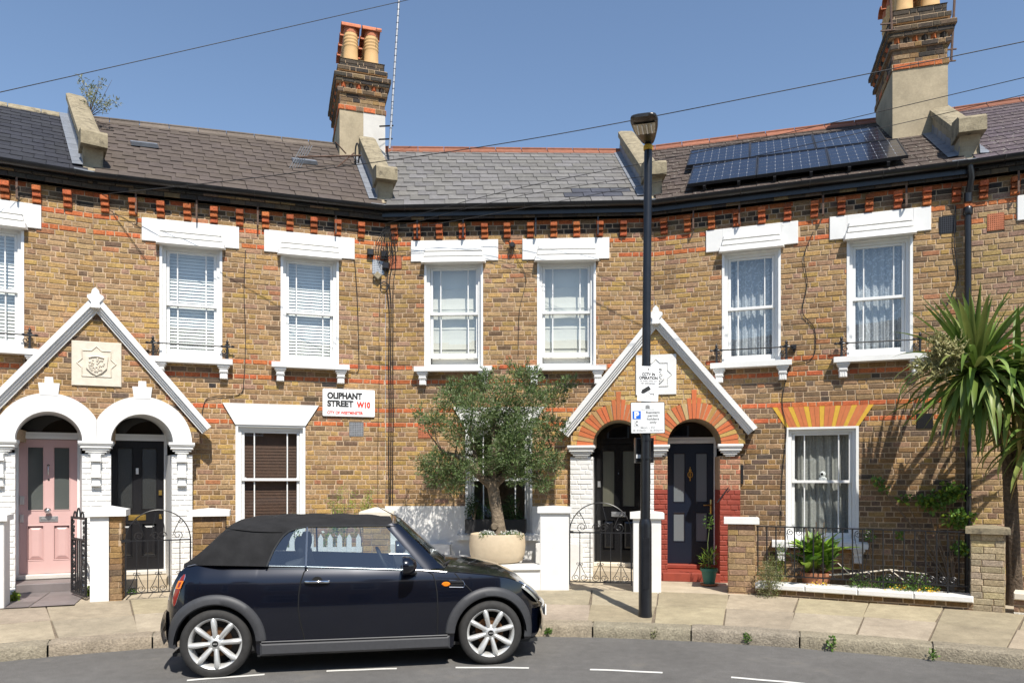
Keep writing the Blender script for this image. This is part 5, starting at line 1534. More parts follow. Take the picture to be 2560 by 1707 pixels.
K['clear_lens'] = mat('clear_lens', (.55, .56, .55), 0.08, spec=.7)
K['head_lens'] = mat('headlamp_lens', (.30, .30, .27), 0.08, spec=.7, coat=.6)
WC = at(-2.81, 7.405, 0, R(11))
CAR = empty('parked_car', WC, 'dark navy two-door convertible with black fabric roof parked at the kerb', 'car')
WB = 2.50
def lerp_tab(tab, x):
    if x <= tab[0][0]: return tab[0][1]
    for (a, va), (b, vb) in zip(tab, tab[1:]):
        if x <= b:
            t = (x-a)/(b-a); t = t*t*(3-2*t) if False else t
            return va + (vb-va)*t
    return tab[-1][1]
def smooth_tab(tab, x, w=.03):
    return (lerp_tab(tab, x-w) + lerp_tab(tab, x) + lerp_tab(tab, x+w) + lerp_tab(tab, x-w/2) + lerp_tab(tab, x+w/2))/5
T_w = [(-.50, .40), (-.485, .50), (-.45, .60), (-.40, .69), (-.30, .765), (-.15, .80), (.1, .815), (1.2, .822), (2.3, .815), (2.6, .79), (2.8, .735), (2.92, .66), (3.02, .55), (3.08, .43), (3.11, .30)]
T_s = [(-.50, .50), (-.47, .60), (-.44, .70), (-.40, .80), (-.35, .91), (-.30, .975), (-.22, 1.005), (.0, 1.0), (.79, .97), (1.2, .95), (1.87, .915), (2.2, .885), (2.45, .86), (2.65, .825), (2.78, .785), (2.86, .735), (2.93, .675), (2.99, .60), (3.05, .50), (3.11, .42)]
T_c = [(-.50, .52), (-.47, .63), (-.44, .74), (-.40, .85), (-.35, .95), (-.30, 1.01), (-.22, 1.03), (1.9, .98), (2.1, .975), (2.3, .955), (2.5, .925), (2.7, .88), (2.85, .81), (2.95, .73), (3.02, .63), (3.07, .53), (3.11, .44)]
T_b = [(-.50, .34), (-.44, .27), (-.3, .24), (.3, .20), (2.1, .19), (2.8, .20), (3.0, .21), (3.11, .30)]
def zbot(x):
    z = smooth_tab(T_b, x)
    for xc in (0, WB):
        d = abs(x-xc)
        if d < .352: z = max(z, .305 + sqrt(.352**2-d*d))
    return z
def ybody(x, z):
    w = smooth_tab(T_w, x)
    f = (z-.56)
    return w - .42*f*f - 1.3*max(0, z-.83)**2 if f > 0 else w - .16*f*f
def carpt(x, z, off=0.0, side=-1):
    return Vector((x, side*(ybody(x, z)+off), z))
XS = []
x = -.50
while x < 3.1101:
    XS.append(round(x, 4)); x += .01 if (x < -.3 or x > 2.85 or min(abs(abs(x)-.352), abs(abs(x-WB)-.352)) < .07) else .025
XS = sorted(set(XS + [3.11]))
NS = 16
m = MB()
rows = []
for x in XS:
    zb, zs, zc = zbot(x), smooth_tab(T_s, x), smooth_tab(T_c, x)
    zb = min(zb, zs-.02)
    row = []
    for k in range(NS+1):
        t = k/NS; z = zb + (zs-zb)*t
        row.append((ybody(x, z), z))
    ye, ze = row[-1]
    cab = -.27 < x < 1.93
    top = []
    for k in range(1, 13):
        t = k/12; y = ye*(1-t)
        z = ze + (zc-ze)*(1-(1-t)**2.2) + .012*sin(min(t*6, 1)*pi)*0
        top.append((y, z))
    rows.append((x, row, top, cab))
def side_pts(r, s): return [(r[0], s*y, z) for y, z in r[1]]
for s in (-1, 1):
    for a, b in zip(rows, rows[1:]):
        A, B = side_pts(a, s), side_pts(b, s)
        for k in range(NS):
            q = [A[k], B[k], B[k+1], A[k+1]]
            m.add(q if s < 0 else q[::-1], [(0,1,2,3)])
        if not (a[3] and b[3]):
            TA = [A[-1]] + [(a[0], s*y, z) for y, z in a[2]]; TB = [B[-1]] + [(b[0], s*y, z) for y, z in b[2]]
            for k in range(12):
                q = [TA[k], TB[k], TB[k+1], TA[k+1]]
                m.add(q if s < 0 else q[::-1], [(0,1,2,3)])
for idx in (0, -1):
    r = rows[idx]; ring = side_pts(r, -1) + [(r[0], -y, z) for y, z in r[2]] + [(r[0], y, z) for y, z in r[2]][::-1] + side_pts(r, 1)[::-1]
    m.add(ring, [tuple(range(len(ring))) if idx == 0 else tuple(range(len(ring)-1, -1, -1))])
me = m.mesh('body', K['car_paint'])
import bmesh
bm = bmesh.new(); bm.from_mesh(me); bmesh.ops.remove_doubles(bm, verts=bm.verts, dist=.0004); bmesh.ops.recalc_face_normals(bm, faces=bm.faces); bm.to_mesh(me); bm.free()
me.shade_smooth(); me.set_sharp_from_angle(angle=R(40))
body = place(bpy.data.objects.new('body', me), WC, CAR)
# floor, wheel wells and cabin tub
m = MB(); m.box(-.40, 3.0, -.62, .62, .17, .20); m.box(.36, 2.12, -.79, .79, .175, .21); m.build('underbody', K['cabin'], CAR)
m = MB(); m.box(-.25, 1.95, -.70, .70, .21, .45); m.box(-.25, .25, -.68, .68, .45, .82); m.box(1.72, 1.97, -.70, .70, .45, .90); m.build('cabin_tub', K['cabin'], CAR)
for xc in (0, WB):
    for s in (-1, 1):
        m = MB(); n = 18
        for q in range(n):
            a0, a1 = pi*q/n, pi*(q+1)/n; r_ = .353
            m.add([(xc+r_*cos(a0), s*.80, .305+r_*sin(a0)), (xc+r_*cos(a1), s*.80, .305+r_*sin(a1)), (xc+r_*cos(a1), s*.42, .305+r_*sin(a1)), (xc+r_*cos(a0), s*.42, .305+r_*sin(a0))], [(0,1,2,3)])
        m.add([(xc-.353, s*.42, .19), (xc+.353, s*.42, .19), (xc+.353, s*.42, .66), (xc-.353, s*.42, .66)], [(0,1,2,3)])
        m.build('wheel_well', K['cabin'], CAR)
# wheel arch trims
def arch_trim(xc, s, a0, a1):
    m = MB(); n = 36
    prof = [(.352, -.06), (.350, .012), (.362, .024), (.40, .026), (.432, .018), (.442, .0), (.442, -.05)]
    vs = []
    for q in range(n+1):
        a = a0 + (a1-a0)*q/n
        for r_, o in prof:
            x = xc + r_*cos(a); z = .305 + r_*sin(a)
            zz = max(z, .2)
            vs.append((x, s*(ybody(x, max(zz, .3)) + o), z))
    k = len(prof)
    fs = [(q*k+j, q*k+j+1, (q+1)*k+j+1, (q+1)*k+j) for q in range(n) for j in range(k-1)]
    m.add(vs, fs + [tuple(range(k)), tuple(range(n*k, n*k+k))[::-1]])
    m.build('wheel_arch_trim', K['plastic'], CAR, smooth=45)
for s in (-1, 1):
    arch_trim(0, s, R(3), R(186)); arch_trim(WB, s, R(-10), R(177))
    m = MB(); m.bbox(.385, 2.105, -.834, -.76, .185, .302, .02) if s < 0 else m.box(.385, 2.105, .76, .83, .185, .302); m.build('sill_trim', K['plastic'], CAR)
    m = MB(); m.tube([(.40, s*.826, .312), (2.08, s*.826, .308)], .008, 6); m.build('sill_strip', K['plastic'], CAR)
# bumper lower mouldings
m = MB()
def bump(u, v):
    y = -.60+1.2*u; x = -.475 - .045*(1-(abs(y)/.62)**2.4)
    return (x - .03*sin(v*pi), y, .27+.30*v)
m.sheet(bump, 16, 8); m.build('rear_bumper', K['car_paint'], CAR, smooth=0)
m = MB()
def bumf(u, v):
    y = -.62+1.24*u; x = 3.02 + .11*(1-(abs(y)/.64)**2.2)
    return (x + .025*sin(v*pi), y, .22+.27*v)
m.sheet(bumf, 16, 8); m.build('front_bumper', K['car_paint'], CAR, smooth=0)
m = MB(); m.tube([(3.02 + .115*(1-(abs(y)/.64)**2.2)+.02, y, .505) for y in [-.6+.1*q for q in range(13)]], .016, 6); m.build('bumper_strip', K['chrome'], CAR, smooth=50)
m = MB(); m.bbox(3.165, 3.18, -.26, .26, .36, .47, .002); m.build('number_plate', K['sign_white'], CAR)
# chrome waist line
for s in (-1, 1):
    m = MB(); m.tube([carpt(x, smooth_tab(T_s, x)-.004, .006, s) + Vector((0, 0, .006)) for x in [-.26+.06*q for q in range(40)] if x < 2.12], .0055, 6); m.build('waist_strip', K['trim'], CAR, smooth=50)
# panel gaps
def gap_line(pts, s, r=.0058, nm='panel_gap'):
    m = MB(); out = []
    for (x0, z0), (x1, z1) in zip(pts, pts[1:]):
        for q in range(6):
            t = q/6; out.append(carpt(x0+(x1-x0)*t, z0+(z1-z0)*t, -.0005, s))
    out.append(carpt(*pts[-1], -.0005, s)); m.tube(out, r, 5); m.build(nm, K['gap'], CAR)
for s in (-1, 1):
    gap_line([(.795, .955), (.765, .925), (.738, .84), (.722, .72), (.720, .60), (.735, .48), (.765, .36), (.775, .31)], s)
    gap_line([(1.90, .905), (1.945, .88), (1.968, .82), (1.985, .70), (1.99, .55), (1.985, .31)], s)
    gap_line([(2.155, .885), (2.23, .80), (2.32, .705), (2.395, .64)], s)
    gap_line([(1.985, .848), (2.195, .838)], s, .003)
    gap_line([(.775, .309), (1.985, .304)], s, .003)
    # bonnet shut line
    m = MB(); m.tube([(x, s*(ybody(x, smooth_tab(T_s, x))-.012), smooth_tab(T_s, x)+.006) for x in [2.16+.04*q for q in range(16)]], .004, 5); m.build('panel_gap', K['gap'], CAR)
# side repeater and grille
for s in (-1, 1):
    p = carpt(2.07, .785, 0, s); m = MB(); n = 12
    m.add([(p.x+.042*cos(2*pi*q/n), p.y, p.z+.024*sin(2*pi*q/n)) for q in range(n)] + [(p.x+.03*cos(2*pi*q/n), p.y+s*.014, p.z+.016*sin(2*pi*q/n)) for q in range(n)], [(q, (q+1) % n, n+(q+1) % n, n+q) for q in range(n)] + [tuple(range(n, 2*n))]); m.build('side_repeater', K['amber'], CAR, smooth=40)
    m = MB()
    for q in range(3):
        z = .768+.016*q; a, b = carpt(2.115, z, .004, s), carpt(2.235-.012*abs(q-1), z-.004, .004, s); m.tube([a, b], .0045, 5)
    m.build('side_vent', K['gap'], CAR)
    m = MB(); pts = [carpt(2.10, .758, .002, s), carpt(2.235, .752, .002, s), carpt(2.25, .775, .002, s), carpt(2.235, .812, .002, s), carpt(2.10, .818, .002, s)]; m.tube(pts, .0035, 5); m.build('vent_surround', K['chrome'], CAR)
# door handle
for s in (-1, 1):
    p = carpt(.885, .842, 0, s); m = MB(); n = 16
    m.add([(p.x+.05*cos(2*pi*q/n), p.y+s*.003, p.z+.045*sin(2*pi*q/n)) for q in range(n)], [tuple(range(n))]); m.build('handle_recess', K['gap'], CAR)
    m = MB(); m.tube([p+Vector((-.11, s*.006, .003)), p+Vector((-.095, s*.022, .002)), p+Vector((0, s*.035, .0)), p+Vector((.095, s*.022, -.004)), p+Vector((.11, s*.006, -.005))], [.010, .016, .012, .016, .010], 8); m.build('door_handle', K['chrome'], CAR, smooth=50)
# tail lamp and headlamp
for s in (-1, 1):
    out = []; zz = [.645, .67, .72, .78, .84, .90, .925]; wd = [.01, .028, .038, .042, .038, .028, .01]
    for nm, mt, a, b, o in (('tail_lamp_rim', 'chrome', 0, 7, .004), ('tail_lamp', 'red_lens', 0, 7, .007)):
        m = MB(); vs = []
        for z, w_ in zip(zz, wd):
            w2 = w_ if nm == 'tail_lamp_rim' else w_*.78
            xc = -.365+.09*((z-.64)/.29)**1.6
            for d in (-1, -.4, .4, 1):
                x = xc + d*w2*.75
                p = carpt(x, min(z, smooth_tab(T_s, x)-.005), o + (.006 if abs(d) < .5 else 0), s); vs.append(tuple(p))
        m.add(vs, [(q*4+j, q*4+j+1, (q+1)*4+j+1, (q+1)*4+j) for q in range(6) for j in range(3)]); m.build(nm, K[mt], CAR, smooth=0)
    m = MB(); vs = []
    for z in (.80, .835, .87):
        xc = -.365+.09*((z-.64)/.29)**1.6
        for d in (-.5, .5): vs.append(tuple(carpt(xc+d*.05, z, .014, s)))
    m.add(vs, [(0,1,3,2), (2,3,5,4)]); m.build('indicator_lens', K['amber'], CAR)
    # headlamp: a tilted oval let into the wing
    c = Vector((2.905, s*.60, .67)); u_ = Vector((.16, s*-.10, -.15)).normalized(); v_ = Vector((-.25, s*-.85, .05)); v_ = (v_ - u_*v_.dot(u_)).normalized(); nn = u_.cross(v_); nn = nn if nn.x > 0 else -nn
    m = MB(); vs = []; n = 24
    for rr, h in ((1.0, -.03), (.98, .012), (.85, .028), (.5, .045), (.0, .05)):
        for q in range(n):
            a = 2*pi*q/n; p = c + u_*(.155*rr*cos(a)) + v_*(.115*rr*sin(a)) + nn*h
            vs.append(tuple(p))
    m.add(vs, [(i*n+q, i*n+(q+1) % n, (i+1)*n+(q+1) % n, (i+1)*n+q) for i in range(4) for q in range(n)]); hl = m.build('headlamp', K['head_lens'], CAR, smooth=60)
    m = MB(); m.tube([c + u_*(.158*cos(2*pi*q/n)) + v_*(.118*sin(2*pi*q/n)) + nn*.008 for q in range(n+1)], .009, 6); m.build('headlamp_rim', K['chrome'], CAR, smooth=60)
# soft top
T_r = [(-.30, 1.015), (-.24, 1.06), (-.15, 1.14), (-.05, 1.25), (.03, 1.335), (.10, 1.378), (.20, 1.402), (.40, 1.418), (.75, 1.425), (1.10, 1.42), (1.40, 1.405), (1.60, 1.382)]
T_l = [(.435, .985), (.455, 1.04), (.49, 1.13), (.53, 1.20), (.57, 1.255), (.62, 1.295), (.69, 1.32), (.78, 1.335), (1.5, 1.333), (1.6, 1.33)]
def yg(z): return .765 - .145*max(0, (z-.97))/.36 - .02*max(0, z-1.3)/.1
m = MB(); rows = []; XT = [-.30+.02*q for q in range(96)]
XT = [x for x in XT if x <= 1.6]
for x in XT:
    zr = smooth_tab(T_r, x, .025); lo = lerp_tab(T_l, x) if x > .435 else smooth_tab(T_s, x)+.004
    nar = 1 - .16*max(0, (.05-x)/.35)**1.5
    zl = smooth_tab(T_s, x)
    ze = max(lo+.003, min(1.345, zl + (zr-zl)*.80))
    pts = []
    for k in range(7):
        z = lo + (ze-lo)*k/6; pts.append((yg(z)*nar + .012*sin(k/6*pi)*.5, z))
    ye, z0 = pts[-1]
    for k in range(1, 11):
        t = k/10; y = ye*(1-t); zz = z0 + (zr-z0)*(1-(1-t)**3.2)
        pts.append((y, zz + .004*sin(x*23+y*9)*(t > .1)))
    rows.append((x, pts))
for s in (-1, 1):
    for a, b in zip(rows, rows[1:]):
        for k in range(16):
            q = [(a[0], s*a[1][k][0], a[1][k][1]), (b[0], s*b[1][k][0], b[1][k][1]), (b[0], s*b[1][k+1][0], b[1][k+1][1]), (a[0], s*a[1][k+1][0], a[1][k+1][1])]
            m.add(q if s < 0 else q[::-1], [(0,1,2,3)])
me = m.mesh('soft_top', K['fabric']); bm = bmesh.new(); bm.from_mesh(me); bmesh.ops.remove_doubles(bm, verts=bm.verts, dist=.0005); bm.to_mesh(me); bm.free(); me.shade_smooth(); me.set_sharp_from_angle(angle=R(50))
place(bpy.data.objects.new('soft_top', me), WC, CAR)
# seam on the roof side and edge binding round the glass
for s in (-1, 1):
    m = MB(); m.tube([(x, s*(yg(z)+.010), z) for x, z in ((.05, 1.335), (.15, 1.318), (.3, 1.30), (.45, 1.292), (.56, 1.29))], .005, 5); m.build('roof_seam', K['gap'], CAR, smooth=50)
    m = MB(); m.tube([(x, s*(yg(lerp_tab(T_l, x))+.006), lerp_tab(T_l, x)) for x in [.435+.02*q for q in range(57)]], .009, 6); m.build('window_seal', K['cabin'], CAR, smooth=50)
m = MB(); m.tube([(1.60, y, 1.382-.055*(abs(y)/.58)**3) for y in [-.58+.058*q for q in range(21)]], .03, 8); m.build('windscreen_header', K['car_paint'], CAR, smooth=60)
# windscreen, pillars, side glass
for s in (-1, 1):
    m = MB(); vs = []
    for t in [q/8 for q in range(9)]:
        b0 = Vector((1.875, s*.765, .915)).lerp(Vector((1.50, s*.605, 1.335)), t); b1 = Vector((2.06, s*.70, .925)).lerp(Vector((1.63, s*.56, 1.355)), t)
        mid = b0.lerp(b1, .5) + Vector((.0, s*.022, .012)); vs += [tuple(b0), tuple(mid), tuple(b1)]
    m.add(vs, [(q*3+j, q*3+j+1, (q+1)*3+j+1, (q+1)*3+j) for q in range(8) for j in range(2)]); m.build('windscreen_pillar', K['car_paint'], CAR, smooth=50)
    m = MB(); m.add([(.79, s*yg(.975), .972), (1.87, s*yg(.92), .917), (1.505, s*yg(1.33), 1.33), (.79, s*yg(1.33), 1.333)], [(0,1,2,3)]); m.build('door_glass', K['car_glass'], CAR)
    m = MB(); qz = [(.45, .99), (.775, .973), (.775, 1.332), (.69, 1.318), (.62, 1.293), (.57, 1.253), (.53, 1.198), (.49, 1.128), (.455, 1.04)]
    m.add([(x, s*yg(z), z) for x, z in qz], [tuple(range(len(qz)))]); m.build('quarter_glass', K['car_glass'], CAR)
    m = MB(); m.tube([(.782, s*(yg(.972)+.003), .972), (.782, s*(yg(1.333)+.003), 1.333)], .010, 6); m.build('glass_pillar', K['trim'], CAR)
m = MB()
def ws(u, v):
    y = (-1+2*u); x = (2.06+.10*(1-y*y))*(1-v) + (1.63+.05*(1-y*y))*v
    return (x, y*(.70*(1-v)+.56*v), .925*(1-v)+1.355*v + .02*(1-y*y))
m.sheet(ws, 12, 6); m.build('windscreen', K['car_glass'], CAR, smooth=0)
m = MB(); m.tube([(2.10, -.35, .965), (2.13, .0, .975), (2.10, .3, .965)], .012, 6); m.tube([(2.16, -.30, .95), (2.09, -.55, .955)], .012, 6); m.build('wiper', K['cabin'], CAR)
m = MB(); m.bbox(1.62, 2.02, -.70, .70, .80, .93, .03); m.box(1.60, 1.85, -.60, .60, .62, .80); m.build('dashboard', K['cabin'], CAR)
# seats and steering wheel
for s in (-1, 1):
    m = MB(); m.m = Matrix.Translation((.78, s*.36, .42)) @ Matrix.Rotation(R(-14), 4, 'Y')
    m.sheet(lambda u, v: (-.08-.05*sin(u*pi), -.25+.5*u, .62*v), 8, 6); m.bbox(-.06, .10, -.25, .25, .0, .60, .03); m.build('seat_back', K['seat'], CAR, smooth=30)
    m = MB(); m.m = Matrix.Translation((.70, s*.36, 1.05)); m.lathe([(.02, -.05), (.09, .0), (.125, .06), (.125, .12), (.09, .17), (.0, .18)], 12); m.v = [((x-.70)*.45+.70, y, z) for x, y, z in m.v]; m.build('head_restraint', K['seat'], CAR, smooth=60)
    m = MB(); m.bbox(.75, 1.25, s*.36-.25, s*.36+.25, .45, .60, .03); m.build('seat_cushion', K['seat'], CAR)
m = MB(); m.bbox(.05, .35, -.60, .60, .60, 1.02, .05); m.build('rear_seat', K['seat_light'], CAR)
m = MB(); Q = Matrix.Translation((1.50, -.36, .955)) @ Matrix.Rotation(R(64), 4, 'Y')
m.tube([Q @ Vector((.165*cos(2*pi*q/24), .165*sin(2*pi*q/24), 0)) for q in range(25)], .015, 8); m.tube([Q @ Vector((-.16, 0, 0)), Q @ Vector((.16, 0, 0))], .018, 6); m.tube([Q @ Vector((0, 0, 0)), Q @ Vector((0, 0, -.22)) if False else Vector((1.72, -.36, .80))], .03, 8); m.build('steering_wheel', K['cabin'], CAR, smooth=60)
# door mirrors and antenna
for s in (-1, 1):
    m = MB(); c = Vector((1.70, s*.93, .985)); vs = []; n = 14
    for i, (dx, r1, r2) in enumerate([(.085, .02, .02), (.07, .06, .055), (.02, .098, .082), (-.03, .105, .088), (-.045, .10, .083)]):
        for q in range(n):
            a = 2*pi*q/n; vs.append((c.x+dx, c.y + r1*cos(a), c.z + r2*sin(a)))
    m.add(vs, [(i*n+q, i*n+(q+1) % n, (i+1)*n+(q+1) % n, (i+1)*n+q) for i in range(4) for q in range(n)] + [tuple(range(n)), tuple(range(4*n, 5*n))[::-1]]); mr = m.build('door_mirror', K['car_paint'], CAR, smooth=50)
    m = MB(); m.tube([(1.76, s*.79, .90), (1.73, s*.84, .905), (1.71, s*.90, .925)], [.045, .035, .03], 8, flat=.5); m.build('mirror_stalk', K['cabin'], mr)
m = MB(); m.tube([(1.62, .0, 1.40), (1.40, .0, 1.52)], [.006, .003], 5); m.lathe([(.03, 0), (.012, .03)], 8, (1.62, 0, 1.385)); m.build('roof_antenna', K['cabin'], CAR)
# wheels
def wheel(xc, s, rot):
    Wh = WC @ Matrix.Translation((xc, s*.705, .307)) @ (Matrix.Rotation(pi, 4, 'Z') if s > 0 else Matrix.Identity(4)) @ Matrix.Rotation(rot, 4, 'Y')
    m = MB(); prof = [(.222, .09), (.228, .095), (.262, .10), (.292, .092), (.305, .075), (.307, .03), (.307, -.03), (.305, -.075), (.292, -.095), (.262, -.105), (.232, -.098), (.224, -.088)]
    m.lathe(prof, 56, axis='y', cap=False)
    me = m.mesh('tyre', K['rubber'], 50)
    wh = place(bpy.data.objects.new('wheel', me), Wh, CAR)
    m = MB(); m.lathe([(.224, .09), (.215, .05), (.20, .0), (.205, -.07), (.218, -.088), (.228, -.096), (.234, -.094), (.236, -.086), (.226, -.088)], 48, axis='y', cap=False); m.build('rim', K['alloy'], wh, smooth=40)
    for k in range(8):
        a = 2*pi*k/8 + .2; m = MB()
        d = Vector((cos(a), 0, sin(a))); pts = [d*.045 + Vector((0, -.055, 0)), d*.09 + Vector((0, -.066, 0)), d*.15 + Vector((0, -.072, 0)), d*.20 + Vector((0, -.076, 0)), d*.216 + Vector((0, -.066, 0))]
        m.tube(pts, [.030, .036, .041, .042, .034], 10, flat=.62); m.build('spoke', K['alloy'], wh, smooth=60)
    m = MB(); m.lathe([(.075, -.04), (.072, -.065), (.055, -.078), (.04, -.09), (.034, -.094), (.0, -.095)], 20, axis='y', cap=False); hb = m.build('hub', K['alloy'], wh, smooth=40)
    m = MB(); m.lathe([(.028, -.0955), (.026, -.0985), (.0, -.099)], 16, axis='y', cap=False); m.build('hub_cap', K['gap'], wh, smooth=40)
    if s < 0: text_fit('MINI', -.017, .017, -.006, .006, -.1, K['alloy'], wh, Wh @ Matrix.Rotation(-rot, 4, 'Y'), .02, 'emblem')
    m = MB(); m.lathe([(.03, .02), (.135, .02), (.135, -.005), (.03, -.005)], 24, axis='y'); m.build('brake_disc', K['disc'], wh)
    m = MB(); m.lathe([(.0, .05), (.205, .05)], 24, axis='y', cap=False); m.build('wheel_inner', K['gap'], wh)
for s in (-1, 1):
    wheel(0, s, .12); wheel(WB, s, -.05)
print('car ok', len(bpy.data.objects))
# ---------------------------------------------------------------- plants
K['leaf'] = mat('leaf', (1, 1, 1), 0.5, vc=True, trans=.25, spec=.4)
K['leaf_gloss'] = mat('strap_leaf', (1, 1, 1), 0.42, oc=True, trans=.22, spec=.3, n=[(5, .85, 1.15)])
K['bark'] = mat('olive_bark', (.20, .155, .105), 0.95, n=[(14, .6, 1.35), (60, .8, 1.2)], b=(22, 1.0, .03))
K['palm_bark'] = mat('fibrous_bark', (.095, .068, .045), 0.95, n=[(30, .5, 1.5)], b=(35, 1.0, .03))
K['twig'] = mat('twig', (.15, .11, .075), 0.9)
K['petal'] = mat('petal', (1, 1, 1), 0.6, vc=True, trans=.2)
K['planter'] = mat('buff_planter', (.56, .455, .315), 0.8, n=[(3, .9, 1.06), (20, .95, 1.04)], b=(60, .15, .003))
K['trough'] = mat('black_trough', (.02, .02, .021), 0.6)
K['green_pot'] = mat('green_plastic_pot', (.035, .16, .125), 0.5)
K['clay_pot'] = mat('clay_pot', (.36, .15, .075), 0.85, n=[(15, .8, 1.2)])

def leaf(m, p, d, up, L_, w, bend=.15, two=True):
    d = unit(d); s = d.cross(up)
    if s.length < .05: s = d.cross(Vector((1, .3, .2)))
    s.normalize(); n = s.cross(d)
    mid = p + d*(L_*.5) + n*(L_*bend*.5); tip = p + d*L_
    m.add([tuple(p), tuple(mid - s*w*.5), tuple(tip), tuple(mid + s*w*.5)], [(0,1,2,3)])

def rand_dir(q): 
    z = q.uniform(-1, 1); a = q.uniform(0, 2*pi); r_ = sqrt(1-z*z); return Vector((r_*cos(a), r_*sin(a), z))

def clump(m, q, c, rad, n, L_, w, cols, outward=.7, upb=.25, shell=.5):
    for _ in range(n):
        u = rand_dir(q); r_ = (shell + (1-shell)*q.random()**.7) if q.random() < .8 else q.random()
        p = c + Vector((u.x*rad[0]*r_, u.y*rad[1]*r_, u.z*rad[2]*r_))
        d = u*outward + rand_dir(q)*.75 + Vector((0, 0, upb))
        k = q.choice(cols); s_ = q.uniform(.7, 1.3); m.color((k[0]*s_, k[1]*s_, k[2]*s_))
        leaf(m, p, d, rand_dir(q), L_*q.uniform(.7, 1.25), w*q.uniform(.8, 1.2))

def sprig(m, q, p, d, L_, nl, ll, lw, cols, droop=.2):
    """a twig with paired leaves along it (leaves only)"""
    p = Vector(p); d = unit(d)
    for k in range(nl):
        t = (k+1)/nl
        c = p + d*L_*t + Vector((0, 0, -droop*L_*t*t))
        for s_ in (-1, 1):
            sd = d.cross(rand_dir(q)).normalized()
            kk = q.choice(cols); f = q.uniform(.7, 1.3); m.color((kk[0]*f, kk[1]*f, kk[2]*f))
            leaf(m, c, d*.8 + sd*s_*.8, rand_dir(q), ll*q.uniform(.7, 1.2), lw)

# ---- olive tree in its planter
OX, OY = -.21, 10.62
W = at(OX, OY, .60)
P = empty('planter', W, 'large round buff planter holding the olive tree', 'planter')
m = MB(); m.lathe([(.30, 0), (.365, .03), (.395, .12), (.405, .25), (.395, .37), (.385, .405), (.37, .41), (.355, .40), (.35, .36)], 40, cap=False); m.build('pot', K['planter'], P, W, smooth=50)
m = MB(); m.lathe([(.0, .37), (.352, .365)], 24, cap=False); m.build('soil', K['soil'], P, W)
W = at(OX+.02, OY, .95)
T = empty('olive_tree', W, 'bushy grey-green olive tree with gnarled trunk in the buff planter', 'tree')
q = random.Random(11)
m = MB()
tr = [(.03, 0, -.02), (.0, -.01, .12), (-.02, 0, .32), (-.055, .0, .52), (-.08, 0, .70), (-.085, 0, .80)]
m.tube(tr, [.125, .10, .085, .085, .085, .095], 14)
limbs = []
def limb(pts, r0, r1):
    n_ = len(pts); m.tube(pts, [r0+(r1-r0)*i/(n_-1) for i in range(n_)], 9); limbs.append(pts)
limb([(-.08, 0, .72), (-.22, -.03, .84), (-.33, -.05, .93), (-.42, -.1, 1.08), (-.62, -.12, 1.18), (-.8, -.1, 1.22)], .07, .02)
limb([(-.08, 0, .74), (.05, .03, .86), (.18, .02, .93), (.24, 0, 1.08), (.26, -.03, 1.25), (.4, -.05, 1.5)], .065, .02)
limb([(-.08, 0, .76), (-.10, .05, .95), (-.06, .05, 1.2), (-.08, .0, 1.5), (-.02, 0, 1.9)], .065, .018)
limb([(-.3, -.05, .95), (-.35, .1, 1.2), (-.42, .1, 1.5), (-.38, .05, 1.85)], .035, .012)
limb([(.2, 0, 1.0), (.45, .05, 1.15), (.75, .0, 1.3)], .03, .012)
limb([(-.08, 0, 1.5), (.25, .1, 1.8), (.42, 0, 2.1)], .02, .01)
m.lathe([(.0, -.04), (.04, -.035), (.055, 0), (.045, .03), (.0, .045)], 10, (-.06, -.10, .16), axis='y')
m.build('trunk', K['bark'], T, W, smooth=60)
cols = [(.115, .17, .05), (.14, .205, .066), (.09, .145, .04), (.185, .24, .10), (.07, .12, .032), (.225, .27, .14)]
def sx(x, y, Y=OY):     # picture position -> tree-local x,z at the tree's distance
    p = px(x, y, Y); return (p.x-(OX+.02), p.z-.95)
CL = [(1130, 1000, .0, .30), (1085, 1060, -.1, .22), (1180, 965, .1, .26), (1160, 1085, -.25, .30), (1100, 1160, -.15, .30), (1130, 1190, .1, .22), (1200, 1030, -.3, .33), (1260, 985, -.2, .30),
      (1215, 930+20, .05, .20), (1320, 945, .0, .26), (1330, 1010, -.2, .30), (1385, 990, .05, .24), (1300, 1080, -.35, .36), (1370, 1075, -.1, .30), (1340, 1140, -.2, .28), (1385, 1160, .1, .20), (1270, 1130, -.35, .30),
      (1240, 1070, .25, .35), (1180, 1140, .25, .28), (1320, 1170, .2, .24), (1050, 1040, .0, .12), (1060, 1170, .0, .14), (1420, 960, 0, .13), (1130, 975, .1, .16), (1345, 1205, .0, .14), (1290, 925, .1, .14), (1225, 1165, -.25, .2), (1165, 1175, -.28, .2), (1290, 1190, -.2, .22), (1090, 1200, -.1, .2), (1360, 1215, -.1, .16), (1140, 1215, -.15, .17), (1270, 1050, .1, .4)]
m = MB(); tw = MB()
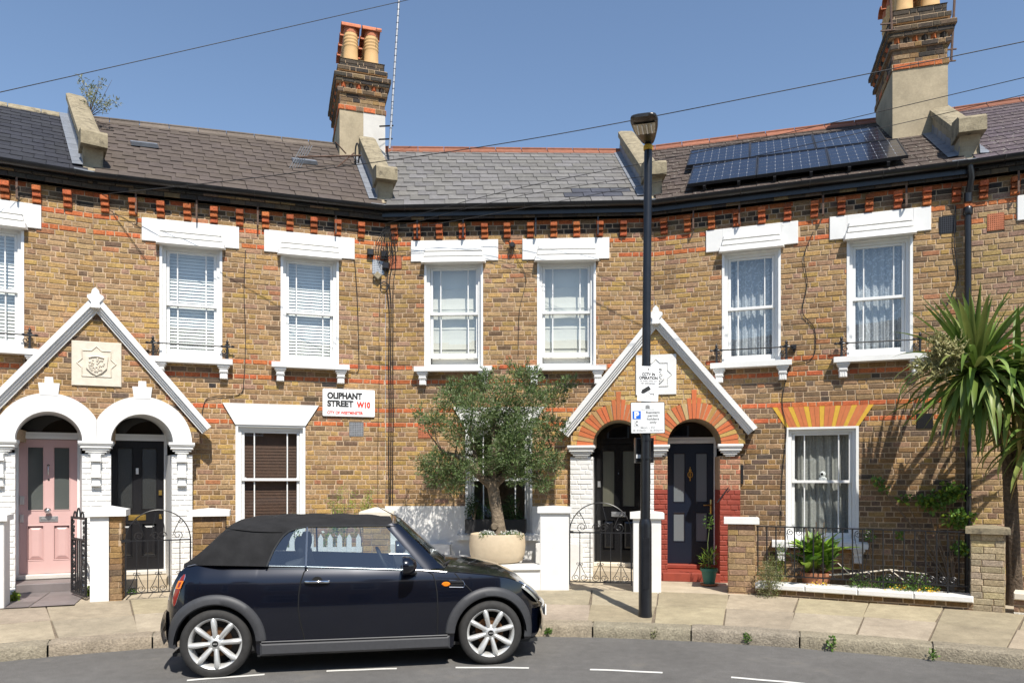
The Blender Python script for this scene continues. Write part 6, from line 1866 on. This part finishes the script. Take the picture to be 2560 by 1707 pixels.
for (ax, ay, dy, r_) in CL:
    lx, lz = sx(ax, ay); c = Vector((lx, dy, lz)); r_ *= .86*q.uniform(.85, 1.12)
    dens = int(1400*(r_/.3)**2.1)
    clump(m, q, c, (r_, r_*.85, r_*.82), dens, .055, .0145, cols, .8, .3, .35)
    for _ in range(int(26*(r_/.3)**1.5)):
        u = rand_dir(q); u.z = abs(u.z)*.8 + .05*u.z
        b_ = c + Vector((u.x*r_*.8, u.y*r_*.7, u.z*r_*.75)); sprig(m, q, b_, u + rand_dir(q)*.5 + Vector((0, 0, .3)), q.uniform(.10, .22), 7, .052, .0135, cols)
    lim = min((Vector(p_) for pts in limbs for p_ in pts), key=lambda p_: (p_-c).length)
    tw.tube([lim, lim.lerp(c, .5)+rand_dir(q)*.04, c, c+rand_dir(q)*r_*.5], [.012, .009, .006, .003], 5)
    for _ in range(4): tw.tube([c, c+rand_dir(q)*r_*.8], [.004, .002], 4)
m.build('crown', K['leaf'], T, W); tag(tw.build('twigs', K['twig'], T, W), kind='stuff')
for k, (dx, dy, s_, lb) in enumerate([(-.14, -.27, .12, 'left tuft of small white flowers at the olive trunk'), (.20, -.2, .17, 'right tuft of small white flowers at the olive trunk')]):
    W = at(OX+dx, OY+dy, .965)
    P = empty('white_flowers', W, lb, 'flowers')
    m = MB(); clump(m, q, Vector((0, 0, .02)), (s_, .09, .06), 420, .03, .012, [(.08, .16, .03), (.12, .2, .05)], .7, .5); m.build('foliage', K['leaf'], P, W)
    m = MB(); clump(m, q, Vector((0, 0, .05)), (s_, .09, .05), 200, .02, .018, [(.8, .8, .76), (.72, .72, .66)], .5, .6); m.build('blossom', K['petal'], P, W)

# ---- cabbage palm on the right
TX, TY = 6.08, 8.98
W = at(TX, TY, .25)
T = empty('cabbage_palm', W, 'tall spiky cabbage palm with fibrous trunk at the right edge', 'tree')
q = random.Random(5)
m = MB(); m.tube([(.02, 0, -.05), (.02, 0, .3), (.0, .0, .8), (-.03, 0, 1.4), (-.06, 0, 1.9), (-.3, -.05, 2.5), (-.5, -.09, 2.76)], [.10, .085, .078, .075, .07, .06, .04], 14); m.tube([(-.05, 0, 1.8), (.12, -.05, 2.0), (.22, -.08, 2.15)], [.06, .05, .04], 10); m.build('trunk', K['palm_bark'], T, W, smooth=60)
def strap_mesh(bend, curl, w):
    m = MB(); n = 7; vs = []
    for i in range(n+1):
        t = i/n; ang = bend*t*t; x = 0; 
        # arc in the x-z plane
        s_ = t
        X = sum(cos(bend*((j+.5)/n*t)**1.6) for j in range(n))*t/n
        Z = -sum(sin(bend*((j+.5)/n*t)**1.6) for j in range(n))*t/n
        wd = w*(.55+.9*t if t < .35 else .865*(1-((t-.35)/.65)**2.2)+.0)*1.0 + .002
        vs += [(X, -wd/2, Z + .15*wd), (X, 0, Z - .10*wd), (X, wd/2, Z + .15*wd)]
    m.add(vs, [(i*3+j, i*3+j+1, (i+1)*3+j+1, (i+1)*3+j) for i in range(n) for j in range(2)])
    return m.mesh('leaf', K['leaf_gloss'], 0)
SM = [strap_mesh(b_, 0, w_) for b_, w_ in ((.3, .085), (.7, .09), (1.1, .09), (1.6, .09), (.2, .075))]
gcols = [(.125, .20, .036), (.16, .245, .055), (.095, .165, .03), (.20, .285, .08), (.14, .20, .042), (.22, .26, .07)]
def head(c, n, lmin, lmax, emin=-70, emax=80):
    for k in range(n):
        el = R(emin + (emax-emin)*((k+.5)/n)); az = k*2.39996 + q.uniform(-.2, .2)
        d = Vector((cos(el)*cos(az), cos(el)*sin(az), sin(el)))
        if d.y > .5 and q.random() < .6: continue
        L_ = q.uniform(lmin, lmax)*(1.0 if el > -.6 else .9)
        ms = q.choice(SM[3:4] + SM[3:4] + SM[2:3]) if R(-20) < el < R(45) else q.choice(SM[0:1] + SM[4:5] + SM[1:2])
        if el < R(-20): ms = q.choice(SM[0:2])
        X = d; Z = Vector((0, 0, 1)) - X*X.z
        Z = Z.normalized() if Z.length > .05 else Vector((-d.x, -d.y, .3)).normalized()
        Y = Z.cross(X).normalized(); Z = X.cross(Y)
        o = bpy.data.objects.new('leaf', ms); kk = q.choice(gcols); f = q.uniform(.75, 1.2)
        o.color = (kk[0]*f, kk[1]*f, kk[2]*f, 1)
        if el < R(-55) and q.random() < .4: o.color = (.34, .27, .09, 1)
        M_ = Matrix(((X.x*L_, Y.x, Z.x*L_, c[0]), (X.y*L_, Y.y, Z.y*L_, c[1]), (X.z*L_, Y.z, Z.z*L_, c[2]), (0, 0, 0, 1)))
        place(o, W @ M_, T)
head((-.52, -.10, 2.80), 200, .85, 1.25, -70, 82)
head((-.08, -.2, 2.72), 80, .9, 1.25, -80, 65)
head((.14, -.26, 2.02), 75, .75, 1.0, -80, 55)
def panicle(c, d, L_, seed, nb=20):
    q2 = random.Random(seed); m = MB(); d = unit(d)
    cc = [(.36, .34, .15), (.42, .39, .19), (.30, .29, .12)]
    m.color((.2, .2, .08)); m.tube([c, Vector(c)+d*L_*.5, Vector(c)+d*L_], [.012, .009, .004], 5)
    for k in range(nb):
        t = .15+.8*k/nb; p = Vector(c)+d*L_*t
        s_ = (d*.8 + rand_dir(q2)).normalized(); l2 = L_*.45*(1-.5*t)
        for j in range(7):
            p2 = p + s_*l2*j/7; s3 = (s_*.9 + rand_dir(q2)).normalized(); l3 = l2*.5
            f = q2.uniform(.8, 1.25); kk = q2.choice(cc); m.color((kk[0]*f, kk[1]*f, kk[2]*f))
            m.tube([p2, p2+s3*l3], [.010, .005], 3, cap=False)
            for i in range(5):
                p3 = p2+s3*l3*(i+.5)/5
                leaf(m, p3, rand_dir(q2), rand_dir(q2), .03, .018)
    m.build('flower_spray', K['leaf'], T, W)
lx, lz = px(2345, 925, TY).x-TX, px(2345, 925, TY).z-.25
panicle(Vector((lx+.15, -.35, lz+.05)), (-.95, -.1, -.12), .62, 3, 30); panicle(Vector((lx+.15, -.38, lz+.08)), (-.8, -.2, .30), .55, 4, 26)
lx, lz = px(2590, 1000, TY).x-TX, px(2590, 1000, TY).z-.25
panicle(Vector((lx+.1, -.3, lz)), (-.95, -.1, .05), .5, 9, 24)

# ---- small plants: generic builder
def bush(name, loc, rad, n, ll, lw, cols, label, cat, seed, stem=True, group=None, shell=.3):
    q2 = random.Random(seed); W = at(*loc)
    P = empty(name, W, label, cat, group)
    m = MB(); nc = max(3, int(n/220))
    for k in range(nc):
        u = rand_dir(q2); c = Vector((u.x*rad[0]*.5, u.y*rad[1]*.5, rad[2]*(.55 + .4*u.z)))
        clump(m, q2, c, (rad[0]*.6, rad[1]*.6, rad[2]*.5), n//nc, ll, lw, cols, .7, .35, shell)
    m.build('foliage', K['leaf'], P, W)
    if stem:
        m = MB()
        for k in range(5):
            u = rand_dir(q2); m.tube([(0, 0, 0), (u.x*rad[0]*.3, u.y*rad[1]*.3, rad[2]*.5), (u.x*rad[0]*.6, u.y*rad[1]*.6, rad[2]*1.0)], [.008, .005, .002], 4)
        m.build('stems', K['twig'], P, W)
    return P
G1 = [(.10, .20, .03), (.14, .25, .04), (.07, .15, .025)]
G2 = [(.16, .18, .06), (.20, .21, .09), (.12, .14, .05), (.24, .24, .12)]
GD = [(.035, .075, .02), (.05, .10, .025), (.025, .055, .015)]
GY = [(.22, .30, .03), (.28, .35, .05), (.15, .24, .03)]
bush('shrub', (3.36, 9.62, .2), (.20, .16, .42), 2600, .022, .010, G2, 'small dusty shrub growing at the foot of the weathered pier', 'shrub', 21)
W = at(*px(1240, 1300, 11.42).xy, .98)
P = empty('window_trough', W, 'black trough on the sill behind the olive trunk', 'planter')
m = MB(); m.m = Matrix.Rotation(R(-3), 4, 'Z'); m.bbox(-.47, .47, -.12, .09, -.02, .19, .006); m.build('trough', K['trough'], P, W)
for k, dx in enumerate((-.34, -.02, .30)):
    nm = ('left', 'middle', 'right')[k]
    bush('box_hedge_plant', (W.translation.x+dx, W.translation.y-.03, 1.14), (.20, .10, .30), 900, .03, .014, GD + [(.06, .13, .03)], f'dark leafy box plant in the black trough, {nm} one', 'plant', 30+k, group='plants in the window trough')
# feathery fennel behind the car roof
def fennel(x, y, h, label, seed):
    q2 = random.Random(seed); W = at(x, y, .26); P = empty('fennel_plant', W, label, 'plant', 'fennel behind the car')
    m = MB(); f = MB()
    for k in range(4):
        a = q2.uniform(0, 6.28); tip = Vector((.14*cos(a), .08*sin(a), h*q2.uniform(.8, 1.0)))
        m.tube([(0, 0, 0), tip*.5 + rand_dir(q2)*.03, tip], [.008, .006, .003], 4)
        for j in range(9):
            b_ = tip*(.55+.05*j); d = rand_dir(q2); d.z = abs(d.z)*.6+.3; e = b_+d*q2.uniform(.06, .14); m.tube([b_, e], .002, 3, cap=False)
            for i in range(26):
                kk = q2.choice(GY); f.color(kk); leaf(f, e+rand_dir(q2)*.05, rand_dir(q2), rand_dir(q2), .03, .009)
    m.build('stems', K['leaf'] if False else K['twig'], P, W); f.build('foliage', K['leaf'], P, W)
fennel(-2.43, 10.5, 1.36, 'feathery yellow-green fennel left of the tall one behind the car', 41)
fennel(-2.1, 10.55, 1.46, 'tallest feathery yellow-green fennel behind the car roof', 42)
# cottage garden behind the picket fence
for k, (x, c_, lb) in enumerate([(-3.5, G1, 'leafy garden plant at the left end of the picket fence'), (-3.0, G1, 'yellow flowered plant behind the picket fence'), (-2.5, G1, 'leafy garden plant at the right end of the picket fence')]):
    P = bush('garden_plant', (x, 10.25+.05*k, .26), (.26, .2, .75), 1500, .04, .018, c_ + GY, lb, 'plant', 50+k, group='plants behind the picket fence')
    q2 = random.Random(70+k); m = MB(); clump(m, q2, Vector((0, -.1, .55)), (.28, .15, .3), 26, .05, .05, [(.8, .55, .03), (.75, .72, .6)] if k == 1 else [(.75, .74, .66)], .3, .3); m.build('blossom', K['petal'], P, WM[P])
# lavender-like stems under the brown blind window
for k in range(2):
    x = (-2.98, -3.25)[k]; bush('flower_stems', (x, 10.95, .5), (.10, .06, .80), 110, .03, .008, [(.25, .25, .45), (.4, .4, .5), (.2, .25, .12)], ('thin blue flower stems below the brown blinds', 'thin blue flower stems left of the others below the brown blinds')[k], 'plant', 60+k, group='stems below the brown blinds')
# fourth house garden
W4 = at(4.02, 9.78, .30); P = empty('broad_leaf_plant', W4, 'bright green broad-leaved plant in a clay pot behind the railings', 'plant')
q = random.Random(17)
def broad(L_, w):
    m = MB(); n = 6; vs = []
    for i in range(n+1):
        t = i/n; wd = w*sin(pi*min(1, t*.93+.07))**.8; zz = .25*L_*t - .35*L_*t*t
        vs += [(L_*t, -wd/2, zz+.12*wd), (L_*t, 0, zz-.06*wd), (L_*t, wd/2, zz+.12*wd)]
    m.add(vs, [(i*3+j, i*3+j+1, (i+1)*3+j+1, (i+1)*3+j) for i in range(n) for j in range(2)]); return m.mesh('leaf', K['leaf_gloss'], 0)
BL = [broad(.34, .13), broad(.28, .12), broad(.4, .11)]
for k in range(64):
    az = k*2.4; el = R(15+60*q.random()); d = Vector((cos(el)*cos(az), cos(el)*sin(az), sin(el)))
    o = bpy.data.objects.new('leaf', q.choice(BL)); f = q.uniform(.7, 1.25); kk = q.choice([(.17, .30, .03), (.13, .25, .03), (.22, .34, .05), (.08, .18, .03)]); o.color = (kk[0]*f, kk[1]*f, kk[2]*f, 1)
    X = d; Y = Vector((-d.y, d.x, 0)).normalized(); Z = X.cross(Y)
    c = Vector((q.uniform(-.16, .16), q.uniform(-.1, .1), .25+.28*q.random())) + Vector((d.x*.06, d.y*.04, 0))
    place(o, W4 @ Matrix(((X.x, Y.x, Z.x, c.x), (X.y, Y.y, Z.y, c.y), (X.z, Y.z, Z.z, c.z), (0, 0, 0, 1))), P)
m = MB()
for k in range(9):
    x = q.uniform(-.18, .2); m.tube([(x*.3, 0, .2), (x*.7, -.03, .6), (x, -.04, .88+q.uniform(-.06, .06))], [.005, .004, .008], 4)
m.build('seed_stalks', K['twig'], P, W4)
m = MB(); m.lathe([(.14, 0), (.185, .22), (.2, .22), (.2, .26), (.18, .26)], 18, cap=False); m.build('clay_pot', K['clay_pot'], P, W4, smooth=40)
bush('garden_plant', (3.58, 9.93, .28), (.13, .1, .50), 700, .05, .008, GY + G1, 'grassy green plant at the left end of the railings', 'plant', 81, group='garden plants behind the railings')
bush('garden_plant', (4.55, 9.3, .30), (.32, .14, .30), 1100, .03, .015, G1 + GD, 'trailing leafy plant in the middle behind the railings', 'plant', 82, group='garden plants behind the railings')
bush('garden_plant', (4.95, 9.05, .28), (.28, .13, .24), 900, .03, .014, G1, 'low green plant with yellow flowers at the right behind the railings', 'plant', 83, group='garden plants behind the railings')
for k, (x, y, lb) in enumerate([(4.75, 9.1, 'yellow flowers low behind the white coping'), (5.05, 8.92, 'yellow flowers nearest the buff pier'), (3.95, 9.5, 'few yellow flowers below the broad-leaved plant')]):
    W = at(x, y, .32); q2 = random.Random(90+k); m = MB(); clump(m, q2, Vector((0, 0, .10)), (.16, .07, .06), 60, .024, .02, [(.75, .5, .02), (.7, .42, .02)], .3, .5); tag(m.build('flowers', K['petal'], None, W), lb, 'flowers', 'yellow flowers behind the coping')
m = MB(); m.tube([(4.1, 9.55, .55), (4.4, 9.35, .6), (4.7, 9.2, .66), (5.05, 9.0, .63)], [.01, .012, .01, .006], 6); m.tube([(4.3, 9.4, .58), (4.15, 9.42, .72)], .006, 5); m.tube([(4.7, 9.2, .66), (4.85, 9.1, .52)], .007, 5)
tag(m.build('dry_branch', K['plaque_stone']), 'pale bare branch lying among plants behind the railings', 'branch')
# climber against the dark wall, beside the downpipe
Hc = WM[HN[3]]
W = Hc @ Matrix.Translation((3.95, -.12, .25)); P = empty('climbing_plant', W, 'leafy climber on the shaded wall left of the cabbage palm', 'plant')
q = random.Random(33); m = MB(); tw = MB()
for (ux, uz, r_, n_) in [(.05, 1.35, .22, 260), (-.15, 1.2, .16, 120), (.15, 1.0, .2, 220), (-.5, 1.25, .1, 40), (-.85, 1.5, .1, 40), (-.75, 1.4, .06, 20), (-.95, .75, .08, 30), (-.55, .75, .06, 16), (.2, .6, .15, 120), (-.25, 1.25, .12, 60)]:
    clump(m, q, Vector((ux, 0, uz)), (r_, .08, r_*.7), n_, .06, .045, G1 + GY[:1], .4, .1, .2); tw.tube([(.1, .05, 0), (ux*.5, .04, uz*.6), (ux, 0, uz)], [.012, .008, .003], 5)
m.build('foliage', K['leaf'], P, W); tw.build('stems', K['twig'], P, W)
# pot plant by the navy door
W = at(2.83, 10.62, .27); P = empty('potted_plant', W, 'green plastic pot with a thin plant beside the navy door', 'plant')
m = MB(); m.lathe([(.075, 0), (.11, .2), (.125, .2), (.125, .24), (.11, .24)], 16, cap=False); m.build('pot', K['green_pot'], P, W, smooth=40)
m = MB(); m.lathe([(.12, 0), (.13, .02)], 16); m.build('saucer', K['clay_pot'], P, W)
q = random.Random(3); m = MB(); m.color((.2, .25, .1)); m.tube([(0, 0, .2), (-.02, 0, .6), (.02, 0, .95)], [.006, .005, .003], 5); clump(m, q, Vector((0, 0, .35)), (.13, .1, .16), 120, .09, .012, GY + G1, .6, .6); clump(m, q, Vector((.0, 0, .9)), (.08, .06, .12), 50, .04, .02, G1, .5, .2); m.build('foliage', K['leaf'], P, W)
# weeds
def weed(px_, py_, z, s_, label, seed, cl=G1, n=130, ll=.03):
    Y = FPX*(CAMZ-z)/(py_-1200); X = (px_-1280)/FPX*Y
    bush('weed', (X, Y, z), (s_*.75, s_*.55, s_*.95), n, ll*.85, ll*.5, cl, label, 'weed', seed, stem=False, group='weeds along the kerb and walls')
weed(1368, 1586, .02, .07, 'weed at the kerb foot just ahead of the car bumper', 101)
weed(1640, 1592, .02, .09, 'low weed tuft at the kerb near the lamp post', 102, G2)
weed(1868, 1606, .02, .08, 'bright weed in the kerb joint below the striped porch', 103)
weed(2078, 1618, .04, .09, 'large-leaved bright green weed on the kerb edge', 104, G1, 45, .05)
weed(2336, 1645, .03, .07, 'thin weed in the kerb joint below the railings', 105, G1, 70)
weed(2175, 1505, .22, .06, 'tiny weed sprouting at the base of the coping wall', 106)
weed(225, 1495, .22, .11, 'leafy yellow-green weed at the white side of the half-painted pier', 107, GY, 420, .045)
weed(328, 1488, .24, .11, 'leafy green weed at the brick side of the half-painted pier', 108, G1, 420, .035)
weed(30, 1510, .22, .12, 'leafy yellow-green weed beside the leftmost white pier', 109, GY, 420, .045)
weed(290, 1498, .22, .04, 'tiny weed at the foot of the half-painted pier', 110)
weed(478, 1400, .45, .10, 'yellow-green weed beside the dark brick pier', 111, GY, 160, .04)
# self-seeded buddleia on the left parapet
c0 = px(222, 285, 12.55); W = Matrix.Translation(c0)
P = empty('roof_shrub', W, 'wispy shrub growing out of the left roof parapet', 'shrub'); q = random.Random(77); m = MB(); tw = MB()
for (ax, ay) in [(205, 195), (228, 215), (240, 225), (255, 205), (265, 250), (292, 255), (270, 265), (250, 285), (272, 285), (215, 225), (235, 250), (248, 195), (280, 200)]:
    e = px(ax, ay, 12.5+q.uniform(-.2, .1)) - c0; tw.tube([(0, 0, -.05), e*.5+rand_dir(q)*.04, e], [.008, .005, .002], 4)
    if (ax, ay) not in ((248, 195), (280, 200), (250, 285), (272, 285)):
        for t in (.6, .8, .95, 1.0): clump(m, q, e*t, (.07, .06, .06), 13, .06, .016, G2 + [(.36, .34, .22)], .6, .3)
m.build('foliage', K['leaf'], P, W); tw.build('stems', K['twig'], P, W)
# small camera on the meeting rail of the grey curtained window
W = WM[HN[3]] @ Matrix.Translation((2.42, .175, 1.775)); P = empty('indoor_camera', W, 'little white ball camera behind the grey curtained window', 'camera')
m = MB(); m.lathe([(.055, 0), (.055, .03), (.02, .05)], 16); m.build('base', K['sign_white'], P, W, smooth=40)
m = MB(); m.lathe([(.0, -.045), (.03, -.034), (.045, 0), (.03, .034), (.0, .045)], 14, (0, 0, .085)); m.build('ball', K['sign_white'], P, W, smooth=60)
m = MB(); m.lathe([(.0, -.047), (.018, -.044), (.02, -.04)], 10, (-.012, 0, .085), axis='y'); m.build('lens', K['gap'], P, W)
print('plants ok', len(bpy.data.objects))
print('objects', len(bpy.data.objects))
